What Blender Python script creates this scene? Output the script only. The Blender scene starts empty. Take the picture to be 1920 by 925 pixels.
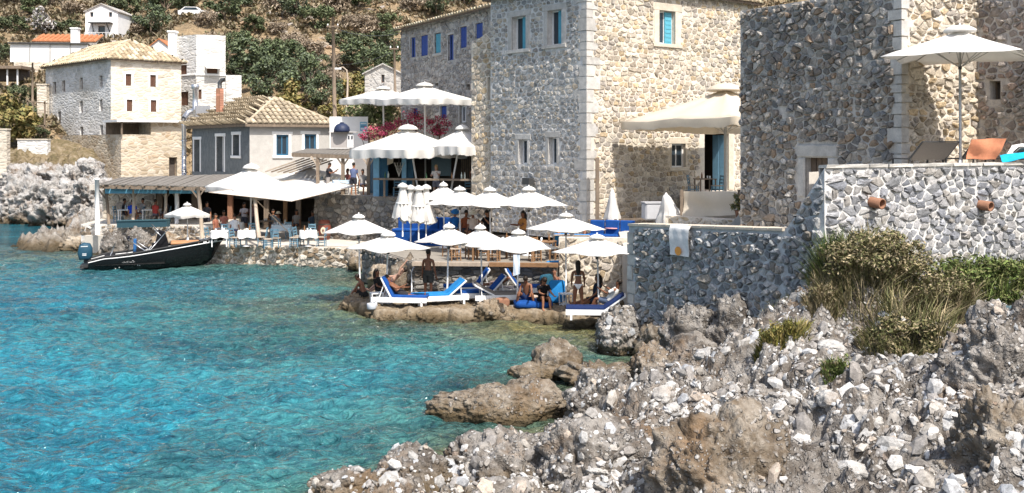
import bpy, bmesh, math, random
import numpy as np
from mathutils import Vector, Matrix, Quaternion
SC = bpy.context.scene
COL = SC.collection
random.seed(7)
RNG = np.random.default_rng(7)
F, EYE, HORIZON = 2000.0, 6.0, 270.0
cam_data = bpy.data.cameras.new('camera')
cam_data.sensor_width = 36.0
cam_data.lens = 36.0 * F / 1920.0
cam_data.shift_y = -(462.5 - HORIZON) / 1920.0
cam_data.clip_start = 0.5
cam_data.clip_end = 2000.0
cam = bpy.data.objects.new('camera', cam_data)
cam.location = (0, 0, EYE)
cam.rotation_euler = (math.radians(90), 0, 0)
COL.objects.link(cam)
SC.camera = cam
SUN = Vector((0.34, -0.62, 1.0)).normalized()
world = bpy.data.worlds.new('World')
SC.world = world
world.use_nodes = True
wn = world.node_tree
sky = wn.nodes.new('ShaderNodeTexSky')
sky.sky_type = 'NISHITA'
sky.sun_disc = False
sky.sun_elevation = math.asin(SUN.z)
sky.sun_rotation = math.atan2(SUN.x, SUN.y)
sky.altitude = 10.0
sky.dust_density = 3.0
wn.nodes['Background'].inputs['Strength'].default_value = 0.15
wn.links.new(sky.outputs['Color'], wn.nodes['Background'].inputs['Color'])
sun_data = bpy.data.lights.new('sun', 'SUN')
sun_data.energy = 4.6
sun_data.angle = math.radians(0.5)
sun_data.color = (1.0, 0.95, 0.88)
sun = bpy.data.objects.new('sun', sun_data)
sun.rotation_euler = SUN.to_track_quat('Z', 'Y').to_euler()
COL.objects.link(sun)
SC.view_settings.view_transform = 'Standard'
SC.view_settings.look = 'None'
SC.view_settings.gamma = 1.0
SC.view_settings.exposure = 0.50
SC.view_settings.use_curve_mapping = False
SC.render.engine = 'CYCLES'
SC.cycles.max_bounces = 5
SC.cycles.diffuse_bounces = 3
SC.cycles.glossy_bounces = 2
SC.cycles.transmission_bounces = 3
SC.cycles.transparent_max_bounces = 4
SC.cycles.use_adaptive_sampling = True
def V(*a): return Vector(a)
def at(x, y, d):
    """world point seen at photograph pixel x, y at distance d"""
    return Vector(((x - 960.0) / F * d, d, EYE + (HORIZON - y) / F * d))
def onz(x, y, z):
    d = (EYE - z) * F / (y - HORIZON)
    return Vector(((x - 960.0) / F * d, d, z))
def px(p):
    return 960.0 + F * p[0] / p[1], HORIZON - F * (p[2] - EYE) / p[1]
def rnd(a, b): return random.uniform(a, b)
class MB:
    """collects shapes; build() links them as one mesh object"""
    def __init__(s):
        s.v, s.f, s.c, s.sm = [], [], [], []
        s.hascol = False
    def add(s, vs, fs, col=None, smooth=False):
        o = len(s.v)
        s.v.extend(tuple(p) for p in vs)
        s.f.extend(tuple(i + o for i in f) for f in fs)
        s.sm.extend([smooth] * len(fs))
        if col is None: s.c.extend([(1, 1, 1, 1)] * len(vs))
        else:
            s.hascol = True
            s.c.extend([(col[0], col[1], col[2], 1)] * len(vs))
        return s
    def box(s, c, size, rz=0.0, col=None, M=None):
        x, y, z = size[0] / 2, size[1] / 2, size[2] / 2
        vs = [Vector(p) for p in ((-x,-y,-z),(x,-y,-z),(x,y,-z),(-x,y,-z),(-x,-y,z),(x,-y,z),(x,y,z),(-x,y,z))]
        R = M if M is not None else Matrix.Rotation(rz, 3, 'Z')
        vs = [R @ p + Vector(c) for p in vs]
        return s.add(vs, [(0,3,2,1),(4,5,6,7),(0,1,5,4),(1,2,6,5),(2,3,7,6),(3,0,4,7)], col)
    def bar(s, a, b, w, h=None, col=None, up=(0, 0, 1)):
        """square bar from a to b, w across, h along up"""
        a, b = Vector(a), Vector(b)
        h = w if h is None else h
        d = (b - a).normalized()
        u = Vector(up)
        if abs(d.dot(u)) > 0.98: u = Vector((1, 0, 0))
        sx = d.cross(u).normalized(); sz = sx.cross(d).normalized()
        vs = []
        for p in (a, b):
            for i, j in ((-1,-1),(1,-1),(1,1),(-1,1)):
                vs.append(p + sx * (i * w / 2) + sz * (j * h / 2))
        return s.add(vs, [(0,1,2,3),(7,6,5,4),(0,4,5,1),(1,5,6,2),(2,6,7,3),(3,7,4,0)], col)
    def tube(s, pts, r, n=8, col=None, smooth=True, caps=True):
        pts = [Vector(p) for p in pts]
        rs = r if isinstance(r, (list, tuple)) else [r] * len(pts)
        vs, fs = [], []
        ref = None
        for i, p in enumerate(pts):
            t = (pts[min(i + 1, len(pts) - 1)] - pts[max(i - 1, 0)])
            t = t.normalized() if t.length > 1e-9 else Vector((0, 0, 1))
            if ref is None:
                ref = Vector((1, 0, 0)) if abs(t.x) < 0.8 else Vector((0, 1, 0))
            a = t.cross(ref).normalized(); b = a.cross(t).normalized()
            ref = b
            for k in range(n):
                q = 2 * math.pi * k / n
                vs.append(p + (a * math.cos(q) + b * math.sin(q)) * rs[i])
        for i in range(len(pts) - 1):
            for k in range(n):
                fs.append((i*n + k, i*n + (k+1) % n, (i+1)*n + (k+1) % n, (i+1)*n + k))
        if caps:
            fs.append(tuple(range(n))); fs.append(tuple(reversed(range((len(pts)-1)*n, len(pts)*n))))
        return s.add(vs, fs, col, smooth)
    def lathe(s, c, prof, n=12, col=None, smooth=True):
        """prof: (radius, z) list round the vertical through c"""
        c = Vector(c)
        vs, fs = [], []
        for r, z in prof:
            for k in range(n):
                q = 2 * math.pi * k / n
                vs.append(c + Vector((r * math.cos(q), r * math.sin(q), z)))
        for i in range(len(prof) - 1):
            for k in range(n):
                fs.append((i*n + k, i*n + (k+1) % n, (i+1)*n + (k+1) % n, (i+1)*n + k))
        fs.append(tuple(reversed(range(n)))); fs.append(tuple(range((len(prof)-1)*n, len(prof)*n)))
        return s.add(vs, fs, col, smooth)
    def ball(s, c, r, seg=10, rings=7, col=None, R=None):
        c = Vector(c); r = Vector(r) if not isinstance(r, (int, float)) else Vector((r, r, r))
        vs, fs = [], []
        for i in range(rings + 1):
            th = math.pi * i / rings
            for k in range(seg):
                q = 2 * math.pi * k / seg
                p = Vector((r.x * math.sin(th) * math.cos(q), r.y * math.sin(th) * math.sin(q), r.z * math.cos(th)))
                vs.append((R @ p if R else p) + c)
        for i in range(rings):
            for k in range(seg):
                fs.append((i*seg + k, (i+1)*seg + k, (i+1)*seg + (k+1) % seg, i*seg + (k+1) % seg))
        return s.add(vs, fs, col, True)
    def prism(s, poly, z0, z1, col=None):
        n = len(poly)
        z1s = z1 if isinstance(z1, (list, tuple)) else [z1] * n
        vs = [(p[0], p[1], z0) for p in poly] + [(p[0], p[1], z1s[i]) for i, p in enumerate(poly)]
        fs = [tuple(reversed(range(n))), tuple(range(n, 2*n))]
        for i in range(n):
            j = (i + 1) % n
            fs.append((i, j, n + j, n + i))
        return s.add(vs, fs, col)
    def sheet(s, vs, fs, t, col=None, smooth=True):
        """thicken an open surface by t along -Z"""
        n = len(vs)
        vs2 = [Vector(p) for p in vs] + [Vector(p) - Vector((0, 0, t)) for p in vs]
        fs2 = [tuple(f) for f in fs] + [tuple(i + n for i in reversed(f)) for f in fs]
        cnt = {}
        for f in fs:
            for i in range(len(f)):
                a, b = f[i], f[(i + 1) % len(f)]
                cnt[(a, b)] = 1
        for (a, b) in cnt:
            if (b, a) not in cnt: fs2.append((b, a, a + n, b + n))
        return s.add(vs2, fs2, col, smooth)
    def build(s, name, mat, parent=None, world=False, smooth=None):
        me = bpy.data.meshes.new(name)
        vs = s.v
        if world and parent is not None:
            o = wloc(parent)
            vs = [(p[0] - o.x, p[1] - o.y, p[2] - o.z) for p in vs]
        me.from_pydata(vs, [], s.f)
        sm = s.sm if smooth is None else [smooth] * len(s.f)
        if any(sm): me.polygons.foreach_set('use_smooth', sm)
        if s.hascol:
            at_ = me.color_attributes.new('Col', 'FLOAT_COLOR', 'POINT')
            at_.data.foreach_set('color', np.asarray(s.c, dtype=np.float32).ravel())
        if mat is not None: me.materials.append(mat)
        me.update()
        o = bpy.data.objects.new(name, me)
        COL.objects.link(o)
        if parent is not None: o.parent = parent
        return o
def np_mesh(name, vs, faces, mat, parent=None, cols=None, smooth=False):
    """faces: (n,k) array"""
    me = bpy.data.meshes.new(name)
    vs = np.asarray(vs, dtype=np.float32); faces = np.asarray(faces, dtype=np.int32)
    n, k = faces.shape
    me.vertices.add(len(vs)); me.vertices.foreach_set('co', vs.ravel())
    me.loops.add(n * k); me.loops.foreach_set('vertex_index', faces.ravel())
    me.polygons.add(n)
    me.polygons.foreach_set('loop_start', np.arange(0, n * k, k, dtype=np.int32))
    if smooth: me.polygons.foreach_set('use_smooth', np.ones(n, dtype=bool))
    if cols is not None:
        a = me.color_attributes.new('Col', 'FLOAT_COLOR', 'POINT')
        c = np.ones((len(vs), 4), dtype=np.float32); c[:, :3] = cols
        a.data.foreach_set('color', c.ravel())
    me.update(calc_edges=True); me.validate()
    if mat is not None: me.materials.append(mat)
    o = bpy.data.objects.new(name, me)
    COL.objects.link(o)
    if parent is not None: o.parent = parent
    return o
def wloc(o):
    p = Vector((0, 0, 0))
    while o is not None:
        p = p + o.location; o = o.parent
    return p
def tag(o, label=None, cat=None, group=None, kind=None):
    if label: o['label'] = label
    if cat: o['category'] = cat
    if group: o['group'] = group
    if kind: o['kind'] = kind
    return o
def thing(name, label, cat, loc=(0, 0, 0), rz=0.0, group=None, scale=None):
    o = bpy.data.objects.new(name, None)
    o.location = loc; o.rotation_euler = (0, 0, rz)
    o.empty_display_size = 0.3
    if scale: o.scale = (scale,) * 3
    COL.objects.link(o)
    return tag(o, label, cat, group)
KIDS = {}
def kids(o): return [c for c in o.children]
def copy_tree(o, loc=None, rz=None, label=None, parent=None, scale=None):
    c = o.copy(); COL.objects.link(c); c.parent = parent
    if loc is not None: c.location = loc
    if rz is not None: c.rotation_euler = (0, 0, rz)
    if scale is not None: c.scale = scale if not isinstance(scale, (int, float)) else (scale,) * 3
    if label: c['label'] = label
    for ch in kids(o): copy_tree(ch, parent=c)
    return c
def _hash(ix, iy, iz, seed):
    h = (ix.astype(np.int64) * 374761393 + iy.astype(np.int64) * 668265263 + iz.astype(np.int64) * 2147483647 + seed * 1274126177) & 0xFFFFFFFF
    h = ((h ^ (h >> 13)) * 1274126177) & 0xFFFFFFFF
    h = (h ^ (h >> 16)) & 0xFFFFFFFF
    return h / 4294967295.0
def vnoise(x, y, z=None, seed=0):
    x = np.asarray(x, float); y = np.asarray(y, float)
    z = np.zeros_like(x) if z is None else np.asarray(z, float)
    ix, iy, iz = np.floor(x), np.floor(y), np.floor(z)
    fx, fy, fz = x - ix, y - iy, z - iz
    ux, uy, uz = [t * t * t * (t * (t * 6 - 15) + 10) for t in (fx, fy, fz)]
    r = 0
    for a in (0, 1):
        for b in (0, 1):
            for c in (0, 1):
                w = (ux if a else 1 - ux) * (uy if b else 1 - uy) * (uz if c else 1 - uz)
                r = r + w * _hash(ix + a, iy + b, iz + c, seed)
    return r * 2 - 1
def fbm(x, y, z=None, oct=4, seed=0, gain=0.5, lac=2.03, ridge=False):
    r, a, f = 0, 1.0, 1.0
    for i in range(oct):
        n = vnoise(x * f, y * f, None if z is None else z * f, seed + i * 17)
        if ridge: n = 1 - 2 * np.abs(n)
        r = r + a * n; a *= gain; f *= lac
    return r
def worley(x, y, z=None, seed=0):
    """F1, F2 and a random value of the nearest cell"""
    x = np.asarray(x, float); y = np.asarray(y, float)
    z3 = z is not None
    z = np.asarray(z, float) if z3 else np.zeros_like(x)
    ix, iy, iz = np.floor(x), np.floor(y), np.floor(z)
    f1 = np.full(x.shape, 9.0); f2 = np.full(x.shape, 9.0); cid = np.zeros(x.shape)
    for a in (-1, 0, 1):
        for b in (-1, 0, 1):
            for c in ((-1, 0, 1) if z3 else (0,)):
                cx, cy, cz = ix + a, iy + b, iz + c
                qx = cx + _hash(cx, cy, cz, seed); qy = cy + _hash(cx, cy, cz, seed + 1)
                qz = cz + _hash(cx, cy, cz, seed + 2) if z3 else 0
                d = np.sqrt((qx - x) ** 2 + (qy - y) ** 2 + ((qz - z) ** 2 if z3 else 0))
                m = d < f1
                f2 = np.where(m, f1, np.minimum(f2, d))
                cid = np.where(m, _hash(cx, cy, cz, seed + 3), cid)
                f1 = np.where(m, d, f1)
    return f1, f2, cid
def smooth01(a, b, x):
    t = np.clip((x - a) / (b - a), 0, 1)
    return t * t * (3 - 2 * t)
def ramp(nt, fac, stops):
    r = nt.nodes.new('ShaderNodeValToRGB')
    el = r.color_ramp.elements
    while len(el) < len(stops): el.new(0.5)
    for e, (p, c) in zip(el, stops):
        e.position = p; e.color = (c[0], c[1], c[2], 1)
    nt.links.new(fac, r.inputs['Fac'])
    return r.outputs['Color']
def mixc(nt, fac, a, b, mode='MIX'):
    m = nt.nodes.new('ShaderNodeMix'); m.data_type = 'RGBA'; m.blend_type = mode
    for sock, val in ((0, fac), (6, a), (7, b)):
        if isinstance(val, bpy.types.NodeSocket): nt.links.new(val, m.inputs[sock])
        elif sock == 0: m.inputs[0].default_value = val
        else: m.inputs[sock].default_value = (val[0], val[1], val[2], 1)
    return m.outputs[2]
def math_(nt, op, a, b=None, c=None):
    m = nt.nodes.new('ShaderNodeMath'); m.operation = op
    for i, v_ in enumerate((a, b, c)):
        if v_ is None: continue
        if isinstance(v_, bpy.types.NodeSocket): nt.links.new(v_, m.inputs[i])
        else: m.inputs[i].default_value = v_
    return m.outputs[0]
def noise(nt, vec, scale, detail=4, rough=0.55, dist=0.0):
    n = nt.nodes.new('ShaderNodeTexNoise')
    n.inputs['Scale'].default_value = scale; n.inputs['Detail'].default_value = detail
    n.inputs['Roughness'].default_value = rough; n.inputs['Distortion'].default_value = dist
    if vec is not None: nt.links.new(vec, n.inputs['Vector'])
    return n.outputs['Fac']
def voro(nt, vec, scale, feature='F1', out='Distance', rand=1.0):
    n = nt.nodes.new('ShaderNodeTexVoronoi'); n.feature = feature
    n.inputs['Scale'].default_value = scale; n.inputs['Randomness'].default_value = rand
    nt.links.new(vec, n.inputs['Vector'])
    return n.outputs[out]
def mapped(nt, vec, scale):
    m = nt.nodes.new('ShaderNodeMapping')
    m.inputs['Scale'].default_value = scale
    nt.links.new(vec, m.inputs['Vector'])
    return m.outputs[0]
def newmat(name, rough=0.8, spec=0.3):
    m = bpy.data.materials.new(name); m.use_nodes = True
    nt = m.node_tree
    b = nt.nodes['Principled BSDF']
    b.inputs['Roughness'].default_value = rough
    b.inputs['Specular IOR Level'].default_value = spec
    return m, nt, b
def pos(nt): return nt.nodes.new('ShaderNodeNewGeometry').outputs['Position']
def bump(nt, b, h, strength=0.5, dist=0.02):
    n = nt.nodes.new('ShaderNodeBump')
    n.inputs['Strength'].default_value = strength; n.inputs['Distance'].default_value = dist
    nt.links.new(h, n.inputs['Height']); nt.links.new(n.outputs[0], b.inputs['Normal'])
    return n
def plain(name, col, rough=0.7, var=0.25, scale=6.0, spec=0.3, bmp=0.2, bd=0.01, metal=0.0, rand=0.0, attr=False, stretch=None):
    """a procedural colour with grain and wear"""
    m, nt, b = newmat(name, rough, spec)
    b.inputs['Metallic'].default_value = metal
    p = pos(nt)
    if stretch: p = mapped(nt, p, stretch)
    n1 = noise(nt, p, scale, 5, 0.6)
    n2 = noise(nt, p, scale * 6, 3, 0.6)
    f = math_(nt, 'ADD', math_(nt, 'MULTIPLY', n1, 0.65), math_(nt, 'MULTIPLY', n2, 0.35))
    if attr:
        a = nt.nodes.new('ShaderNodeAttribute'); a.attribute_name = 'Col'
        base = a.outputs['Color']
    else:
        base = None
    lo, hi = 1 - var, 1 + var
    k = ramp(nt, f, [(0.3, (lo, lo, lo)), (0.7, (hi, hi, hi))])
    c = mixc(nt, 1.0, base if base is not None else col, k, 'MULTIPLY')
    if rand:
        oi = nt.nodes.new('ShaderNodeObjectInfo')
        kk = ramp(nt, oi.outputs['Random'], [(0, (1 - rand,) * 3), (1, (1 + rand,) * 3)])
        c = mixc(nt, 1.0, c, kk, 'MULTIPLY')
    nt.links.new(c, b.inputs['Base Color'])
    if bmp: bump(nt, b, f, bmp, bd)
    return m
MAT = {}
def stone_mat(name, tint=(1, 1, 1), scale=9.0, bd=0.03):
    """loose stone: the colour of each piece from its own attribute, grain and lichen on top"""
    m, nt, b = newmat(name, 0.88, 0.2)
    p = pos(nt)
    a = nt.nodes.new('ShaderNodeAttribute'); a.attribute_name = 'Col'
    n1 = noise(nt, p, scale, 6, 0.65)
    n2 = noise(nt, p, scale * 5, 4, 0.7)
    k = ramp(nt, n1, [(0.28, (0.55, 0.53, 0.5)), (0.5, (1, 1, 1)), (0.72, (1.35, 1.33, 1.3))])
    c = mixc(nt, 1.0, a.outputs['Color'], k, 'MULTIPLY')
    k2 = ramp(nt, n2, [(0.35, (0.75, 0.75, 0.75)), (0.65, (1.2, 1.2, 1.2))])
    c = mixc(nt, 1.0, c, k2, 'MULTIPLY')
    nt.links.new(mixc(nt, 1.0, c, tint, 'MULTIPLY'), b.inputs['Base Color'])
    h = math_(nt, 'ADD', n1, math_(nt, 'MULTIPLY', n2, 0.5))
    bump(nt, b, h, 0.8, bd)
    return m
def rubble_far(name, cols, mortar, sx=2.6, sz=4.5, contrast=0.09, bd=0.05):
    """masonry too far to tell its stones apart"""
    m, nt, b = newmat(name, 0.9, 0.15)
    p = mapped(nt, pos(nt), (sx, sx, sz))
    n0 = noise(nt, p, 1.5, 2)
    e = voro(nt, p, 1.0, 'DISTANCE_TO_EDGE')
    cell = voro(nt, p, 1.0, 'F1', 'Color')
    s = nt.nodes.new('ShaderNodeSeparateColor'); nt.links.new(cell, s.inputs[0])
    c = ramp(nt, s.outputs[0], [(i / max(1, len(cols) - 1), q) for i, q in enumerate(cols)])
    k = ramp(nt, e, [(0.0, (0, 0, 0)), (contrast, (1, 1, 1))])
    c = mixc(nt, k, mortar, c)
    w = noise(nt, pos(nt), 0.35, 5, 0.6)
    c = mixc(nt, 1.0, c, ramp(nt, w, [(0.3, (0.8, 0.78, 0.74)), (0.6, (1.08, 1.08, 1.08))]), 'MULTIPLY')
    nt.links.new(c, b.inputs['Base Color'])
    bump(nt, b, math_(nt, 'ADD', math_(nt, 'MULTIPLY', math_(nt, 'MINIMUM', e, 0.25), 3.0), n0), 0.7, bd)
    return m
MAT['stone'] = stone_mat('wall stone')
MAT['mortar_warm'] = plain('warm lime mortar', (0.62, 0.56, 0.475), 0.95, 0.22, 7, 0.1, 0.6, 0.02)
MAT['mortar_grey'] = plain('pale grey lime mortar', (0.60, 0.585, 0.56), 0.95, 0.25, 7, 0.1, 0.6, 0.02)
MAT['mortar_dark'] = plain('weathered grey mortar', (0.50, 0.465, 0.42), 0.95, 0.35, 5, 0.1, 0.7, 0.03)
MAT['mortar_blue_shade'] = plain('blue shade mortar', (0.46, 0.475, 0.48), 0.95, 0.4, 4, 0.1, 0.7, 0.03)  # blue shade of the shore wall put into its mortar colour
MAT['dressed'] = plain('dressed limestone', (0.47, 0.45, 0.415), 0.85, 0.3, 4, 0.2, 0.5, 0.015, rand=0.1)
MAT['dressed_warm'] = plain('warm dressed limestone', (0.58, 0.51, 0.41), 0.85, 0.25, 4, 0.2, 0.5, 0.015, rand=0.1)
MAT['canvas'] = plain('off white umbrella canvas', (0.80, 0.78, 0.74), 0.85, 0.05, 3, 0.15, 0.15, 0.02)
MAT['canvas_beige'] = plain('beige canvas', (0.72, 0.64, 0.52), 0.85, 0.06, 3, 0.15, 0.15, 0.02)
MAT['white_paint'] = plain('white paint', (0.78, 0.78, 0.77), 0.5, 0.07, 5, 0.4, 0.1, 0.005)
MAT['plaster_white'] = plain('whitewashed plaster', (0.80, 0.79, 0.77), 0.9, 0.08, 1.2, 0.15, 0.3, 0.03)
MAT['white_metal'] = plain('white lacquered metal', (0.72, 0.71, 0.69), 0.4, 0.08, 8, 0.5, 0.05, 0.003)
MAT['wood'] = plain('weathered grey brown wood', (0.20, 0.155, 0.115), 0.85, 0.4, 7, 0.2, 0.5, 0.01, stretch=(1, 1, 0.25))
MAT['wood_grey'] = plain('silvered grey boards', (0.185, 0.17, 0.15), 0.9, 0.35, 6, 0.15, 0.5, 0.01)
MAT['wood_pale'] = plain('pale driftwood', (0.40, 0.33, 0.26), 0.85, 0.3, 7, 0.2, 0.5, 0.01, stretch=(1, 1, 0.3))
MAT['wood_warm'] = plain('warm varnished wood', (0.25, 0.14, 0.07), 0.6, 0.3, 7, 0.3, 0.3, 0.006)
for q in ('canvas', 'canvas_beige'):   # cloth lets some light through
    nt = MAT[q].node_tree; b = nt.nodes['Principled BSDF']; o = nt.nodes['Material Output']
    tr = nt.nodes.new('ShaderNodeBsdfTranslucent'); mx = nt.nodes.new('ShaderNodeMixShader'); mx.inputs[0].default_value = .3
    nt.links.new(b.inputs['Base Color'].links[0].from_socket, tr.inputs[0])
    nt.links.new(b.outputs[0], mx.inputs[1]); nt.links.new(tr.outputs[0], mx.inputs[2]); nt.links.new(mx.outputs[0], o.inputs[0])
MAT['blue_wood'] = plain('blue grey taverna paint', (0.12, 0.22, 0.29), 0.7, 0.25, 9, 0.3, 0.2, 0.005, rand=0.15)
MAT['blue_col'] = plain('faded sky blue paint', (0.20, 0.40, 0.56), 0.75, 0.15, 5, 0.3, 0.2, 0.01)
MAT['blue_dark'] = plain('dark teal blue paint', (0.04, 0.13, 0.22), 0.7, 0.2, 5, 0.3, 0.2, 0.01)
MAT['shutter_blue'] = plain('strong blue shutter paint', (0.03, 0.075, 0.30), 0.6, 0.2, 8, 0.3, 0.2, 0.01)
MAT['shutter_teal'] = plain('turquoise shutter paint', (0.10, 0.36, 0.46), 0.6, 0.15, 8, 0.3, 0.2, 0.01)
MAT['shutter_brown'] = plain('brown shutter wood', (0.11, 0.055, 0.035), 0.7, 0.25, 8, 0.3, 0.2, 0.01)
MAT['glass'] = plain('window glass', (0.03, 0.045, 0.06), 0.08, 0.2, 2, 0.6, 0.0)
MAT['interior'] = plain('unlit room plaster', (0.09, 0.075, 0.065), 0.95, 0.3, 2, 0.1, 0.1)  # dark colour stands in for the shade inside rooms and openings
MAT['blue_cloth'] = plain('royal blue outdoor fabric', (0.012, 0.07, 0.27), 0.85, 0.25, 4, 0.15, 0.4, 0.02)
MAT['blue_bright'] = plain('bright blue outdoor fabric', (0.02, 0.19, 0.46), 0.85, 0.25, 4, 0.15, 0.4, 0.02)
MAT['navy'] = plain('navy cloth', (0.015, 0.03, 0.10), 0.85, 0.25, 4, 0.15, 0.4, 0.02)
MAT['grey_cloth'] = plain('grey sling fabric', (0.17, 0.155, 0.14), 0.85, 0.12, 30, 0.15, 0.2, 0.004)
MAT['dark_metal'] = plain('dark metal', (0.05, 0.05, 0.05), 0.45, 0.2, 9, 0.5, 0.05, 0.003)
MAT['steel'] = plain('brushed steel', (0.55, 0.56, 0.58), 0.35, 0.12, 9, 0.5, 0.05, 0.003, metal=0.8)
MAT['pole_grey'] = plain('grey aluminium pole', (0.42, 0.41, 0.39), 0.45, 0.1, 9, 0.5, 0.05, 0.003, metal=0.3)
MAT['terracotta'] = plain('terracotta', (0.26, 0.135, 0.085), 0.85, 0.25, 12, 0.2, 0.3, 0.01)
MAT['cloth_attr'] = plain('dyed cloth', (1, 1, 1), 0.9, 0.18, 9, 0.1, 0.35, 0.015, attr=True)
MAT['skin'] = plain('sun browned skin', (1, 1, 1), 0.5, 0.10, 14, 0.35, 0.1, 0.004, attr=True)
MAT['hair'] = plain('hair', (1, 1, 1), 0.55, 0.3, 40, 0.3, 0.4, 0.01, attr=True)
MAT['painted'] = plain('painted surface', (1, 1, 1), 0.55, 0.1, 8, 0.35, 0.1, 0.005, attr=True)
class Face:
    """a vertical wall plane: origin, direction along the wall, outward normal"""
    def __init__(s, O, u, n):
        s.O = Vector((O[0], O[1])); s.u = Vector((u[0], u[1])).normalized(); s.n = Vector((n[0], n[1])).normalized()
    def P(s, a, z, out=0.0):
        q = s.O + s.u * a + s.n * out
        return Vector((q.x, q.y, z))
    def uv(s, x, y):
        r = Vector(((x - 960) / F, 1.0))
        t = s.O.dot(s.n) / r.dot(s.n)
        p = r * t
        return (p - s.O).dot(s.u), EYE + (HORIZON - y) / F * t
    def rect(s, x0, y0, x1, y1):
        a, z1 = s.uv(x0, (y0)); b, _ = s.uv(x1, y0)
        m = s.uv((x0 + x1) / 2, y0)[1]; m2 = s.uv((x0 + x1) / 2, y1)[1]
        return min(a, b), max(a, b), min(m, m2), max(m, m2)
    def rot(s): return math.atan2(s.u.y, s.u.x)
def wall_sheet(mb, f, u0, u1, z0, z1, holes=(), depth=0.3, col=None):
    us = sorted(set([u0, u1] + [h[0] for h in holes] + [h[1] for h in holes]))
    zs = sorted(set([z0, z1] + [h[2] for h in holes] + [h[3] for h in holes]))
    us = [a for a in us if u0 - 1e-6 <= a <= u1 + 1e-6]; zs = [a for a in zs if z0 - 1e-6 <= a <= z1 + 1e-6]
    for i in range(len(us) - 1):
        for j in range(len(zs) - 1):
            cu, cz = (us[i] + us[i+1]) / 2, (zs[j] + zs[j+1]) / 2
            if any(h[0] < cu < h[1] and h[2] < cz < h[3] for h in holes): continue
            mb.add([f.P(us[i], zs[j]), f.P(us[i+1], zs[j]), f.P(us[i+1], zs[j+1]), f.P(us[i], zs[j+1])], [(0,1,2,3)], col)
    for h in holes:
        a, b, c, d = h[:4]
        dp = h[4] if len(h) > 4 else depth
        q = [f.P(a, c), f.P(b, c), f.P(b, d), f.P(a, d)]
        r = [f.P(a, c, -dp), f.P(b, c, -dp), f.P(b, d, -dp), f.P(a, d, -dp)]
        mb.add(q + r, [(0,1,5,4),(1,2,6,5),(2,3,7,6),(3,0,4,7)], col)
def clip_poly(poly, a, b, c):
    """keep a*x + b*y <= c"""
    out = []
    n = len(poly)
    for i in range(n):
        p, q = poly[i], poly[(i + 1) % n]
        dp, dq = a * p[0] + b * p[1] - c, a * q[0] + b * q[1] - c
        if dp <= 0: out.append(p)
        if (dp < 0 < dq) or (dq < 0 < dp):
            t = dp / (dp - dq)
            out.append((p[0] + (q[0] - p[0]) * t, p[1] + (q[1] - p[1]) * t))
    return out
def poly_area(p):
    return 0.5 * abs(sum(p[i][0] * p[(i+1) % len(p)][1] - p[(i+1) % len(p)][0] * p[i][1] for i in range(len(p))))
def cells(u0, u1, z0, z1, w, h, jit=0.42, holes=(), cuts=(), seed=0):
    """rubble: cells of a jittered, roughly coursed pattern, clipped at the edges and openings"""
    rg = random.Random(seed)
    pts = []
    z, row = z0 - h * 0.5, 0
    while z < z1 + h:
        hh = h * rg.choice((.6, .8, .95, 1.05, 1.2, 1.5))
        u = u0 - w + (row % 2) * w * 0.5 + rg.uniform(-.2, .2) * w
        while u < u1 + w:
            ww = w * rg.choice((.45, .6, .8, 1.0, 1.0, 1.3, 1.8))
            pts.append((u + ww / 2 + rg.uniform(-jit, jit) * w * 0.5, z + hh / 2 + rg.uniform(-jit, jit) * hh))
            u += ww
        z += hh; row += 1
    buckets = {}
    s = w * 1.3
    for i, p in enumerate(pts): buckets.setdefault((int(p[0] // s), int(p[1] // s)), []).append(i)
    out = []
    ky = w / h * 0.9
    for i, p in enumerate(pts):
        if not (u0 < p[0] < u1 and z0 < p[1] < z1): continue
        if any(hh[0] < p[0] < hh[1] and hh[2] < p[1] < hh[3] for hh in holes): continue
        poly = [(p[0] - w*1.5, p[1] - h*1.5), (p[0] + w*1.5, p[1] - h*1.5), (p[0] + w*1.5, p[1] + h*1.5), (p[0] - w*1.5, p[1] + h*1.5)]
        bx, by = int(p[0] // s), int(p[1] // s)
        for a in (-1, 0, 1):
            for b in (-1, 0, 1):
                for j in buckets.get((bx + a, by + b), ()):
                    if j == i: continue
                    q = pts[j]
                    dx, dy = q[0] - p[0], (q[1] - p[1]) * ky * ky
                    m = ((p[0] + q[0]) / 2, (p[1] + q[1]) / 2)
                    poly = clip_poly(poly, dx, dy, dx * m[0] + dy * m[1])
                    if len(poly) < 3: break
                if len(poly) < 3: break
            if len(poly) < 3: break
        if len(poly) < 3: continue
        for a, b, c in ((-1, 0, -u0), (1, 0, u1), (0, -1, -z0), (0, 1, z1)) + tuple(cuts):
            poly = clip_poly(poly, a, b, c)
            if len(poly) < 3: break
        if len(poly) < 3: continue
        for hh in holes:
            xs = [q[0] for q in poly]; ys = [q[1] for q in poly]
            if max(xs) > hh[0] and min(xs) < hh[1] and max(ys) > hh[2] and min(ys) < hh[3]:
                sep = [(hh[0] - p[0], (1, 0, hh[0])), (p[0] - hh[1], (-1, 0, -hh[1])), (hh[2] - p[1], (0, 1, hh[2])), (p[1] - hh[3], (0, -1, -hh[3]))]
                poly = clip_poly(poly, *max(sep, key=lambda t: t[0])[1])
                if len(poly) < 3: break
        if len(poly) < 3 or poly_area(poly) < 0.12 * w * h: continue
        out.append(poly)
    return out
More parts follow.
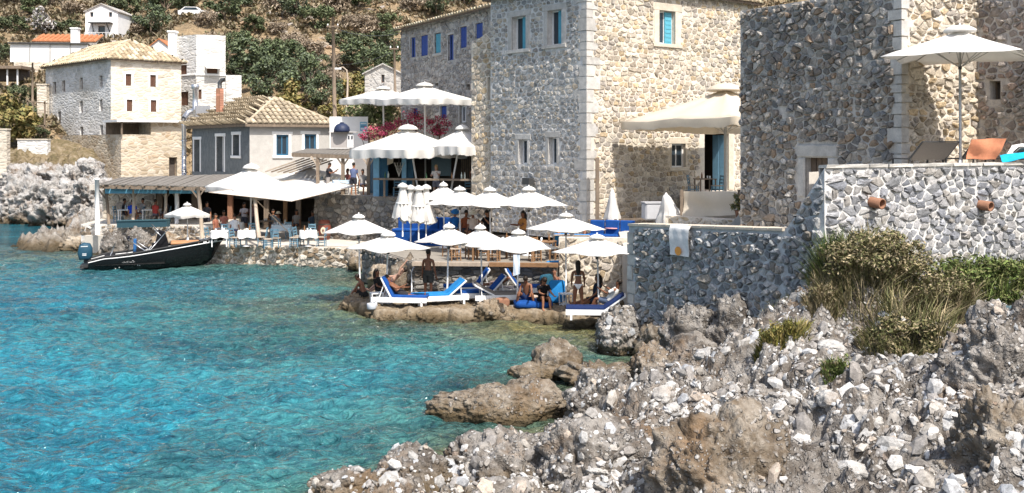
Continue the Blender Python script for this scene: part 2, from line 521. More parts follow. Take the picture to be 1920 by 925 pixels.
def stones(f, polys, gap, proud, pal, seed=0, rough=0.14, roundness=0.17):
    """one bulged block for each cell; returns (centre, verts, faces, colour)"""
    rg = random.Random(seed)
    out = []
    for poly in polys:
        cx = sum(p[0] for p in poly) / len(poly); cy = sum(p[1] for p in poly) / len(poly)
        q = []
        n = len(poly)
        for i in range(n):
            a, b = poly[i], poly[(i + 1) % n]
            q.append((a[0] + (b[0] - a[0]) * roundness, a[1] + (b[1] - a[1]) * roundness))
            q.append((a[0] + (b[0] - a[0]) * (1 - roundness), a[1] + (b[1] - a[1]) * (1 - roundness)))
        r = []
        for p in q:
            if not r or math.hypot(p[0] - r[-1][0], p[1] - r[-1][1]) > 0.02: r.append(p)
        if len(r) < 4: continue
        rad = math.sqrt(poly_area(poly) / math.pi)
        sc = max(0.45, 1 - gap * rg.uniform(0.6, 1.5) / rad)
        pr = rg.uniform(*proud)
        sq = rg.uniform(0.86, 0.96)
        tx, ty = rg.uniform(-.5, .5), rg.uniform(-.5, .5)
        vs, m = [], len(r)
        for k, (s_, o_) in enumerate(((sc, -0.03), (sc * (1 + sq) * 0.5, pr * 0.72), (sc * sq * 0.78, pr))):
            for p in r:
                jx = 1 + rg.uniform(-rough, rough) * (1 if k else .6)
                du, dz = (p[0] - cx) * s_ * jx, (p[1] - cy) * s_ * jx
                oo = o_ + (0 if k == 0 else (du * tx + dz * ty) * 0.6 * min(1, pr / rad * 2) + rg.uniform(-.12, .12) * pr)
                vs.append(f.P(cx + du, cy + dz, oo))
        vs.append(f.P(cx, cy, pr * rg.uniform(0.95, 1.15)))
        fs = []
        for L in (0, 1):
            for i in range(m):
                j = (i + 1) % m
                fs.append((L*m + i, L*m + j, (L+1)*m + j, (L+1)*m + i))
        for i in range(m): fs.append((2*m + i, 2*m + (i + 1) % m, 3*m))
        if (f.u.x * f.n.y - f.u.y * f.n.x) > 0: fs = [tuple(reversed(t)) for t in fs]
        c = rg.choice(pal); k = rg.uniform(0.74, 1.22)
        out.append((f.P(cx, cy, 0), vs, fs, (c[0] * k, c[1] * k, c[2] * k), rad))
    return out
def emit_stones(parent, lst, limit=300, mat=None, name='stone', smooth=False):
    """the largest in view become parts of their own, the rest one mass"""
    mat = mat or MAT['stone']
    def score(s):
        p = px(s[0])
        v_ = s[4] / s[0][1]
        return v_ if (-20 < p[0] < 1940 and -20 < p[1] < 945) else v_ * 1e-3
    lst = sorted(lst, key=score, reverse=True)
    po = wloc(parent) if parent is not None else Vector((0, 0, 0))
    for c, vs, fs, col, rad in lst[:limit]:
        mb = MB(); mb.add([v_ - c for v_ in vs], fs, col, smooth)
        o = mb.build(name, mat, parent)
        o.location = c - po
    if len(lst) > limit:
        mb = MB()
        for c, vs, fs, col, rad in lst[limit:]: mb.add(vs, fs, col, smooth)
        tag(mb.build(name, mat, parent, world=True), kind='stuff')
MAT['mortar_shade'] = plain('shade darkened mortar', (.20, .18, .155), .95, .35, 5, .1, .7, .03)  # mortar colour darkened to paint in the shade behind the loungers
PAL_SHADE = [(.17,.165,.16), (.23,.22,.20), (.12,.12,.12), (.28,.265,.24), (.20,.17,.14)]  # darker stones stand in for shade on the retaining walls
PAL_GREY = [(.37,.35,.32), (.43,.41,.37), (.30,.285,.265), (.47,.43,.37), (.40,.345,.27), (.34,.34,.335), (.50,.48,.45)]
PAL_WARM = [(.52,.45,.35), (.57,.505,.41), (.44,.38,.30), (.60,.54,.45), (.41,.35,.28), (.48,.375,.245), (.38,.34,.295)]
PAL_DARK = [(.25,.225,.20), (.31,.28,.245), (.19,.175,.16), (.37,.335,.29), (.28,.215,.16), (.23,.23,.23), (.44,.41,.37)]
PAL_BLUE_SHADE = [(.24,.255,.27), (.30,.31,.32), (.19,.20,.205), (.36,.36,.355), (.28,.255,.22), (.42,.42,.41)]  # bluish shade painted into the stones of the shore wall
PAL_PALE = [(.33,.335,.34), (.42,.415,.41), (.25,.26,.28), (.47,.46,.44), (.35,.33,.30), (.38,.39,.41)]
def block_px(f, a, b, z0, z1, out0, out1, mb=None, chamfer=0.015, col=None):
    """dressed block on the wall with softened arrises"""
    mb = mb or MB()
    c = chamfer
    base = [(a, z0), (b, z0), (b, z1), (a, z1)]
    inn = [(a + c, z0 + c), (b - c, z0 + c), (b - c, z1 - c), (a + c, z1 - c)]
    vs = [f.P(p[0], p[1], out0) for p in base] + [f.P(p[0], p[1], out1 - c) for p in base] + [f.P(p[0], p[1], out1) for p in inn]
    fs = [(3,2,1,0)] + [(i, (i+1) % 4, 4 + (i+1) % 4, 4 + i) for i in range(4)] + [(4+i, 4+(i+1) % 4, 8+(i+1) % 4, 8+i) for i in range(4)] + [(8,9,10,11)]
    if (f.u.x * f.n.y - f.u.y * f.n.x) > 0: fs = [tuple(reversed(t)) for t in fs]
    return mb.add(vs, fs, col)
def quoins(parent, f1, f2, z0, z1, h=0.42, long=0.75, short=0.42, proud=0.03, mat=None, seed=0):
    """alternating corner stones where faces f1 and f2 meet at their origins"""
    rg = random.Random(seed)
    z, i = z0, 0
    while z < z1 - 0.1:
        hh = min(h * rg.uniform(0.6, 1.45), z1 - z)
        la, lb = (long, short) if i % 2 else (short, long)
        la *= rg.uniform(.6, 1.4); lb *= rg.uniform(.6, 1.4)
        p = proud * rg.uniform(.7, 1.3)
        g = 0.02
        zz0, zz1 = z + g, z + hh - g
        A = [f1.P(la, 0, p), None, f2.P(lb, 0, p), f2.P(lb, 0, -.04), f1.P(la, 0, -.04)]
        cosang = f1.n.dot(f2.n)
        co = f1.O + (f1.n + f2.n) * (p / (1 + cosang))
        A[1] = Vector((co.x, co.y, 0))
        co2 = f1.O + (f1.n + f2.n) * (-.04 / (1 + cosang))
        poly = [A[0], A[1], A[2], A[3], Vector((co2.x, co2.y, 0)), A[4]]
        mb = MB(); mb.prism([(q.x, q.y) for q in poly], zz0, zz1)
        mb.build('quoin', mat or MAT['dressed'], parent, world=True)
        z += hh; i += 1
def window(parent, f, r, recess=0.28, frame_mat=None, pane_mat=None, shutter=None, surround=None, sill=True, bar=True, fw=0.07, jamb_w=0.2, lint_h=0.25):
    """r: opening (u0,u1,z0,z1) on face f"""
    a, b, c, d = r
    fm = frame_mat or MAT['white_paint']
    mb = MB()
    o0, o1 = -recess, -recess + 0.07
    for (p, q, s, t) in ((a, a + fw, c, d), (b - fw, b, c, d), (a + fw, b - fw, c, c + fw), (a + fw, b - fw, d - fw, d)):
        block_px(f, p, q, s, t, o0, o1, mb, 0.006)
    if bar:
        m = (a + b) / 2
        block_px(f, m - fw * .35, m + fw * .35, c + fw, d - fw, o0, o1 - .01, mb, 0.005)
    w = mb.build('window', fm, parent, world=True)
    mb = MB(); mb.add([f.P(a, c, o0 + .02), f.P(b, c, o0 + .02), f.P(b, d, o0 + .02), f.P(a, d, o0 + .02)], [(0, 1, 2, 3)])
    mb.build('pane', pane_mat or MAT['glass'], w, world=True)
    if shutter:
        side, smat = shutter
        mb = MB()
        hw = (b - a) * (0.5 if side != 'full' else 1.0) - fw
        for k, (s0, s1) in enumerate([(b - fw - hw, b - fw)] if side == 'right' else [(a + fw, a + fw + hw)] if side == 'left' else [(a + .02, (a + b) / 2 - .01), ((a + b) / 2 + .01, b - .02)]):
            block_px(f, s0, s1, c + fw * .5, d - fw * .5, o1 + 0.004, o1 + .05, mb, 0.006)
            nsl = 7
            for j in range(nsl):
                zz = c + fw + (d - c - 2 * fw) * (j + .25) / nsl
                block_px(f, s0 + .05, s1 - .05, zz, zz + (d - c) * .06, o1 + .051, o1 + .064, mb, 0.004)
        mb.build('shutter', smat, w, world=True)
    if surround:
        jw, lh = jamb_w, lint_h
        for (p, q, s, t, nm) in ((a - jw, a, c, d, 'jamb'), (b, b + jw, c, d, 'jamb'), (a - jw - .1, b + jw + .1, d, d + lh, 'lintel')):
            mb = block_px(f, p, q, s, t, -.05, 0.035 if nm == 'lintel' else 0.03)
            mb.build(nm, surround, w, world=True)
        if sill:
            mb = block_px(f, a - jw - .08, b + jw + .08, c - .16, c, -.05, 0.09)
            mb.build('sill', surround, w, world=True)
    return w
def barrel_roof(parent, A, B, R0, R1, mat, name='roof', pitch=0.30, stuff=True, thick=0.08, tile_len=0.45, eave_mat=None):
    """tiled slope: eave from A to B, ridge from R0 (above A) to R1 (above B); rounded tile courses as geometry"""
    A, B, R0, R1 = map(Vector, (A, B, R0, R1))
    mb = MB()
    nrm = (B - A).cross(R0 - A)
    if nrm.length < 1e-6: nrm = (B - A).cross(R1 - A)
    nrm.normalize()
    if nrm.z < 0: nrm = -nrm
    n = max(2, int((B - A).length / pitch))
    e = (B - A).normalized()
    up = nrm.cross(e).normalized()
    if up.z < 0: up = -up
    def st(p): d = p - A; return d.dot(e), d.dot(up)
    poly = [st(A), st(B), st(R1), st(R0)]
    L = (B - A).length
    def tmax(s):
        best = 0.0
        pts = [poly[1], poly[2], poly[3], poly[0]]
        for i in range(3):
            p, q = pts[i], pts[i+1]
            lo, hi = min(p[0], q[0]), max(p[0], q[0])
            if lo - 1e-9 <= s <= hi + 1e-9 and hi - lo > 1e-9:
                best = max(best, p[1] + (q[1] - p[1]) * (s - p[0]) / (q[0] - p[0]))
        return best
    for k in range(n):
        s0 = L * (k + 0.5) / n
        tm = tmax(s0)
        if tm < 0.1: continue
        w = L / n
        nt_ = max(1, int(tm / tile_len))
        for j in range(nt_):
            t0, t1 = tm * j / nt_ - (0.06 if j == 0 else 0.0), tm * (j + 1) / nt_ + 0.03
            lift0, lift1 = 0.055, 0.02
            tone = rnd(0.8, 1.12)
            cc = random.choice(ROOF_PAL)
            vs = []
            for (t, lf, wr) in ((t0, lift0, 0.47), (t1, lift1, 0.40)):
                for q in range(5):
                    ang = math.pi * q / 4
                    vs.append(A + e * (s0 - math.cos(ang) * w * wr) + up * t + nrm * (lf + math.sin(ang) * w * 0.32))
            mb.add(vs, [(i, i+1, 6+i, 5+i) for i in range(4)] + [(0, 1, 2, 3, 4)], (cc[0]*tone, cc[1]*tone, cc[2]*tone), False)
    return mb
ROOF_PAL = [(.46,.385,.255), (.41,.33,.215), (.50,.435,.30), (.35,.275,.18), (.44,.355,.25), (.53,.47,.35)]
MAT['tile'] = stone_mat('old clay roof tile', scale=6, bd=0.012)
MAT['roof_under'] = plain('roof boarding', (0.16, 0.12, 0.09), 0.9, 0.3, 5, 0.1, 0.3)
def roof_slope(parent, A, B, R0, R1, name='roof', under=True, pitch=0.3, tile_len=0.45):
    """deck plus tiles"""
    A, B, R0, R1 = map(Vector, (A, B, R0, R1))
    mb = MB()
    vs = [A, B, R1, R0] if (R1 - R0).length > 1e-3 else [A, B, R1]
    idx = tuple(range(len(vs)))
    nz = (B - A).cross(vs[2] - A).z
    if nz < 0: vs = list(reversed(vs))
    mb.sheet(vs, [idx], 0.09, None, False)
    deck = mb.build(name, MAT['roof_under'], parent, world=True)
    t = barrel_roof(parent, A, B, R0, R1, MAT['tile'], pitch=pitch, tile_len=tile_len)
    tag(t.build('roof_tile', MAT['tile'], deck, world=True), kind='stuff')
    return deck
T1_C = (3.22, 46.0)
T1L = Face(T1_C, (-.62, .785), (-.785, -.62))
T1R = Face(T1_C, (.785, .62), (.62, -.785))
T1_Z0, T1_Z1, T1_WL, T1_WR = 1.8, 12.95, 6.85, 11.2
def build_tower_house():
    t = thing('tower_house', 'tall stone tower house with white framed windows, one face golden in the sun', 'building', (3.6, 48, T1_Z0))
    L, R = T1L, T1R  # same stone on both faces; warmer colours of the right one paint in sunlight
    wl = [L.rect(960, 31, 986, 93), L.rect(1027, 19, 1053, 84), L.rect(973, 262, 989, 308), L.rect(1029, 258, 1044, 308)]
    wr = [R.rect(1236, 21, 1266, 83), R.rect(1259, 270, 1285, 314)]
    door = R.rect(1321, 251, 1366, 358)
    mb = MB()
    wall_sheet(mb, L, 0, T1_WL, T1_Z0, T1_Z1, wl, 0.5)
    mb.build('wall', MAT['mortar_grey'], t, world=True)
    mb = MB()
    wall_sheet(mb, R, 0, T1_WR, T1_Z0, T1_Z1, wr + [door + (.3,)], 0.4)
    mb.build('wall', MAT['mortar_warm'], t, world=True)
    mb = MB()   # far sides
    p = [L.P(T1_WL, 0), R.P(T1_WR, 0)]
    q = p[0] + (p[1] - Vector((T1_C[0], T1_C[1], 0)))
    for a, b in ((p[0], q), (q, p[1])):
        mb.add([(a.x, a.y, T1_Z0), (b.x, b.y, T1_Z0), (b.x, b.y, T1_Z1), (a.x, a.y, T1_Z1)], [(0, 1, 2, 3)])
    mb.build('wall', MAT['mortar_warm'], t, world=True)
    for i, r in enumerate(wl):
        window(t, L, r, 0.34 if i < 2 else 0.3, MAT['white_paint'], None, ('left', MAT['shutter_teal']) if i < 2 else None, MAT['dressed'], i < 2, True,
               0.06, 0.27 if i < 2 else 0.16, 0.26)
    window(t, R, wr[0], 0.28, MAT['white_paint'], None, ('right', MAT['shutter_teal']), MAT['dressed_warm'], True, True, 0.07, 0.34, 0.34)
    window(t, R, wr[1], 0.22, MAT['white_paint'], None, None, MAT['dressed_warm'], True, True, 0.07, 0.1, 0.3)
    a, b, c, d = door
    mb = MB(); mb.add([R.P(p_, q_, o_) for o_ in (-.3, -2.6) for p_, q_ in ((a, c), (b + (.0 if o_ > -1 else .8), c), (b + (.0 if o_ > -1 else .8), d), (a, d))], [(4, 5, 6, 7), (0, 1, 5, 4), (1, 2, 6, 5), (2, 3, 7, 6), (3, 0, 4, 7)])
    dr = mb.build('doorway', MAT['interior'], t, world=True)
    mb = MB()
    dl = Face(R.P(b - .05, 0, -.12).xy, R.n * -1, R.u * -1)
    for k in range(2): block_px(dl, .02 + k * .4, .41 + k * .4, c + .04, d - .06, 0, .045 + .004 * (k % 2), mb, .012)
    mb.build('door_leaf', MAT['blue_col'], dr, world=True)
    for (s, e_, z0, z1, nm) in ((b, b + .35, c, d, 'jamb'), (a - .3, b + .4, d, d + .34, 'lintel')):
        block_px(R, s, e_, z0, z1, -.05, .03).build(nm, MAT['dressed_warm'], dr, world=True)
    hl = [(w[0] - .32, w[1] + .32, w[2] - .16, w[3] + .28) if i < 2 else (w[0] - .2, w[1] + .2, w[2], w[3] + .28) for i, w in enumerate(wl)]
    hr = [(wr[0][0] - .38, wr[0][1] + .38, wr[0][2] - .16, wr[0][3] + .36), (wr[1][0] - .14, wr[1][1] + .14, wr[1][2] - .16, wr[1][3] + .32),
          (door[0] - .32, door[1] + .4, door[2], door[3] + .36)]
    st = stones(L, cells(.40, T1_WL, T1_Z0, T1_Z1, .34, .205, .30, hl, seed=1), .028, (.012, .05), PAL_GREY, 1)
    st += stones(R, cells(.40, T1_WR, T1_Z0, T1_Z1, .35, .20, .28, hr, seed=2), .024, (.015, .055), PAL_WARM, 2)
    emit_stones(t, st, 300)
    quoins(t, L, R, T1_Z0, T1_Z1, .42, .58, .34, .035, MAT['dressed'], 3)
    o = .3
    c0 = Vector((T1_C[0], T1_C[1], T1_Z1)); nl = Vector((L.n.x, L.n.y, 0)); nr = Vector((R.n.x, R.n.y, 0))
    pa = c0 + (nl + nr) * o
    pb = L.P(T1_WL, T1_Z1) + (nr * -o + nl * o) * 1 + Vector((0, 0, 0)); pb = L.P(T1_WL + o, T1_Z1, o)
    pc = R.P(T1_WR + o, T1_Z1, o)
    pd = pb + (pc - pa)
    ra = c0 + Vector((L.u.x, L.u.y, 0)) * T1_WL * .5 + Vector((R.u.x, R.u.y, 0)) * 3.4 + Vector((0, 0, 1.7))
    rb = ra + Vector((R.u.x, R.u.y, 0)) * (T1_WR - 6.8)
    roof_slope(t, pa, pb, ra, ra); roof_slope(t, pa, pc, ra, rb); roof_slope(t, pc, pd, rb, rb); roof_slope(t, pb, pd, ra, rb)
    return t
build_tower_house()
def build_wing():
    t = thing('stone_wing', 'narrow cream stone wing with slanted top and slit window behind the tall tower house', 'building', (-1.6, 52.5, 1.8))
    A = at(884, 270, 52.5).xy; B = at(925, 270, 51.6).xy
    u = (B - A).normalized(); f = Face(A, u, (u.y, -u.x))
    w = (B - A).length
    zl, zr = f.uv(884, 82)[1], f.uv(922, 55)[1]
    r = f.rect(914, 145, 919, 188)
    mb = MB(); wall_sheet(mb, f, 0, w, 1.8, zl, [r], .3)
    mb.add([f.P(0, zl), f.P(w, zl), f.P(w, zr)], [(0, 1, 2)])
    bk = [f.P(0, 1.8), f.P(0, zl), f.P(0, zl, -6), f.P(0, 1.8, -6)]
    mb.add(bk, [(0, 1, 2, 3)])
    mb.add([f.P(0, zl), f.P(w, zr), f.P(w, zr, -6), f.P(0, zl, -6)], [(0, 1, 2, 3)])
    mb.build('wall', MAT['mortar_warm'], t, world=True)
    window(t, f, r, .25, None, None, None, None)
    k = (zr - zl) / w
    st = stones(f, cells(0, w, 1.8, zr, .34, .26, .4, [(r[0] - .03, r[1] + .03, r[2], r[3])], [(-k, 1, zl)], seed=5), .03, (.03, .06), PAL_WARM, 5)
    emit_stones(t, st, 120)
build_wing()
T2_C = (10.95, 30.0)
T2L = Face(T2_C, (-.5, .866), (-.866, -.5))
T2R = Face(T2_C, (.866, .5), (.5, -.866))
T2_Z0, T2_Z1, T2_WL, T2_WR = 3.0, 10.45, 6.6, 3.3
def build_dark_tower():
    t = thing('stone_tower', 'rough dark rubble tower beside the terrace, its narrow right face in full sun', 'building', (10.95, 31, T2_Z0))
    L, R = T2L, T2R  # shade and sun painted in: dark colours on left face, warm on right
    door = L.rect(1510, 296, 1552, 372)
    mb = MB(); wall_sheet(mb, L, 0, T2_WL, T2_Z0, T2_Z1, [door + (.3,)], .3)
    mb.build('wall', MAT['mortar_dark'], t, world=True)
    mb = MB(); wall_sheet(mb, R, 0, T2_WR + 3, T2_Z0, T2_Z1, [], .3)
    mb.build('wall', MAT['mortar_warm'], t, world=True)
    mb = MB()
    p, q = L.P(T2_WL, 0), R.P(T2_WR + 3, 0); w = p + (q - Vector((T2_C[0], T2_C[1], 0)))
    for a, b in ((p, w), (w, q)): mb.add([(a.x, a.y, T2_Z0), (b.x, b.y, T2_Z0), (b.x, b.y, T2_Z1), (a.x, a.y, T2_Z1)], [(0, 1, 2, 3)])
    mb.add([(T2_C[0], T2_C[1], T2_Z1), (p.x, p.y, T2_Z1), (w.x, w.y, T2_Z1), (q.x, q.y, T2_Z1)], [(0, 1, 2, 3)])
    mb.build('wall', MAT['mortar_dark'], t, world=True)
    a, b, c, d = door
    mb = MB()
    for k in range(4): block_px(L, a + (b - a) * k / 4 + .01, a + (b - a) * (k + 1) / 4 - .01, c, d, -.29, -.24 + .01 * (k % 2), mb, .01)
    dr = mb.build('door', MAT['roof_under'], t, world=True)
    m = .3
    for (s, e_, z0, z1, nm) in ((a - m, a, c, d, 'jamb'), (b, b + m, c, d, 'jamb'), (a - m - .12, b + m + .06, d, d + .42, 'lintel')):
        block_px(L, s, e_, z0, z1, -.05, .05, None, .05).build(nm, MAT['dressed'], dr, world=True)
    slots = [L.rect(1467, 200, 1475, 226), L.rect(1600, 190, 1604, 218)]
    for s in slots:   # narrow loopholes left between the stones
        pass
    hl = [(a - .34, b + .34, c, d + .46)] + [(s[0], s[1], s[2], s[3]) for s in slots]
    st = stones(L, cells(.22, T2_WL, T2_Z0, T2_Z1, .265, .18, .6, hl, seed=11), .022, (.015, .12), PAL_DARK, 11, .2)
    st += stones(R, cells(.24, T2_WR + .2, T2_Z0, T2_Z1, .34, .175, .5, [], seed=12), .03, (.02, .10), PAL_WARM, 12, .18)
    emit_stones(t, st, 300)
    quoins(t, L, R, T2_Z0, T2_Z1, .34, .36, .18, .05, MAT['dressed'], 13)
    return t
build_dark_tower()
T3F = Face(T2R.P(T2_WR, 0).xy, (.5, -.866), (-.866, -.5))
def build_right_house():
    f = T3F
    t = thing('stone_house', 'brown shaded rubble house wall with one tiny square window at right edge', 'building', tuple(f.P(0, 3.0)))
    w = 6.5
    r = f.rect(1855, 152, 1876, 187)
    mb = MB(); wall_sheet(mb, f, 0, w, 3.0, 10.6, [r], .4)
    mb.add([f.P(0, 10.6), f.P(w, 10.6), f.P(w, 10.6, -5), f.P(0, 10.6, -5)], [(0, 1, 2, 3)])
    mb.build('wall', MAT['mortar_dark'], t, world=True)
    wd = window(t, f, r, .35, MAT['wood'], MAT['interior'], None, None, False, False, .04)
    st = stones(f, cells(0.05, w, 4.6, 10.6, .30, .20, .6, [(r[0] - .03, r[1] + .03, r[2] - .03, r[3] + .03)], seed=15), .028, (.02, .10), [(.27,.23,.20), (.34,.295,.255), (.21,.18,.16), (.32,.245,.20), (.40,.36,.32)], 15, .2)
    emit_stones(t, st, 130)
build_right_house()
W1_A, W1_D = Vector((3.4, 31.0)), Vector((.5, -.866))
W1F = Face(W1_A, W1_D, (-.866, -.5))
W1_L = 7.54
W2F = Face(W1_A + W1_D * W1_L, (.866, .5), (.5, -.866))
def build_shore_wall():
    f = W1F
    t = thing('retaining_wall', 'grey blue shaded rubble wall rising from the shore rocks, stepped up to the terrace', 'wall', tuple(f.P(0, 0)))
    za = f.uv(1182, 424)[1]; ub, zb = f.uv(1470, 434); zc = 5.45
    top = [(0, za), (ub, zb), (ub + .25, zb + .25), (W1_L, zc)]
    mb = MB()
    th = .5
    def col_(a, z0, z1, b, y0, y1):
        mb.add([f.P(a, z0), f.P(b, y0), f.P(b, y1), f.P(a, z1)], [(0, 1, 2, 3)])
        mb.add([f.P(a, z1), f.P(b, y1), f.P(b, y1, -th), f.P(a, z1, -th)], [(0, 1, 2, 3)])
        mb.add([f.P(a, z0, -th), f.P(b, y0, -th), f.P(b, y1, -th), f.P(a, z1, -th)], [(3, 2, 1, 0)])
    for (a, z), (b, y) in zip(top, top[1:]): col_(a, -0.4, z, b, -0.4, y)
    mb.add([f.P(0, -.4), f.P(0, za), f.P(0, za, -th), f.P(0, -.4, -th)], [(0, 1, 2, 3)])
    mb.build('wall', MAT['mortar_blue_shade'], t, world=True)
    hole = [f.rect(1262, 424, 1301, 470)]
    k1 = (zb - za) / ub; k2 = (zc - zb - .25) / (W1_L - ub - .25)
    st = stones(f, cells(.30, ub, -.3, max(za, zb), .265, .18, .62, [], [(-k1, 1, za - .05)], seed=21), .026, (.02, .12), PAL_BLUE_SHADE, 21, .22)
    st += stones(f, cells(ub, W1_L, -.3, zc, .265, .185, .6, [], [(-k2, 1, zb + .2 - k2 * (ub + .25))], seed=22), .026, (.02, .12), PAL_BLUE_SHADE, 22, .22)
    emit_stones(t, st, 300)
    g = Face(W1_A, (.866, .5), (-.5, .866)); g.n = Vector((-.5, .866))
    quoins(t, f, Face(W1_A, (.5, .866), (-.866, .5)), .2, za - .1, .30, .34, .22, .05, MAT['dressed'], 23)
    rg = random.Random(4)
    a = 0.0
    while a < ub - .1:
        b = min(ub, a + rg.uniform(.45, .8))
        z0, z1 = za + k1 * a, za + k1 * b
        mb = MB()
        vs = []
        for (uu, zz) in ((a + .008, z0), (b - .008, z1)):
            for o_ in (.05, -th - .04):
                for h in (.003, .07): vs.append(f.P(uu, zz + h + rg.uniform(-.006, .006), o_))
        mb.add(vs, [(0, 4, 5, 1), (2, 3, 7, 6), (1, 5, 7, 3), (0, 2, 6, 4), (0, 1, 3, 2), (4, 6, 7, 5)])
        mb.build('capping_slab', MAT['dressed_warm'], t, world=True)
        a = b
    return t, za, k1
W1T, W1_ZA, W1_K = build_shore_wall()
def build_terrace_wall():
    f = W2F
    t = thing('terrace_wall', 'sunlit grey stone terrace wall with clay drain pipes sticking out above the shrubs', 'wall', tuple(f.P(0, 2.0)))
    w, z0, z1, th = 10.0, 1.8, 5.44, .18
    mb = MB()
    wall_sheet(mb, f, 0, w, z0, z1)
    mb.add([f.P(0, z1), f.P(w, z1), f.P(w, z1, -th), f.P(0, z1, -th)], [(0, 1, 2, 3)])
    mb.add([f.P(0, z0, -th), f.P(w, z0, -th), f.P(w, z1, -th), f.P(0, z1, -th)], [(0, 1, 2, 3)])
    mb.build('wall', MAT['mortar_grey'], t, world=True)
    st = stones(f, cells(.0, w, z0, z1 - .02, .31, .165, .6, [], seed=31), .024, (.012, .085), [(c[0] * .82, c[1] * .82, c[2] * .84) for c in PAL_PALE], 31, .26)
    emit_stones(t, st, 300)
    for (x, y) in ((1633, 380), (1836, 385)):
        a, z = f.uv(x, y)
        mb = MB()
        c0, c1 = f.P(a, z + .02, -.1), f.P(a, z - .02, .34)
        ax = (c1 - c0).normalized(); s1 = Vector((f.u.x, f.u.y, 0)); s2 = ax.cross(s1)
        vs, n = [], 12
        for (c, r) in ((c0, .12), (c1, .13), (c1, .095), (c0, .09)):
            for k in range(n):
                q = 2 * math.pi * k / n
                vs.append(c + (s1 * math.cos(q) + s2 * math.sin(q)) * r)
        mb.add(vs, [(i*n + k, i*n + (k+1) % n, (i+1)*n + (k+1) % n, (i+1)*n + k) for i in range(3) for k in range(n)], None, True)
        mb.build('drain_pipe', MAT['terracotta'], t, world=True)
    rg = random.Random(8)
    a = 0.0
    while a < w - .1:
        b = min(w, a + rg.uniform(.5, .9))
        mb = MB(); block_px(f, a + .01, b - .01, 0, 0, 0, 0, MB())
        vs = []
        for uu in (a + .01, b - .01):
            for o_ in (.06, -th - .02):
                for h in (.004, .075 + rg.uniform(-.01, .01)): vs.append(f.P(uu, z1 + h, o_ + rg.uniform(-.02, .02)))
        mb.add(vs, [(0, 4, 5, 1), (2, 3, 7, 6), (1, 5, 7, 3), (0, 2, 6, 4), (0, 1, 3, 2), (4, 6, 7, 5)])
        mb.build('capping_slab', MAT['dressed'], t, world=True)
        a = b
build_terrace_wall()
def rock_material(name, dark, mid, pale, pebble=0.55, ps=8.0, wet=0.32, bd=0.05, green=False):
    m, nt, b = newmat(name, 0.9, 0.15)
    p = pos(nt)
    n1 = noise(nt, p, 0.9, 6, 0.62, 0.3)
    n2 = noise(nt, p, 5.0, 6, 0.65)
    n3 = noise(nt, p, 24.0, 3, 0.6)
    c = ramp(nt, math_(nt, 'ADD', math_(nt, 'MULTIPLY', n1, .55), math_(nt, 'MULTIPLY', n2, .45)), [(0.36, dark), (0.47, mid), (0.60, pale)])
    st = noise(nt, p, 0.55, 5, .65, .6)
    c = mixc(nt, ramp(nt, st, [(.54, (0, 0, 0)), (.68, (.75, .75, .75))]), c, mixc(nt, n2, (.10, .065, .035), (.30, .20, .12)))
    wp = nt.nodes.new('ShaderNodeVectorMath'); wp.operation = 'ADD'
    nz = nt.nodes.new('ShaderNodeTexNoise'); nz.inputs['Scale'].default_value = 3.0
    nt.links.new(p, nz.inputs['Vector'])
    sc = nt.nodes.new('ShaderNodeVectorMath'); sc.operation = 'SCALE'; sc.inputs['Scale'].default_value = 0.18
    nt.links.new(nz.outputs['Color'], sc.inputs[0]); nt.links.new(p, wp.inputs[0]); nt.links.new(sc.outputs[0], wp.inputs[1])
    h = math_(nt, 'ADD', n2, math_(nt, 'MULTIPLY', n3, .35))
    for s, amt in ((ps, 1.0), (ps * 2.4, 0.6)):
        d = voro(nt, wp.outputs[0], s, 'F1')
        cell = nt.nodes.new('ShaderNodeSeparateColor'); nt.links.new(voro(nt, wp.outputs[0], s, 'F1', 'Color'), cell.inputs[0])
        has = math_(nt, 'GREATER_THAN', cell.outputs[0], 1 - pebble)
        mask = math_(nt, 'MULTIPLY', math_(nt, 'MULTIPLY', has, ramp(nt, d, [(0.30, (1, 1, 1)), (0.46, (0, 0, 0))])), ramp(nt, noise(nt, p, 1.3, 3), [(.40, (.1, .1, .1)), (.52, (1, 1, 1))]))
        pc = ramp(nt, cell.outputs[1], [(0, (.16, .145, .13)), (.3, (.30, .285, .265)), (.65, (.42, .405, .385)), (.92, (.54, .53, .51)), (1, (.28, .19, .13))])
        c = mixc(nt, math_(nt, 'MULTIPLY', mask, 0.8 * amt), c, pc)
        h = math_(nt, 'ADD', h, math_(nt, 'MULTIPLY', mask, 0.7 * amt))
    if wet:
        sx = nt.nodes.new('ShaderNodeSeparateXYZ'); nt.links.new(p, sx.inputs[0])
        zz = math_(nt, 'ADD', sx.outputs[2], math_(nt, 'MULTIPLY', math_(nt, 'SUBTRACT', n1, .5), .5))
        k = ramp(nt, math_(nt, 'DIVIDE', zz, wet), [(0.25, (1, 1, 1)), (1.0, (0, 0, 0))])
        c = mixc(nt, math_(nt, 'MULTIPLY', k, .85), c, mixc(nt, n2, (.07, .045, .022), (.19, .14, .075)))
        k2 = ramp(nt, math_(nt, 'DIVIDE', zz, wet), [(0.0, (1, 1, 1)), (0.35, (0, 0, 0))])
        c = mixc(nt, math_(nt, 'MULTIPLY', k2, .8), c, (.035, .03, .018))
    nt.links.new(c, b.inputs['Base Color'])
    bump(nt, b, h, 1.0, bd * 1.3)
    return m
MAT['rock'] = rock_material('pale conglomerate rock', (.055, .043, .034), (.145, .128, .11), (.30, .28, .255), .72, 7.0, .45, .07)
MAT['rock_brown'] = rock_material('brown sea rock', (.06, .043, .028), (.145, .115, .083), (.29, .255, .21), 0.42, 9.0, 0.5)
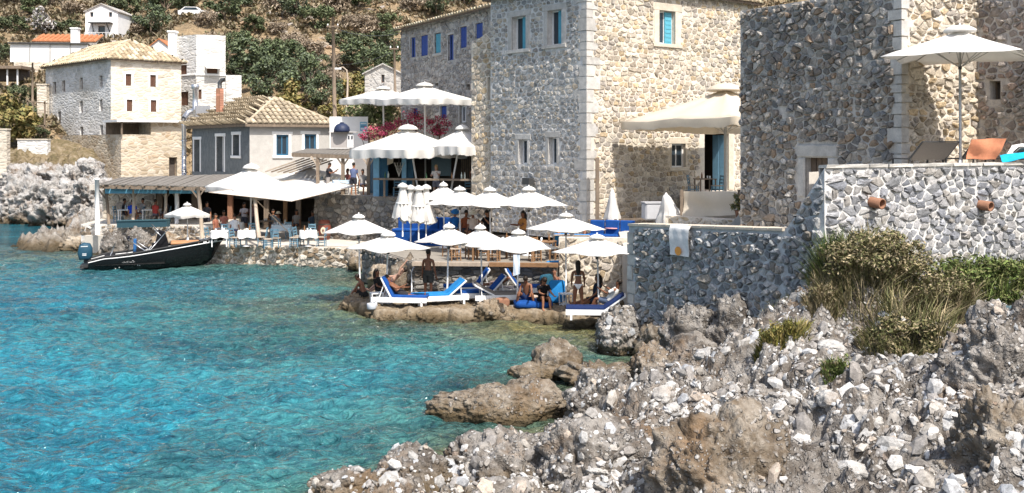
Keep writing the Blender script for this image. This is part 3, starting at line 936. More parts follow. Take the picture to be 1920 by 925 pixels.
MAT['rock_far'] = rock_material('pale headland rock', (.17, .14, .115), (.36, .34, .32), (.52, .51, .49), 0.25, 1.6, 0.9, 0.12)
MAT['rock_ledge'] = rock_material('tan ledge rock', (.11, .08, .05), (.28, .225, .165), (.44, .39, .32), 0.2, 5.0, 0.72)
MAT['pebble'] = stone_mat('pebble', scale=14, bd=0.01)
MAT['paving'] = plain('pale worn concrete paving', (.52, .48, .42), .92, .2, 2.5, .1, .3, .02)
MAT['shade_floor'] = plain('shade darkened worn flagging', (.25, .225, .19), .92, .25, 3, .1, .4, .02)  # floor colour lowered to stand in for shade under the canopies
def tps(P, Z):
    P = np.asarray(P, float); n = len(P)
    d = np.linalg.norm(P[:, None] - P[None], axis=2)
    K = np.where(d > 0, d * d * np.log(d + 1e-12), 0) + np.eye(n) * 0.05
    A = np.zeros((n + 3, n + 3)); A[:n, :n] = K
    A[:n, n] = 1; A[:n, n+1:] = P; A[n:, :n] = A[:n, n:].T
    w = np.linalg.solve(A, np.concatenate([np.asarray(Z, float), np.zeros(3)]))
    def f(x, y):
        x = np.asarray(x, float); y = np.asarray(y, float)
        r = w[n] + w[n+1] * x + w[n+2] * y
        for i in range(n):
            dd = (x - P[i, 0]) ** 2 + (y - P[i, 1]) ** 2
            r = r + w[i] * 0.5 * dd * np.log(dd + 1e-12)
        return r
    return f
def grid_mesh(name, xs, ys, Z, mat, parent=None, cols=None, smooth=True, keep=None):
    X, Y = np.meshgrid(xs, ys)
    nx, ny = len(xs), len(ys)
    vs = np.stack([X.ravel(), Y.ravel(), Z.ravel()], 1)
    i = np.arange(nx * ny).reshape(ny, nx)
    f = np.stack([i[:-1, :-1].ravel(), i[:-1, 1:].ravel(), i[1:, 1:].ravel(), i[1:, :-1].ravel()], 1)
    if keep is not None:
        kq = keep[:-1, :-1] | keep[1:, :-1] | keep[:-1, 1:] | keep[1:, 1:]
        f = f[kq.ravel()]
        used = np.unique(f); remap = -np.ones(nx * ny, int); remap[used] = np.arange(len(used))
        vs = vs[used]; f = remap[f]
        if cols is not None: cols = cols[used]
    return np_mesh(name, vs, f, mat, parent, cols, smooth)
pts, zs = [], []
def cp(x, y, d): p = at(x, y, d); pts.append((p.x, p.y)); zs.append(p.z)
def cz(x, y, z, zz=None):
    p = onz(x, y, z); pts.append((p.x, p.y)); zs.append(z if zz is None else zz)
for q in ((640,925),(760,890),(850,862),(950,838),(1040,815),(1065,790),(1110,745),(1180,700),(1205,675)): cz(q[0], q[1], 0.0)
for q in ((500,925,-1.2),(600,860,-1.2),(750,810,-1.1),(900,790,-.9),(980,770,-.8),(1000,690,-.8),(1100,640,-.7),(800,640,-1.6),(1120,690,-.35),(300,925,-1.8)): cz(q[0], q[1], 0.0, q[2])
for q in ((900,880,19),(1000,870,19.2),(1100,800,21),(1150,720,23.5),(1230,700,24.5),(1250,650,27),(1330,640,26.5),(1340,592,27.7),(1430,600,26),(1530,560,24.7),
          (1560,505,24.3),(1700,520,25.3),(1850,510,26.3),(1600,700,19.5),(1400,700,21),(1400,800,18),(1400,925,15),(1250,850,18),(1200,925,16.3),(1000,925,17.5),
          (1600,800,17),(1600,925,14.3),(1780,700,18.5),(1760,820,15.3),(1800,910,13.6),(1900,925,13),(1900,620,19.5),(1900,720,17),(1650,590,22),(1800,590,21.5),(2150,700,17),(2150,560,21)):
    cp(*q)
for q in ((-3.5, 12, -.8), (2, 11, .3), (6, 10, 1.0), (12, 10, 1.6), (8, 30, 2.6), (13, 31, 2.9), (5, 33, 1.6)): pts.append(q[:2]); zs.append(q[2])
SHORE = tps(pts, zs)
def shore_z(x, y):
    z = SHORE(x, y)
    wx, wy = x + .25 * fbm(x * 1.1, y * 1.1, oct=3, seed=3), y + .25 * fbm(x * 1.1 + 9, y * 1.1, oct=3, seed=4)
    amp = smooth01(-1.0, .5, z)
    z = z + amp * (.30 * fbm(wx * .7, wy * .7, oct=5, seed=5) + .12 * fbm(wx * 1.6, wy * 1.6, oct=4, seed=6, ridge=True) - .05)
    f1, f2, c = worley(wx * 1.5, wy * 1.5, seed=8)
    z = z + amp * (.26 * (c - .45) * smooth01(0.0, .26, f2 - f1) - .10 * (1 - smooth01(0, .16, f2 - f1)))
    f1, f2, c = worley(wx * .62, wy * .8, seed=13)
    z = z + amp * (.30 * (c - .5) * smooth01(0.0, .24, f2 - f1) - .10 * (1 - smooth01(0, .12, f2 - f1)))
    z = z + amp * .035 * fbm(wx * 5.5, wy * 5.5, oct=3, seed=14, ridge=True)
    f1, f2, c = worley(wx * 3.1, wy * 3.6, seed=15)
    z = z + amp * .11 * (c - .5) * smooth01(0, .14, f2 - f1)
    f1, f2, c = worley(wx * 5.2, wy * 5.2, seed=9)
    z = z + amp * .12 * (np.sqrt(np.clip(.5 - f1, 0, 1)) * (c > .35) - .2)
    f1, f2, c = worley(wx * 9.5, wy * 9.5, seed=10)
    z = z + amp * .05 * (np.sqrt(np.clip(.5 - f1, 0, 1)) * (c > .3) - .2)
    return z
xs = np.arange(-6.2, 15.0, .042); ys = np.arange(9.5, 31.5, .042)
X, Y = np.meshgrid(xs, ys)
Z = shore_z(X, Y)
keep = (Z > -.7) & ((X - W1_A.x) * W1F.n.x + (Y - W1_A.y) * W1F.n.y > -.35) & ((X - W2F.O.x) * W2F.n.x + (Y - W2F.O.y) * W2F.n.y > -.4)
keep &= (np.abs(X) < Y * .56 + .5)
shore = tag(grid_mesh('rocky_shore', xs, ys, Z, MAT['rock'], None, None, False, keep), kind='structure')
def shore_h(x, y): return float(shore_z(np.array([x]), np.array([y]))[0])
def pebble_shape(rg, n=2):
    bm = bmesh.new(); bmesh.ops.create_icosphere(bm, subdivisions=1, radius=1.0)
    ax = Vector((rg.uniform(.8, 1.25), rg.uniform(.6, .95), rg.uniform(.28, .5)))
    vs = []
    for v_ in bm.verts:
        k = rg.uniform(.82, 1.1)
        vs.append(Vector((v_.co.x * ax.x * k, v_.co.y * ax.y * k, v_.co.z * ax.z * k)))
    fs = [tuple(q.index for q in f.verts) for f in bm.faces]
    bm.free()
    return vs, fs
PEB = [pebble_shape(random.Random(100 + i)) for i in range(14)]
PEB_PAL = [(.42,.41,.39), (.50,.49,.475), (.33,.315,.295), (.38,.355,.32), (.27,.255,.24), (.56,.55,.53), (.36,.31,.26), (.40,.41,.42), (.27,.25,.23), (.46,.45,.43)]
def scatter_pebbles():
    rg = random.Random(77)
    N = 18000
    lst = []
    sx = np.array([rg.uniform(-4, 14) for _ in range(N * 3)]); sy = np.array([rg.uniform(11.5, 28) for _ in range(N * 3)])
    ok = (SHORE(sx, sy) > .1) & (np.abs(sx) < sy * .53)
    ok &= ((sx - W1_A.x) * W1F.n.x + (sy - W1_A.y) * W1F.n.y > .1) & ((sx - W2F.O.x) * W2F.n.x + (sy - W2F.O.y) * W2F.n.y > .1)
    dens = fbm(sx * .45, sy * .45, oct=3, seed=21) + .25 * smooth01(1.0, 2.0, SHORE(sx, sy))
    ok &= dens > -.25
    sx, sy = sx[ok][:N], sy[ok][:N]
    sz = shore_z(sx, sy)
    e = .06
    gx = (shore_z(sx + e, sy) - shore_z(sx - e, sy)) / (2 * e); gy = (shore_z(sx, sy + e) - shore_z(sx, sy - e)) / (2 * e)
    for i in range(len(sx)):
        r = .028 * (rg.paretovariate(1.9)); r = min(r, .19)
        if r < .03 and rg.random() < .3: continue
        nrm = Vector((-gx[i], -gy[i], 1)).normalized()
        q = Vector((0, 0, 1)).rotation_difference(nrm) @ Quaternion((0, 0, 1), rg.uniform(0, 6.28)) @ Quaternion((1, 0, 0), rg.uniform(-.5, .5))
        c = rg.choice(PEB_PAL); k = rg.uniform(.75, 1.15)
        lst.append((r, Vector((sx[i], sy[i], sz[i])) - nrm * r * rg.uniform(.05, .3), q, rg.randrange(len(PEB)), (c[0]*k, c[1]*k, c[2]*k)))
    def sc_(t):
        p = px(t[1]); return t[0] / t[1].y if (0 < p[0] < 1920 and p[1] < 925) else 0
    lst.sort(key=sc_, reverse=True)
    for r, p, q, s, c in lst[:300]:
        vs, fs = PEB[s]
        mb = MB(); mb.add([q @ (v_ * r) for v_ in vs], fs, c, False)
        o = mb.build('stone', MAT['pebble'], shore); o.location = p
    mb = MB()
    for r, p, q, s, c in lst[300:]:
        vs, fs = PEB[s]
        mb.add([p + q @ (v_ * r) for v_ in vs], fs, c, False)
    tag(mb.build('stone', MAT['pebble'], shore), kind='stuff')
scatter_pebbles()
def ico(sub):
    bm = bmesh.new(); bmesh.ops.create_icosphere(bm, subdivisions=sub, radius=1.0)
    v_ = np.array([q.co[:] for q in bm.verts]); f = np.array([[q.index for q in t.verts] for t in bm.faces]); bm.free()
    return v_, f
ICO = {s: ico(s) for s in (3, 4, 5, 6)}
def boulder(label, c, r, seed, mat='rock', sub=5, rz=0.0, rough=1.0, freq=1.0, flat=0.0, name='boulder', tilt=0.0, group=None, cobble=0.0, cat='rock'):
    v_, f = ICO[sub]; cob = cobble
    r = np.array(r, float)
    base = v_ * r
    L = r.mean()
    s = freq / L
    q = base * s + seed * 13.7
    d = .30 * fbm(q[:, 0], q[:, 1], q[:, 2], oct=6, seed=seed, gain=.56) * rough
    d = d + .16 * fbm(q[:, 0] * 1.7, q[:, 1] * 1.7, q[:, 2] * 1.7, oct=4, seed=seed + 5, ridge=True) * rough
    f1, f2, cid = worley(q[:, 0] * 1.6, q[:, 1] * 1.6, q[:, 2] * 1.6, seed=seed + 2)
    d = d + .22 * rough * (cid - .5) * smooth01(0, .25, f2 - f1) - .13 * rough * (1 - smooth01(0, .12, f2 - f1))
    d = d + .055 * rough * fbm(q[:, 0] * 5, q[:, 1] * 5, q[:, 2] * 5, oct=3, seed=seed + 7, ridge=True)
    f1, f2, cid = worley(q[:, 0] * 4.2, q[:, 1] * 4.2, q[:, 2] * 5.5, seed=seed + 3)
    d = d + .085 * rough * (cid - .5) * smooth01(0, .12, f2 - f1) - .05 * rough * (1 - smooth01(0, .1, f2 - f1))
    co = base * (1 + d)[:, None]
    if cobble:
      for cobble in (cobble, cobble * .5):
        w = base / cobble
        f1, f2, cid = worley(w[:, 0], w[:, 1], w[:, 2], seed=seed + 9)
        co = co + v_ * (cobble * .50 * (np.sqrt(np.clip(.55 - f1, 0, 1)) * (cid > .4) - .25))[:, None]
    if flat: co[:, 2] = np.where(co[:, 2] > r[2] * (1 - flat), r[2] * (1 - flat) + (co[:, 2] - r[2] * (1 - flat)) * .25, co[:, 2])
    R = np.array(Matrix.Rotation(rz, 3, 'Z') @ Matrix.Rotation(tilt, 3, 'Y'))
    co = co @ R.T
    o = np_mesh(name, co, f, MAT[mat], None, None, False)
    o.location = c
    if cob and mat == 'rock':   # stones set in the conglomerate
        rg = random.Random(seed); vv = o.data.vertices; big = []
        for _ in range(int(420 * min(2.2, L * L / .4))):
            k = rg.randrange(len(vv)); n_ = vv[k].normal
            if n_.z < -.2 or n_.y > .5: continue
            s = min(.15, .022 * rg.paretovariate(1.7)); q = Vector((0, 0, 1)).rotation_difference(n_) @ Quaternion((0, 0, 1), rg.uniform(0, 6.28))
            cc = rg.choice(PEB_PAL); t = rg.uniform(.75, 1.1); ps, pf = PEB[rg.randrange(len(PEB))]
            big.append((s, vv[k].co - n_ * s * .12, [q @ (a * s) for a in ps], pf, (cc[0] * t, cc[1] * t, cc[2] * t)))
        big.sort(key=lambda a: -a[0]); rest = MB()
        for i, (s, p, ps, pf, cc) in enumerate(big):
            if i < 25:
                m_ = MB(); m_.add(ps, pf, cc); e = m_.build('stone', MAT['pebble'], o); e.location = p
            else: rest.add([p + a for a in ps], pf, cc)
        if rest.v: tag(rest.build('stone', MAT['pebble'], o), kind='stuff')
    return tag(o, label, cat, group)
R_ = math.radians
def bpx(label, x0, x1, ytop, ybase, d, depth, seed, mat='rock', zbase=None, **k):
    """a rock that fills columns x0..x1 from ytop down to ybase at distance d, depth metres deep"""
    a, b = at(x0, ybase, d), at(x1, ytop, d)
    cx, w, zt = (a.x + b.x) / 2, (b.x - a.x) / 2, b.z
    zb = a.z
    return boulder(label, (cx, d + depth * .3, zb + (zt - zb) * .30), (w * .95, depth, (zt - zb) * .70), seed, mat, **k)
bpx('long low brown rock reaching out into the water', 800, 1075, 728, 792, 23.4, .6, 3, 'rock_brown', sub=6, cobble=.09, freq=1.3, rough=.55)
bpx('pale crest of the long brown rock nearest its shore end', 925, 1060, 718, 786, 23.9, .5, 31, 'rock_brown', sub=5, cobble=.09, freq=1.2, rough=.6)
bpx('rounded brown rock standing out of the green water', 1000, 1092, 648, 712, 27.6, .55, 5, 'rock_brown', sub=5, cobble=.1, rough=.6)
bpx('flat brown ledge at the foot of the rounded rock', 958, 1065, 684, 714, 27.2, .45, 7, 'rock_brown', sub=5, rough=.6)
bpx('low tan ledge between the green water and the shore', 1060, 1185, 688, 724, 26.4, .6, 8, 'rock_brown', sub=5, freq=1.4)
bpx('large rounded grey boulder at the water under the wall corner', 1122, 1206, 578, 672, 30.6, .75, 9, 'rock', sub=6, cobble=.12, rough=.55)
bpx('dark undercut block below the shaded wall', 1196, 1262, 608, 668, 29.9, .5, 10, 'rock_brown', sub=5)
bpx('pointed pale boulder leaning on the shaded wall', 1252, 1344, 570, 668, 27.4, .5, 11, 'rock', sub=5, rough=.9, freq=.9)
bpx('white flat topped boulder below the pointed one', 1252, 1352, 632, 696, 26.4, .55, 12, 'rock', sub=5, rough=.6)
bpx('upright grey boulder beside the pointed one', 1335, 1425, 584, 676, 26.8, .5, 13, 'rock', sub=5, rough=1.1)
bpx('grey boulder with white cobbles in the middle of the shore', 1058, 1206, 700, 806, 22.4, .75, 14, 'rock', sub=6, cobble=.13, rough=.7)
bpx('brown boulder between the white boulder and the water', 1180, 1262, 655, 712, 25.2, .6, 15, 'rock_brown', sub=5, cobble=.12)
bpx('rounded conglomerate boulder at the lower water edge', 690, 850, 858, 940, 18.6, .7, 16, 'rock', sub=6, cobble=.09, rough=.7)
bpx('small pebble crusted rock lowest by the water', 585, 720, 890, 945, 18.0, .5, 17, 'rock', sub=6, cobble=.07, rough=.7)
bpx('broad cracked rock slope at the bottom of the shore', 840, 1060, 832, 950, 18.9, 1.0, 18, 'rock', sub=6, cobble=.10, rough=.6)
bpx('grey brown boulder at the bottom centre', 1010, 1240, 800, 960, 18.2, 1.1, 19, 'rock', sub=6, cobble=.12, rough=.6)
bpx('pebbly outcrop below the dark shrub at the right edge', 1792, 1990, 588, 790, 17.6, .8, 20, 'rock', sub=6, cobble=.13, rough=.75)
bpx('brown layered rock in the hollow at lower right', 1800, 1990, 770, 960, 14.2, .7, 22, 'rock_brown', sub=6, cobble=.2, rough=1.1)
bpx('blunt grey rock in the middle of the pebble slope', 1330, 1480, 640, 740, 22.5, .5, 23, 'rock', sub=5, rough=.9, cobble=.1)
bpx('grey split stone on the pebble slope', 1410, 1500, 748, 800, 18.6, .35, 24, 'rock', sub=5, rough=.8)
bpx('worn brown outcrop at the bottom centre right', 1240, 1480, 812, 970, 15.9, .8, 25, 'rock_brown', sub=6, cobble=.07, rough=.8)
bpx('smooth grey green stone low in the pebble slope', 1720, 1800, 870, 930, 14.6, .3, 26, 'rock', sub=4, rough=.4)
def inside_dist(poly, X, Y):
    """signed distance to a polygon, positive inside"""
    n = len(poly); best = np.full(X.shape, 1e9); ins = np.zeros(X.shape, bool)
    for i in range(n):
        (ax, ay), (bx, by) = poly[i], poly[(i + 1) % n]
        t = np.clip(((X - ax) * (bx - ax) + (Y - ay) * (by - ay)) / ((bx - ax) ** 2 + (by - ay) ** 2), 0, 1)
        best = np.minimum(best, np.hypot(X - ax - t * (bx - ax), Y - ay - t * (by - ay)))
        cond = ((ay > Y) != (by > Y)) & (X < (bx - ax) * (Y - ay) / (by - ay + 1e-12) + ax)
        ins ^= cond
    return np.where(ins, best, -best)
def platform(name, poly, ztop, res, mat, rough=.06, edge=.16, wob=.35, seed=1, step=.25):
    P = np.array(poly); x0, y0 = P.min(0) - .8; x1, y1 = P.max(0) + .8
    xs = np.arange(x0, x1, res); ys = np.arange(y0, y1, res)
    X, Y = np.meshgrid(xs, ys)
    d = inside_dist(poly, X, Y) + wob * fbm(X * 1.1, Y * 1.1, oct=4, seed=seed)
    lay = np.round((d + .1) / .22) * .0
    z = -.6 + (ztop + .6) * smooth01(-edge, edge, d)
    z = z + smooth01(-edge, edge, d) * (rough * fbm(X * 1.5, Y * 1.5, oct=5, seed=seed + 3) + rough * .8 * fbm(X * 3, Y * 3, oct=3, seed=seed + 8, ridge=True))
    keep = z > -.5
    return tag(grid_mesh(name, xs, ys, z, MAT[mat], None, None, False, keep), kind='structure')
def g(x, y, z): p = onz(x, y, z); return (p.x, p.y)
LD_Z = .36
LD = [g(700, 580, LD_Z), g(760, 584, LD_Z), g(860, 584, LD_Z), g(960, 583, LD_Z), g(1060, 587, LD_Z), g(1130, 592, LD_Z), (3.6, 31.6), (4.0, 40.6), (-3.0, 41.2), (-5.2, 42.0), g(655, 560, LD_Z)]
platform('bathing_platform', LD, LD_Z, .06, 'rock_ledge', .05, .10, .28, 4)
bpx('craggy tan rock at the left tip of the bathing platform', 636, 700, 556, 592, 38.6, .7, 41, 'rock_ledge', sub=5)
bpx('tan rock slab under the white loungers', 690, 800, 580, 612, 36.6, .6, 42, 'rock_ledge', sub=5, freq=1.6)
bpx('dark layered boulder behind the left umbrella pole', 735, 800, 485, 545, 41.5, .7, 43, 'rock_brown', sub=4)
bpx('yellow stained boulder in the small inlet', 690, 745, 497, 532, 43.5, .6, 44, 'rock_ledge', sub=4)
bpx('yellow stained rock under the quay end', 655, 720, 462, 500, 50.5, .9, 45, 'rock_ledge', sub=4)
bpx('brown boulder between the quay and the bathing platform', 706, 790, 455, 505, 46.5, .9, 46, 'rock_brown', sub=4)
for i, (x0, x1, y0, lab) in enumerate(((690, 775, 588, 'layered tan rock lip below the left lounger'), (760, 850, 586, 'layered tan rock lip below the patterned lounger'), (835, 915, 586, 'layered brown rock lip left of the knobbly rock pile'), (930, 1015, 582, 'long brown rock lip below the big blue cushion'), (1000, 1075, 584, 'brown rock lip below the bikini woman'), (1060, 1140, 588, 'dark wet rock lip beside the grey boulder'))):
    bpx(lab, x0, x1, y0 + (4 if i < 3 else 8), 614, 36.2 - .3 * (i > 2), .45, 140 + i, 'rock_ledge', sub=5, freq=2.2, rough=.8)
bpx('knobbly rock pile on the platform edge', 896, 946, 568, 600, 36.1, .3, 47, 'rock_ledge', sub=5, freq=1.6, rough=1.0)
bpx('flat wet ledge under the platform edge beside the grey boulder', 1060, 1140, 600, 616, 34.9, .4, 48, 'rock_ledge', sub=4)
T2_Z = 1.5
mb = MB(); mb.prism([(-3.6, 40.6), (4.2, 39.95), (12, 38), (14, 60), (-6, 60), (-6.2, 46.4), (-4.15, 41.8)], -.5, T2_Z)
tag(mb.build('sun_terrace', MAT['shade_floor']), kind='structure')
def low_wall(name, label, A, B, z0, z1, seed, pal, mort, w=.34, h=.22, gap=.02, proud=(.03, .09), limit=200, group=None, thick=.4, jit=.5):
    A, B = Vector(A), Vector(B)
    u = (B - A).normalized(); f = Face(A, u, (u.y, -u.x))
    if f.n.dot(-A) < 0: f.n = -f.n
    t = thing(name, label, 'wall', (A.x, A.y, z0), 0, group)
    L = (B - A).length
    mb = MB(); wall_sheet(mb, f, 0, L, z0, z1)
    mb.add([f.P(0, z1), f.P(L, z1), f.P(L, z1, -thick), f.P(0, z1, -thick)], [(0, 1, 2, 3)])
    for a in (0, L): mb.add([f.P(a, z0), f.P(a, z1), f.P(a, z1, -thick), f.P(a, z0, -thick)], [(0, 1, 2, 3)])
    mb.build('wall', MAT[mort], t, world=True)
    emit_stones(t, stones(f, cells(0, L, z0, z1, w, h, jit, seed=seed), gap, proud, pal, seed, .18), limit)
    return t, f, L
low_wall('terrace_retaining_wall', 'low shaded wall of flat stones behind the blue loungers', (-3.7, 40.42), (1.7, 39.92), .2, T2_Z - .02, 51, PAL_SHADE, 'mortar_shade', .46, .17, .02)
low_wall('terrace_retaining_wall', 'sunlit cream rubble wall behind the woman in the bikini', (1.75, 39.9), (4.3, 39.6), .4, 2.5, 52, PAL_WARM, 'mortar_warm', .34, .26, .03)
tw, tf, tl = low_wall('terrace_retaining_wall', 'rough grey wall under the cafe bar beside the furled umbrellas', at(590, 0, 57.5).xy, at(752, 0, 53.5).xy, .7, 3.3, 53, PAL_SHADE + PAL_DARK[:3], 'mortar_shade', .40, .25, .03)
low_wall('terrace_retaining_wall', 'dark rubble wall at the water side of the sun terrace', (-6.55, 46.6), (-3.66, 40.46), .0, T2_Z - .02, 58, PAL_SHADE, 'mortar_shade', .42, .26, .03)
low_wall('terrace_retaining_wall', 'shaded grey wall behind the blue bench and seated bathers', at(752, 0, 53.4).xy, at(921, 0, 51.2).xy, 1.7, 3.3, 54, PAL_SHADE, 'mortar_shade', .42, .26, .04)
for i, (a, b) in enumerate((((-3.75, 40.25), (-.9, 40.02)), ((-.85, 40.0), (1.72, 39.72)))):
    mb = MB(); mb.bar((a[0], a[1], T2_Z - .02), (b[0], b[1], T2_Z - .02), .22, .14)
    tag(mb.build('timber_beam', MAT['wood_warm' if i else 'wood_pale']), 'orange brown timber edging the sun terrace above the blue cushions' if i else 'grey timber edging the sun terrace above the white loungers', 'beam')
mb = MB(); mb.prism([at(1286, 0, 41.6).xy[:], at(1400, 0, 40.0).xy[:], (14.5, 54), T1R.P(T1R.uv(1286, 300)[0], 0, .02).xy[:]], T2_Z - .3, 3.72)
tag(mb.build('bar_terrace', MAT['paving']), kind='structure')
mb = MB(); mb.prism([W1F.P(0, 0, -.5).xy[:], W1F.P(W1_L - .1, 0, -.5).xy[:], T2L.P(-.2, 0, .1).xy[:], T2L.P(T2_WL, 0, .1).xy[:], (8.6, 41.6), (4.4, 44.2), (4.0, 38.2)], -.5, [2.4, 2.6, 3.3, 3.0, 2.7, 2.4, 2.3])
tag(mb.build('yard', MAT['paving']), kind='structure')
mb = MB(); mb.prism([W2F.P(.02, 0, -.5).xy[:], W2F.P(11, 0, -.5).xy[:], (20, 36), T2R.P(3.4, 0, -.2).xy[:], T2L.P(-.02, 0, .02).xy[:]], 2.0, 5.34)
tag(mb.build('roof_terrace', MAT['paving']), kind='structure')
low_wall('parapet', 'low cream stone parapet under the hanging canvas', at(1243, 0, 41.2).xy, at(1392, 0, 38.6).xy, 2.2, 3.24, 55, PAL_WARM, 'mortar_warm', .3, .2, .03, (.02, .06), 80)
Q_Z = .96
QF = [onz(392, 458, Q_Z), onz(470, 461, Q_Z), onz(560, 462, Q_Z), onz(652, 464, Q_Z)]
mb = MB(); mb.prism([(p.x, p.y + .15) for p in QF] + [(-7.2, 57), (-10, 66), (-24, 68), (-23.5, 58.6), (-16.5, 57.5)], -.5, Q_Z)
tag(mb.build('quay', MAT['paving']), kind='structure')
mb = MB(); mb.prism([(-23.9, 59.2), (-16.2, 58.2), (-16.2, 66), (-25, 68)], .2, 1.55)
tag(mb.build('pergola_floor', MAT['paving']), kind='structure')
low_wall('quay_wall', 'whitewashed rubble base under the left pergola', (-23.9, 59.15), (-16.2, 58.15), -.3, 1.53, 59, [(.46,.43,.38), (.54,.50,.45), (.36,.32,.27), (.30,.24,.18)], 'mortar_grey', .34, .2, .022, (.03, .12), 140)
for i, (x0, x1, y0, lab) in enumerate(((188, 236, 440, 'pale shore rock under the white post'), (228, 282, 434, 'pale shore rock below the left end of the planter'), (270, 330, 440, 'tan shore rock behind the boat console'), (318, 372, 446, 'low grey shore rock behind the bow cushion'), (120, 192, 446, 'brown ledge left of the white post'), (58, 150, 458, 'low dark ledge farthest out left of the boat'))):
    bpx(lab, x0, x1, y0, 482 if i < 4 else 472, 57.2 if i < 4 else 60.5, .9, 160 + i, 'rock' if i < 2 else 'rock_ledge', sub=5, rough=.9)
for i, (a, b) in enumerate(zip(QF, QF[1:])):
    low_wall('quay_wall', ['rough whitewashed quay wall by the boat bow', 'whitewashed quay wall below the taverna chairs', 'crumbling end of the quay wall by the umbrellas'][i], a.xy, b.xy, -.3, Q_Z, 60 + i,
             [(.42,.38,.32), (.50,.46,.40), (.34,.28,.21), (.28,.21,.14)], 'mortar_warm', .30, .17, .022, (.03, .13), 120, None, .3, .65)
rb = random.Random(12)
for i in range(7):
    x = 400 + i * 37
    bpx(['brown wave worn rock at the foot of the quay'][0] + ', ' + ['nearest the boat bow', 'second from the boat bow', 'below the mooring rope', 'below the leaning pole', 'below the empty chair', 'below the white table', 'nearest the umbrellas'][i],
        x - 8, x + 44, 470 + rb.uniform(-2, 6), 496, 54.2 + rb.uniform(-.2, .3), .5, 70 + i, 'rock_ledge', sub=4, freq=1.5)
pts, zs = [], []
for q in ((-40,420),(0,419),(100,424),(170,428),(60,462),(150,474),(250,480),(350,486),(400,490)): cz(q[0], q[1], 0.0)
for q in ((-60,450,-2),(20,445,-1.5),(100,446,-.6),(40,490,-1.5),(200,505,-1.2),(380,505,-1),(450,520,-1.5)): cz(q[0], q[1], 0.0, q[2])
for q in ((0,400,82.5),(100,400,82.5),(0,360,83.5),(90,360,83),(160,370,80),(0,330,84.5),(100,312,84.5),(180,312,82),(185,350,78),(185,395,71),(0,285,88),(60,290,87),(150,300,86),(130,445,63.5),(190,440,62),
          (250,446,60.5),(330,452,58.5),(390,458,57),(185,420,66),(-100,330,86),(-100,280,92)): cp(*q)
for q in ((-22, 66, 1.6), (-16, 66, 1.4), (-20, 76, 4.6), (-14, 80, 4.6), (-30, 95, 6.5), (-60, 95, 6.5)): pts.append(q[:2]); zs.append(q[2])
HEAD = tps(pts, zs)
xs = np.arange(-56, -13.5, .13); ys = np.arange(54.5, 92, .13)
X, Y = np.meshgrid(xs, ys)
Z = HEAD(X, Y)
amp = smooth01(-1, .6, Z) * (1 - .6 * smooth01(4.3, 5.2, Z))
wx, wy = X + .6 * fbm(X * .4, Y * .4, oct=3, seed=41), Y + .6 * fbm(X * .4 + 7, Y * .4, oct=3, seed=42)
f1, f2, c = worley(wx * .55, wy * .4, seed=43)
Z = Z + amp * (.75 * fbm(wx * .35, wy * .35, oct=5, seed=44) + .75 * fbm(wx * .8, wy * .8, oct=5, seed=45, ridge=True, gain=.6) - .2 + .9 * (c - .5) * smooth01(0, .2, f2 - f1))
f1, f2, c = worley(wx * 1.6, wy * 1.3, seed=46)
Z = Z + amp * .35 * (c - .5) * smooth01(0, .2, f2 - f1)
plot = inside_dist([(-25.3, 59), (-13, 57.5), (-13, 90), (-25.3, 90)], X, Y)
Z = np.where(plot > -.4, np.minimum(Z, .9 - 2 * smooth01(-.4, 1, plot)), Z)
lim = 2.9 + .22 * np.clip(Y - 76, -4, 20) + .35 * fbm(X * .5, Y * .5, oct=4, seed=48)
lim = lim - smooth01(-.395, -.365, X / Y) * 3.2
Z = np.minimum(Z, lim)
def headland_mat():
    m = rock_material('headland of pale rock and dry grass', (.12, .095, .075), (.31, .29, .265), (.50, .485, .46), 0.25, 1.7, 1.3, 0.12)
    nt = m.node_tree; b = nt.nodes['Principled BSDF']
    src = b.inputs['Base Color'].links[0].from_socket
    p = pos(nt); sx = nt.nodes.new('ShaderNodeSeparateXYZ'); nt.links.new(p, sx.inputs[0])
    n1 = noise(nt, p, .5, 5, .6); n2 = noise(nt, p, 2.2, 4, .65)
    k = ramp(nt, math_(nt, 'ADD', sx.outputs[2], math_(nt, 'MULTIPLY', math_(nt, 'SUBTRACT', n1, .5), 3.0)), [(0, (0, 0, 0)), (1, (1, 1, 1))])
    mr = nt.nodes.new('ShaderNodeMapRange'); mr.inputs[1].default_value = 3.9; mr.inputs[2].default_value = 4.5
    nt.links.new(math_(nt, 'ADD', sx.outputs[2], math_(nt, 'MULTIPLY', math_(nt, 'SUBTRACT', n1, .5), 2.2)), mr.inputs[0])
    grass = ramp(nt, n2, [(0.3, (.10, .09, .045)), (.5, (.20, .155, .09)), (.7, (.31, .255, .18))])
    nt.links.new(mixc(nt, mr.outputs[0], src, grass), b.inputs['Base Color'])
    return m
MAT['headland'] = headland_mat()
WH = ['farthest left by the water', 'second from the left by the water', 'in the middle by the water', 'fourth along the water', 'nearest the pergola by the water', 'at mid height on the left', 'at mid height, second', 'at mid height in the middle', 'at mid height, fourth', 'at mid height beside the white post', 'highest on the left', 'highest, second', 'highest in the middle', 'highest, beside the garden wall']
for i in range(14):
    rw, k = (0, i) if i < 5 else (1, i - 5) if i < 10 else (2, i - 10)
    x = (18, 52, 88, 122, 160)[k] + (0, 12, 22)[rw]; y = (418, 382, 345)[rw]
    bpx('pale craggy headland rock, ' + WH[i], x - 26, x + 26, y - (42, 40, 30)[rw], y + 4, (82.0, 82.8, 83.4)[rw] - .035 * x * (rw < 2), 1.5, 180 + i, 'rock_far', sub=5, rough=1.15, freq=1.5)
bpx('white boulder standing at the corner of the garden wall', 150, 190, 300, 335, 80, 1.0, 199, 'rock_far', sub=5)
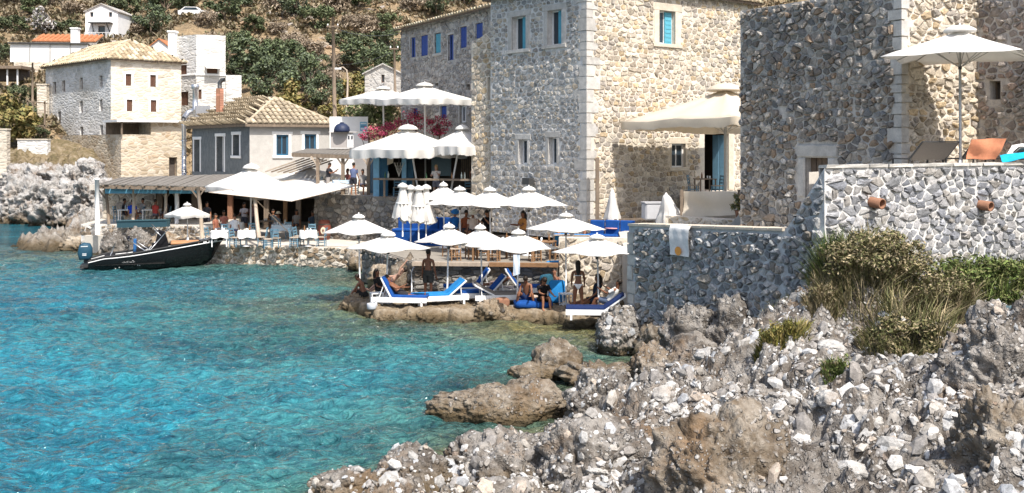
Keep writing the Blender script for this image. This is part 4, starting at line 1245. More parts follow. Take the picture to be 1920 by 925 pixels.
MAT['rock_white'] = rock_material('pale limestone slab', (.24, .225, .205), (.39, .375, .35), (.50, .49, .47), 0.0, 8.0, 0)
for i, (x, y, w, h, lab) in enumerate(((1335, 668, 62, 22, 'broad white slab below the pointed boulder'), (1120, 886, 46, 14, 'long white stone low on the shore'), (1402, 728, 36, 22, 'white block in the middle of the shore'), (1478, 768, 70, 30, 'grey white slab under the split stone'), (1555, 752, 44, 26, 'white stone below the small green tuft'), (1688, 700, 60, 24, 'white slab below the dark bush'), (1640, 792, 50, 24, 'tilted white stone on the pebble slope'),
    (1785, 716, 52, 30, 'white block beside the pebbly outcrop'), (1604, 884, 60, 26, 'large pale stone low in the pebble slope'), (1330, 762, 40, 20, 'small pale block left of the split stone'), (1240, 742, 46, 24, 'pale slab by the cobbled grey boulder'), (1560, 655, 52, 24, 'white stone under the thyme bush'), (1705, 820, 46, 24, 'pale stone near the hollow'), (1900, 560, 44, 26, 'grey white stone at the right edge'))):
    d_ = 24.0
    for _ in range(12): q_ = at(x, y, d_); d_ += (q_.z - shore_h(q_.x, q_.y)) * 1.2
    q_ = at(x, y, d_); s_ = d_ / F
    boulder(lab, (q_.x, q_.y, q_.z + .02), (w * s_ * .5, w * s_ * .42, h * s_ * .55), 210 + i, 'rock_white', sub=4, rough=.55, rz=i * 1.1, tilt=.25 * math.sin(i * 2))
tag(grid_mesh('rocky_headland', xs, ys, Z, MAT['headland'], None, None, False, Z > -.5), kind='structure')
HP = np.array([(70, -9.0), (80, -4.0), (88, 1.0), (92, 5.0), (96, 7.5), (105, 10), (125, 16.5), (150, 24.5), (200, 42), (300, 80), (430, 118)])
def hill_z(x, y):
    x = np.asarray(x, float); y = np.asarray(y, float)
    z = np.interp(y, HP[:, 0], HP[:, 1])
    a = smooth01(88, 110, y)
    return z + a * (1.6 * fbm(x * .045, y * .045, oct=4, seed=51) + .5 * fbm(x * .25, y * .25, oct=4, seed=52, ridge=True))
def hill_mat():
    m, nt, b = newmat('dry hillside', .95, .1)
    p = pos(nt)
    n1 = noise(nt, p, .08, 6, .65, .4); n2 = noise(nt, p, .7, 6, .7); n3 = noise(nt, p, 3.0, 4, .7)
    f = math_(nt, 'ADD', math_(nt, 'MULTIPLY', n1, .5), math_(nt, 'MULTIPLY', n2, .5))
    c = ramp(nt, f, [(.34, (.15, .125, .065)), (.45, (.25, .19, .12)), (.53, (.31, .23, .14)), (.62, (.40, .29, .18)), (.7, (.44, .38, .30))])
    c = mixc(nt, 1.0, c, ramp(nt, n3, [(.3, (.6, .6, .6)), (.7, (1.3, 1.3, 1.3))]), 'MULTIPLY')
    nt.links.new(c, b.inputs['Base Color']); bump(nt, b, math_(nt, 'ADD', n2, n3), 1.0, .35)
    return m
MAT['hill'] = hill_mat()
xs = np.arange(-150, 90, .9); ys = np.concatenate([np.arange(74, 175, .7), np.arange(175, 430, 4)])
X, Y = np.meshgrid(xs, ys)
tag(grid_mesh('hillside', xs, ys, hill_z(X, Y), MAT['hill'], None, None, False), kind='structure')
mb = MB(); mb.prism([(-26, 70.1), (-10.1, 70.1), (-10.1, 57.6), (-5.6, 54.0), (14, 51.5), (40, 60.5), (40, 84), (-27, 84)], .5, 3.28)
tag(mb.build('village_ground', MAT['paving']), kind='structure')
def water_mat():
    m, nt, b = newmat('clear turquoise sea', .06, .5)
    p = pos(nt)
    a = nt.nodes.new('ShaderNodeAttribute'); a.attribute_name = 'Col'
    n1 = noise(nt, mapped(nt, p, (.16, .22, 1)), 1.0, 5, .6, .8)
    n2 = noise(nt, mapped(nt, p, (2.6, 5.6, 1)), 1.0, 5, .68, .8)
    k = ramp(nt, math_(nt, 'ADD', math_(nt, 'MULTIPLY', n1, .45), math_(nt, 'MULTIPLY', n2, .55)), [(.37, (.30, .37, .40)), (.48, (.86, .88, .90)), (.60, (2.1, 1.8, 1.65))])  # light and dark of the ripples painted into the water colour
    nt.links.new(mixc(nt, 1.0, a.outputs['Color'], k, 'MULTIPLY'), b.inputs['Base Color'])
    b.inputs['IOR'].default_value = 1.45
    w1 = noise(nt, mapped(nt, p, (1.3, 2.0, 1)), 1.0, 2, .5, .5)
    w3 = noise(nt, mapped(nt, p, (3.9, 5.8, 1)), 1.0, 3, .55, .6)
    w2 = noise(nt, mapped(nt, p, (11, 15, 1)), 1.0, 2, .6, .4)
    h = math_(nt, 'ADD', math_(nt, 'ADD', math_(nt, 'MULTIPLY', w1, .7), math_(nt, 'MULTIPLY', w3, .6)), math_(nt, 'MULTIPLY', w2, .14))
    bump(nt, b, h, 1.0, .42)
    return m
MAT['sea'] = water_mat()
def sea():
    xs = np.concatenate([np.arange(-140, -30, 1.5), np.arange(-30, -18, .16), np.arange(-18, 5, .075), np.arange(5, 40, 2.0)])
    ys = np.concatenate([np.arange(5, 16, 1.0), np.arange(16, 38, .075), np.arange(38, 62, .16), np.arange(62, 112, 1.0)])
    X, Y = np.meshgrid(xs, ys)
    z = .07 * fbm(X * .8 + Y * .25, Y * 1.5, oct=3, seed=61) + .05 * fbm(X * 2.1, Y * 3.3, oct=2, seed=62)
    z = z + .040 * fbm(X * 2.6 + .4 * Y, Y * 3.8, oct=2, seed=64) * (1 - smooth01(34, 42, Y)) * smooth01(-19, -16, X)
    z = z * smooth01(9, 16, Y) * (1 - smooth01(55, 66, Y))
    dl = inside_dist(LD, X, Y)
    sh = np.maximum(-SHORE(X, Y), 0) * 1.1
    qd = inside_dist([(-26, 58), (-16, 54.8), (-8.3, 54.2), (-4, 42), (4, 38), (10, 60), (-10, 70)], X, Y)
    dist = np.minimum(np.minimum(-dl, -qd), np.where((X > -7) & (Y < 34), sh * 3.2 + .1, 99))
    dist = np.maximum(dist, 0) + 1.3 * fbm(X * .3, Y * .3, oct=3, seed=63)
    t = np.clip(dist / 12.0, 0, 1)[..., None]  # grey teal reaches farther out, standing in for reflected buildings
    far = smooth01(27, 66, Y)[..., None]
    c0, c1, c2 = np.array([.085, .085, .035]), np.array([.026, .097, .092]), np.array([.012, .132, .182])
    c = np.where(t < .33, c0 + (c1 - c0) * t / .33, c1 + (c2 - c1) * (t - .33) / .67)
    c = c * (1 - far) + (c * .40 + np.array([.016, .080, .098]) * .60) * far
    tag(grid_mesh('sea', xs, ys, z, MAT['sea'], None, c.reshape(-1, 3), True), kind='structure')
    mb = MB(); mb.add([(-140, 4, -2.2), (40, 4, -2.2), (40, 112, -2.2), (-140, 112, -2.2)], [(0, 1, 2, 3)])
    tag(mb.build('sea_bed', MAT['rock_ledge']), kind='structure')
sea()
MAT['rubble_white'] = rubble_far('pale limewashed masonry', [(.62,.61,.59), (.54,.53,.51), (.68,.67,.65), (.47,.46,.44), (.60,.58,.54)], (.70,.69,.67), 1.6, 3.6, .05)
MAT['rubble_cream'] = rubble_far('cream masonry', [(.60,.53,.43), (.53,.46,.37), (.66,.60,.51), (.48,.41,.33), (.62,.56,.47)], (.68,.63,.55), 1.6, 3.6, .05)
MAT['rubble_tan'] = rubble_far('tan field stone masonry', [(.42,.34,.24), (.50,.43,.33), (.33,.26,.18), (.55,.49,.40), (.40,.30,.20)], (.50,.45,.37), 1.9, 3.4, .07)
MAT['rubble_grey'] = rubble_far('grey field stone masonry', [(.34,.32,.30), (.42,.40,.37), (.27,.26,.25), (.46,.44,.41), (.36,.33,.29)], (.52,.50,.47), 2.2, 3.8, .08)
MAT['grey_rough_shade'] = plain('shade darkened rough grey render', (.155, .17, .175), .95, .3, 3, .1, 1.0, .05)  # dark copy for the left face, shade put into the render colour
MAT['grey_plaster'] = plain('light grey plaster', (.46, .44, .41), .95, .14, 2, .1, .6, .03)
MAT['orange_tile'] = plain('orange roof tile', (.42, .17, .08), .85, .2, 3, .15, .3, .03)
MAT['tile_single'] = plain('old clay barrel tile', (.40, .335, .24), .9, .35, 6, .1, .4, .02, rand=.35)
def boxwalls(t, L, R, wl, wr, z0, z1, hl, hr, mL, mR, depth=.35):
    mb = MB(); wall_sheet(mb, L, 0, wl, z0, z1, hl, depth); mb.build('wall', mL, t, world=True)
    mb = MB(); wall_sheet(mb, R, 0, wr, z0, z1, hr, depth); mb.build('wall', mR, t, world=True)
    p, q = L.P(wl, 0), R.P(wr, 0); c = Vector((L.O.x, L.O.y, 0)); w = p + q - c
    mb = MB()
    for a, b in ((p, w), (w, q)): mb.add([(a.x, a.y, z0), (b.x, b.y, z0), (b.x, b.y, z1), (a.x, a.y, z1)], [(0, 1, 2, 3)])
    mb.build('wall', mR, t, world=True)
    return c, p, q, w
def up(v_, z): return Vector((v_.x, v_.y, z))
def cream_house():
    C = at(208, 0, 88).xy; L = Face(C, (-.694, .72), (-.72, -.694)); R = Face(C, (.72, .694), (.694, -.72))
    wl, wr, z0, z1 = 14.2, 6.2, 5.0, 13.0
    t = thing('cream_house', 'large cream stone house with a hipped yellow tile roof and rows of narrow dark windows', 'building', (C.x, C.y, z0))
    hl = [L.rect(x - 3, y - 11, x + 3, y + 11) for x, y in ((102,165),(119,162),(152,157),(189,153),(152,201),(189,198),(111,220),(153,249),(190,246))]
    hr = [R.rect(x - 5.5, y - 11, x + 5.5, y + 11) for x, y in ((241,150),(287,152),(243,198),(288,199))]
    c, p, q, w = boxwalls(t, L, R, wl, wr, z0, z1, hl, hr, MAT['rubble_white'], MAT['rubble_cream'])  # one masonry; the creamier right face has warm sun painted in
    for r in hl: window(t, L, r, .3, MAT['shutter_brown'], None, None, None, False, False, .05)
    for r in hr: window(t, R, r, .22, MAT['shutter_brown'], MAT['glass'], ('both', MAT['shutter_brown']), MAT['plaster_white'], False, True, .08, .16, .2)
    o = .35
    nl, nr = Vector((L.n.x, L.n.y, 0)), Vector((R.n.x, R.n.y, 0)); ul, ur = Vector((L.u.x, L.u.y, 0)), Vector((R.u.x, R.u.y, 0))
    A = up(c, z1) + (nl + nr) * o; B = up(p, z1) + ul * o + nl * o; D = up(q, z1) + ur * o + nr * o; E = up(w, z1) + (ul + ur) * o
    h = 1.95
    r0 = up(c, z1 + h) + ur * wr / 2 + ul * 3.1; r1 = up(c, z1 + h) + ur * wr / 2 + ul * (wl - 3.1)
    roof_slope(t, A, B, r0, r1, pitch=.42, tile_len=.7); roof_slope(t, A, D, r0, r0, pitch=.42, tile_len=.7)
    roof_slope(t, E, B, r1, r1, pitch=.6, tile_len=1.2); roof_slope(t, D, E, r0, r1, pitch=.6, tile_len=1.2)
cream_house()
def village_wall():
    C = at(227, 0, 85).xy; L = Face(C, (-.694, .72), (-.72, -.694)); R = Face(C, (.80, .60), (.60, -.80))
    t = thing('garden_wall', 'long tan rubble wall under the cream house with a small dark doorway', 'wall', (C.x, C.y, 3.5))
    zt = 6.75
    wl, wr = 20.0, 7.2
    wr = R.uv(342, 240)[0]
    b0 = R.uv(283, 240)[0]
    zb = R.uv(283, 229)[1]
    dr = R.rect(317, 295, 332, 332)
    mb = MB(); wall_sheet(mb, L, 0, wl, 2.5, zt); wall_sheet(mb, R, 0, wr, 2.5, zt, [dr], .6)
    wall_sheet(mb, R, b0, wr, zt, zb)
    mb.add([R.P(b0, zt), R.P(b0, zb), R.P(b0, zb, -3), R.P(b0, zt, -3)], [(0, 1, 2, 3)])
    mb.add([R.P(0, zt), R.P(wr, zt), R.P(wr, zt, -4), R.P(0, zt, -4)], [(0, 1, 2, 3)])
    mb.add([L.P(0, zt), L.P(wl, zt), L.P(wl, zt, -.4), L.P(0, zt, -.4)], [(3, 2, 1, 0)])
    mb.add([R.P(b0, zb), R.P(wr, zb), R.P(wr, zb, -4), R.P(b0, zb, -4)], [(0, 1, 2, 3)])
    mb.add([R.P(wr, 2.5), R.P(wr, zb), R.P(wr, zb, -4), R.P(wr, 2.5, -4)], [(0, 1, 2, 3)])
    mb.build('wall', MAT['rubble_tan'], t, world=True)
    window(t, R, dr, .45, MAT['wood'], MAT['interior'], None, None, False, False, .06)
    p = thing('porch', 'white flat porch roof over a shaded brown recess beside the cream house', 'porch', tuple(R.P(1.0, zt)))
    mb = MB(); a0, a1 = -.5, b0 + 3.0
    mb.prism([R.P(a0, 0, .6).xy[:], R.P(a1, 0, .5).xy[:], R.P(a1, 0, -3.6).xy[:], R.P(a0, 0, -3.2).xy[:]], zb - .02, zb + .14)
    mb.build('porch_roof', MAT['plaster_white'], p, world=True)
    mb = MB(); mb.add([R.P(-.3, zt + .01, -3.1), R.P(b0, zt + .01, -3.1), R.P(b0, zb - .03, -3.1), R.P(-.3, zb - .03, -3.1)], [(0, 1, 2, 3)])
    mb.build('back_wall', MAT['wood'], p, world=True)  # brown colour stands in for the shade of the recess
    mb = MB(); mb.bar(R.P(0, zt, .2), R.P(0, zb, .2), .12); mb.build('post', MAT['wood'], p, world=True)
    f = thing('flue_pipe', 'shiny steel kitchen flue climbing the tan wall', 'pipe', tuple(at(345, 325, 74)))
    d = 74
    mb = MB(); mb.tube([at(345, 330, d), at(345, 222, d)], .16, 12); mb.build('duct', MAT['steel'], f, world=True)
    for y in (232, 262, 292, 318):
        mb = MB(); mb.tube([at(345, y, d), at(345, y + 3, d)], .19, 12); mb.build('band', MAT['steel'], f, world=True)
    mb = MB(); mb.tube([at(345, 222, d), at(352, 212, d + .4), at(362, 208, d + .6)], .18, 12); mb.build('elbow', MAT['steel'], f, world=True)
    mb = MB(); mb.tube([at(366, 206, d + .8), at(366, 168, d + .8)], .19, 12); mb.lathe(at(366, 168, d + .8), [(.19, 0), (.28, .02), (.28, .3), (.2, .36)]); mb.build('chimney_cowl', MAT['steel'], f, world=True)
    mb = MB(); mb.box(at(378, 210, d + 1), (1.0, .8, .85), .5); mb.build('fan_box', MAT['steel'], f, world=True)
village_wall()
def grey_house():
    C = at(468, 0, 64).xy; L = Face(C, (-.55, .835), (-.835, -.55)); R = Face(C, (.835, .55), (.55, -.835))
    wl, wr, z0, z1 = 11.5, 5.4, 2.6, 7.2
    t = thing('grey_house', 'grey rendered house with a hipped clay tile roof and white framed blue windows', 'building', (C.x, C.y, z0))
    hl = [L.rect(364, 262, 375, 322), L.rect(406, 256, 420, 322), L.rect(437, 253, 449, 292)]
    hr = [R.rect(518, 253, 541, 292), R.rect(571, 252, 593, 284)]
    c, p, q, w = boxwalls(t, L, R, wl, wr, z0, z1, hl, hr, MAT['grey_rough_shade'], MAT['grey_plaster'], .5)
    for i, r in enumerate(hl): window(t, L, r, .45, MAT['plaster_white'], MAT['glass'], None, MAT['plaster_white'], i == 2, False, .05, .2, .2)
    for r in hr: window(t, R, r, .16, MAT['blue_dark'], MAT['glass'], None, MAT['plaster_white'], True, True, .10, .17, .2)
    nl, nr = Vector((L.n.x, L.n.y, 0)), Vector((R.n.x, R.n.y, 0)); ul, ur = Vector((L.u.x, L.u.y, 0)), Vector((R.u.x, R.u.y, 0))
    o = .3
    A = up(c, z1) + (nl + nr) * o; B = up(p, z1) + ul * o + nl * o; D = up(q, z1) + ur * o + nr * o; E = up(w, z1) + (ul + ur) * o
    h = 1.7
    r0 = up(c, z1 + h) + ur * wr / 2 + ul * 3.0; r1 = up(c, z1 + h) + ur * wr / 2 + ul * (wl - 3.0)
    mb = MB(); mb.add([A, B, r1, r0, D, E], [(0, 1, 2, 3), (0, 3, 4), (4, 3, 2, 5), (5, 2, 1)]); deck = mb.build('roof', MAT['roof_under'], t, world=True)
    mb = MB()
    for (a, b) in ((A, B), (A, D)): mb.bar(a + V(0, 0, -.09), b + V(0, 0, -.09), .1, .16)
    mb.build('fascia', MAT['wood'], deck, world=True)
    proto = MB()
    for (t0, lf, wr_) in ((0.0, .06, .15), (.62, .02, .125)): pass
    vs = []
    for (tt, lf, w_) in ((0.0, .07, .15), (.62, .015, .125)):
        for k in range(5):
            a = math.pi * k / 4; vs.append((-math.cos(a) * w_, tt, lf + math.sin(a) * w_ * .75))
    proto.add(vs, [(i, i + 1, 6 + i, 5 + i) for i in range(4)] + [(4, 3, 2, 1, 0)])
    pm = None; cnt = 0
    po = wloc(deck)
    for (a, b, ra, rb_, small) in ((A, D, r0, r0, False), (A, B, r0, r1, False)):
        e = (b - a).normalized(); n_ = (b - a).cross(ra - a).normalized()
        if n_.z < 0: n_ = -n_
        u_ = n_.cross(e); u_ = u_ if u_.z > 0 else -u_
        Lg = (b - a).length; k = int(Lg / .34)
        M = Matrix((e, u_, n_)).transposed()
        s0, s1 = (ra - a).dot(e), (rb_ - a).dot(e); T = (ra - a).dot(u_)
        for i in range(k):
            s = Lg * (i + .5) / k
            tm = T * min(1, s / s0 if s < s0 else 1, (Lg - s) / max(.01, Lg - s1) if s > s1 else 1)
            j = 0; tt = -.06
            while tt < tm - .2:
                loc = a + e * (s + rnd(-.015, .015)) + u_ * tt
                if pm is None:
                    ob = proto.build('roof_tile', MAT['tile_single'], deck); pm = ob.data
                else:
                    ob = bpy.data.objects.new('roof_tile', pm); COL.objects.link(ob); ob.parent = deck
                ob.location = loc - po
                ob.rotation_euler = (M @ Matrix.Rotation(rnd(-.05, .05), 3, 'Z')).to_euler()
                cnt += 1; tt += .52
    for (a, b) in ((A, r0), (D, r0), (r0, r1), (B, r1)):
        mb = MB(); mb.tube([a + V(0, 0, .06), b + V(0, 0, .05)], .09, 8); mb.build('ridge_tile', MAT['tile_single'], deck, world=True)
    ch = thing('chimney', 'slim brick chimney with a curved cowl on the grey house roof', 'chimney', tuple(at(412, 218, 70)))
    mb = MB(); base = at(412, 222, 70)
    rows = 12
    for k in range(rows):
        for s in (0, 1):
            off = .0 if k % 2 else .0
            tone = rnd(.8, 1.15)
            mb.box(base + V(-.125 + .25 * s, rnd(-.008, .008), .13 + k * .155), (.235, .5 + rnd(-.01, .01), .14), .3, (.42*tone, .20*tone, .13*tone))
    mb.build('brick', MAT['painted'], ch, world=True)['kind'] = 'stuff'
    mb = MB(); mb.box(base + V(0, 0, 1.0), (.44, .44, 1.9), .3); mb.build('shaft', MAT['terracotta'], ch, world=True)
    mb = MB(); mb.tube([base + V(0, 0, 1.95), base + V(0, 0, 2.3), base + V(.12, 0, 2.5), base + V(.34, 0, 2.52)], .14, 10); mb.build('cowl', MAT['dark_metal'], ch, world=True)
grey_house()
def white_tower():
    C = at(368, 0, 96).xy; L = Face(C, (-.80, .60), (-.60, -.80)); R = Face(C, (.90, .436), (.436, -.90))
    z0, z1 = 6.0, 15.85
    t = thing('white_tower_house', 'square limewashed tower house with a flat top and brown windows', 'building', (C.x, C.y, z0))
    wl, wr = L.uv(330, 70)[0], R.uv(423, 75)[0]
    hl = [L.rect(337, 122, 350, 144), L.rect(338, 172, 353, 198)]
    hr = [R.rect(388, 127, 408, 138), R.rect(372, 168, 378, 186)]
    boxwalls(t, L, R, wl, wr, z0, z1, hl, hr, MAT['rubble_white'], MAT['rubble_white'])
    mb = MB(); q = [L.P(wl, z1 - .3), L.P(0, z1 - .3), R.P(wr, z1 - .3)]; q.append(q[0] + q[2] - q[1]); mb.add(q, [(0, 1, 2, 3)]); mb.build('flat_roof', MAT['plaster_white'], t, world=True)
    for f, r in [(L, r) for r in hl] + [(R, r) for r in hr]: window(t, f, r, .2, MAT['shutter_brown'], MAT['shutter_brown'], None, None, False, True, .1)
    mb = MB(); a, b, c, d = hr[0]; mb.add([R.P(a - .2, d + .1), R.P(b + .2, d + .1), R.P(b + .2, d - .15, .9), R.P(a - .2, d - .15, .9)], [(0, 1, 2, 3)])
    mb2 = MB(); mb2.sheet([R.P(a - .2, d + .15), R.P(b + .2, d + .15), R.P(b + .2, d - .1, .9), R.P(a - .2, d - .1, .9)], [(0, 3, 2, 1)], .05, None, False); mb2.build('awning', MAT['canvas'], t, world=True)
    mb = MB(); zz = R.uv(425, 141)[1]
    mb.prism([R.P(wr, 0, .15).xy[:], R.P(wr + 1.4, 0, .15).xy[:], R.P(wr + 1.4, 0, -4).xy[:], R.P(wr, 0, -4).xy[:]], z0, zz)
    mb.build('wing', MAT['rubble_white'], t, world=True)
    mb = MB()
    block_px(L, 0, wl, zz - .1, zz + .04, -.02, .10, mb); block_px(R, 0.02, wr, zz - .1, zz + .04, -.02, .10, mb)
    mb.build('string_course', MAT['plaster_white'], t, world=True)
    ch = MB(); ch.box(at(324, 130, 97.5), (.62, .8, 7.0)); ch.box(at(324, 60, 97.5), (.78, .95, .16)); ch.build('chimney', MAT['plaster_white'], t, world=True)
white_tower()
def gable_house(name, label, x0, x1, ybase, yeave, yapex, d, depth, mat, roofmat, wins, side_mat=None, tiles=False, dooropen=None):
    """gable end towards the viewer"""
    A, B = at(x0, ybase, d), at(x1, ybase, d)
    f = Face(A.xy, (1, 0), (0, -1)); w = B.x - A.x
    z0, ze, zp = A.z - 1.0, at(0, yeave, d).z, at(0, yapex, d).z
    t = thing(name, label, 'building', (A.x + w / 2, d, z0))
    hs = [f.rect(*r) for r in wins]
    mb = MB(); wall_sheet(mb, f, 0, w, z0, ze, hs, .25)
    mb.add([f.P(0, ze), f.P(w, ze), f.P(w / 2, zp)], [(0, 1, 2)])
    mb.build('wall', mat, t, world=True)
    mb = MB(); mb.add([f.P(0, z0, -depth), f.P(w, z0, -depth), f.P(w, ze, -depth), f.P(w / 2, zp, -depth), f.P(0, ze, -depth)], [(4, 3, 2, 1, 0)]); mb.build('wall', mat, t, world=True)
    for a in (0, w):
        mb = MB(); mb.add([f.P(a, z0), f.P(a, z0, -depth), f.P(a, ze, -depth), f.P(a, ze)], [(0, 1, 2, 3)]); mb.build('wall', side_mat or mat, t, world=True)
    mb = MB(); o = .18
    k = (zp - ze) / (w / 2)
    for s in (-1, 1):
        e0 = f.P(w / 2 + s * (w / 2 + o), ze - k * o + .1, o); e1 = f.P(w / 2 + s * (w / 2 + o), ze - k * o + .1, -depth - o)
        r0, r1 = f.P(w / 2, zp + .1, o), f.P(w / 2, zp + .1, -depth - o)
        vs = [e0, e1, r1, r0]
        mb.sheet(vs if s > 0 else list(reversed(vs)), [(0, 1, 2, 3)], .1, None, False)
    mb.build('roof', roofmat, t, world=True)
    for r in hs: window(t, f, r, .2, MAT['shutter_brown'], MAT['glass'], None, None, False, False, .06)
    return t, f
wt, wf = gable_house('white_house', 'tall whitewashed gabled house standing high on the slope with a brown door', 160, 221, 82, 22, 8, 125, 6.5, MAT['plaster_white'], MAT['rubble_grey'],
                     [(169, 23, 175, 32), (204, 23, 210, 32), (184, 49, 197, 76)])
mb = MB()
for s in (-1, 1): mb.bar(wf.P(1.95 + s * .95, wf.uv(190, 60)[1], .05), wf.P(1.95 + s * .85, wf.uv(190, 45)[1], .9), .1)
mb.box(wf.P(1.95, wf.uv(190, 44)[1], .45), (2.6, 1.0, .1)); mb.build('door_canopy', MAT['dark_metal'], wt, world=True)
mb = MB(); zz = wf.uv(190, 79)[1]
for k in range(9): mb.bar(wf.P(.3 + k * .42, zz, 1.0), wf.P(.3 + k * .42, zz + 1.0, 1.0), .04)
mb.bar(wf.P(.3, zz + 1, 1.0), wf.P(3.7, zz + 1, 1.0), .05); mb.build('railing', MAT['white_metal'], wt, world=True)
mb = MB(); mb.box(wf.P(1.9, zz - .4, .7), (4.6, 1.6, .8)); mb.build('balcony', MAT['plaster_white'], wt, world=True)
ct, cf = gable_house('stone_chapel', 'small grey stone chapel with one slit window in its gable', 684, 752, 172, 138, 121, 84, 6, MAT['rubble_grey'], MAT['rubble_grey'], [(715, 140, 721, 155)])
ot, of_ = gable_house('white_cottage', 'small white gabled cottage with an orange roof behind the cream house', 275, 322, 110, 92, 74, 112, 6, MAT['plaster_white'], MAT['orange_tile'], [(291, 95, 297, 103)])
def long_white():
    d = 116
    t = thing('white_long_house', 'long low white building with dark posts and an orange tiled roof behind it', 'building', tuple(at(90, 118, d)))
    f = Face(at(19, 0, d).xy, (1, .12), (.12, -1)); w = f.uv(165, 90)[0]
    za, zb = f.uv(90, 117)[1], f.uv(90, 83)[1]
    mb = MB(); wall_sheet(mb, f, 0, w, za, zb); mb.add([f.P(0, zb), f.P(w, zb), f.P(w, zb, -5), f.P(0, zb, -5)], [(0, 1, 2, 3)])
    mb.add([f.P(0, za), f.P(0, zb), f.P(0, zb, -5), f.P(0, za, -5)], [(0, 1, 2, 3)])
    mb.build('wall', MAT['plaster_white'], t, world=True)
    for x in (56, 94, 132):
        a = f.uv(x, 90)[0]; block_px(f, a - .07, a + .07, za, zb, -.02, .05).build('post', MAT['pole_grey'], t, world=True)
    block_px(f, -.2, w, zb, zb + .14, -.6, .3).build('roof_edge', MAT['dark_metal'], t, world=True)
    mb = MB(); wall_sheet(mb, Face(f.P(.5, 0, .35).xy, f.u, f.n), 0, w, za - 4.5, za - .02); mb.build('base_wall', MAT['rubble_cream'], t, world=True)
    r = f
    a0, a1 = f.uv(48, 75)[0], f.uv(168, 75)[0]
    mb = MB(); wall_sheet(mb, Face(f.P(a0, 0, -3).xy, f.u, f.n), 0, a1 - a0, zb, zb + .6); mb.build('upper_wall', MAT['plaster_white'], t, world=True)
    deck = roof_slope(t, f.P(a0 - .2, zb + .5, -2.6), f.P(a1, zb + .5, -2.6), f.P(a0 - .2, zb + 1.55, -6), f.P(a1, zb + 1.55, -6), pitch=.5, tile_len=1.2)
    for o in deck.children:
        o.data.materials.clear(); o.data.materials.append(MAT['orange_tile'])
    mb = MB(); mb.box(f.P(f.uv(134, 70)[0], zb + .8, -1.5), (.75, .75, 2.2)); mb.box(f.P(f.uv(134, 70)[0], zb + 1.9, -1.5), (.9, .9, .15)); mb.build('chimney', MAT['plaster_white'], t, world=True)
    s = thing('shed', 'low dark shed with a white post under the long white building', 'shed', tuple(at(30, 150, 110)))
    mb = MB(); mb.box(at(14, 128, 110), (4.2, 3, .3)); mb.build('roof', MAT['wood'], s, world=True)
    mb = MB(); mb.box(at(16, 140, 111), (3.6, 2, 1.4)); mb.build('back_wall', MAT['interior'], s, world=True)
    for x in (-4, 14, 33):
        mb = MB(); mb.bar(at(x, 160, 109), at(x, 129, 109), .14); mb.build('post', MAT['white_metal'], s, world=True)
    for k, (x0, x1, y0, y1, d, lab) in enumerate(((-12, 16, 244, 310, 84, 'cream stone gate pillar wall at the far left above the rocks'), (36, 92, 263, 300, 87, 'whitewashed low wall with a small window left of the cream house'), (72, 90, 160, 200, 97, 'short cream wall stub behind the left corner of the cream house'))):
        q = thing('stone_wall', lab, 'wall', tuple(at(x0, y1, d)))
        A, B = at(x0, y1, d), at(x1, y0, d)
        mb = MB(); mb.box(((A.x + B.x) / 2, d, (A.z + B.z) / 2 - .5), (B.x - A.x, .6, B.z - A.z + 1)); mb.build('wall', MAT['rubble_cream' if k != 1 else 'rubble_white'], q, world=True)
        mb = MB(); mb.box(((A.x + B.x) / 2, d, B.z + .06), (B.x - A.x + .1, .7, .1)); mb.build('coping', MAT['dressed_warm'], q, world=True)
    fr = thing('terrace_frame', 'rusty pergola frame on three levels left of the cream house', 'pergola', tuple(at(68, 260, 92)))
    for (a, b) in (((52, 262), (52, 188)), ((62, 262), (62, 192)), ((84, 262), (84, 190)), ((50, 190), (88, 194)), ((50, 236), (88, 236))):
        mb = MB(); mb.bar(at(a[0], a[1], 93), at(b[0], b[1], 93), .12); mb.build('post' if a[0] == b[0] else 'rail', MAT['wood'], fr, world=True)
long_white()
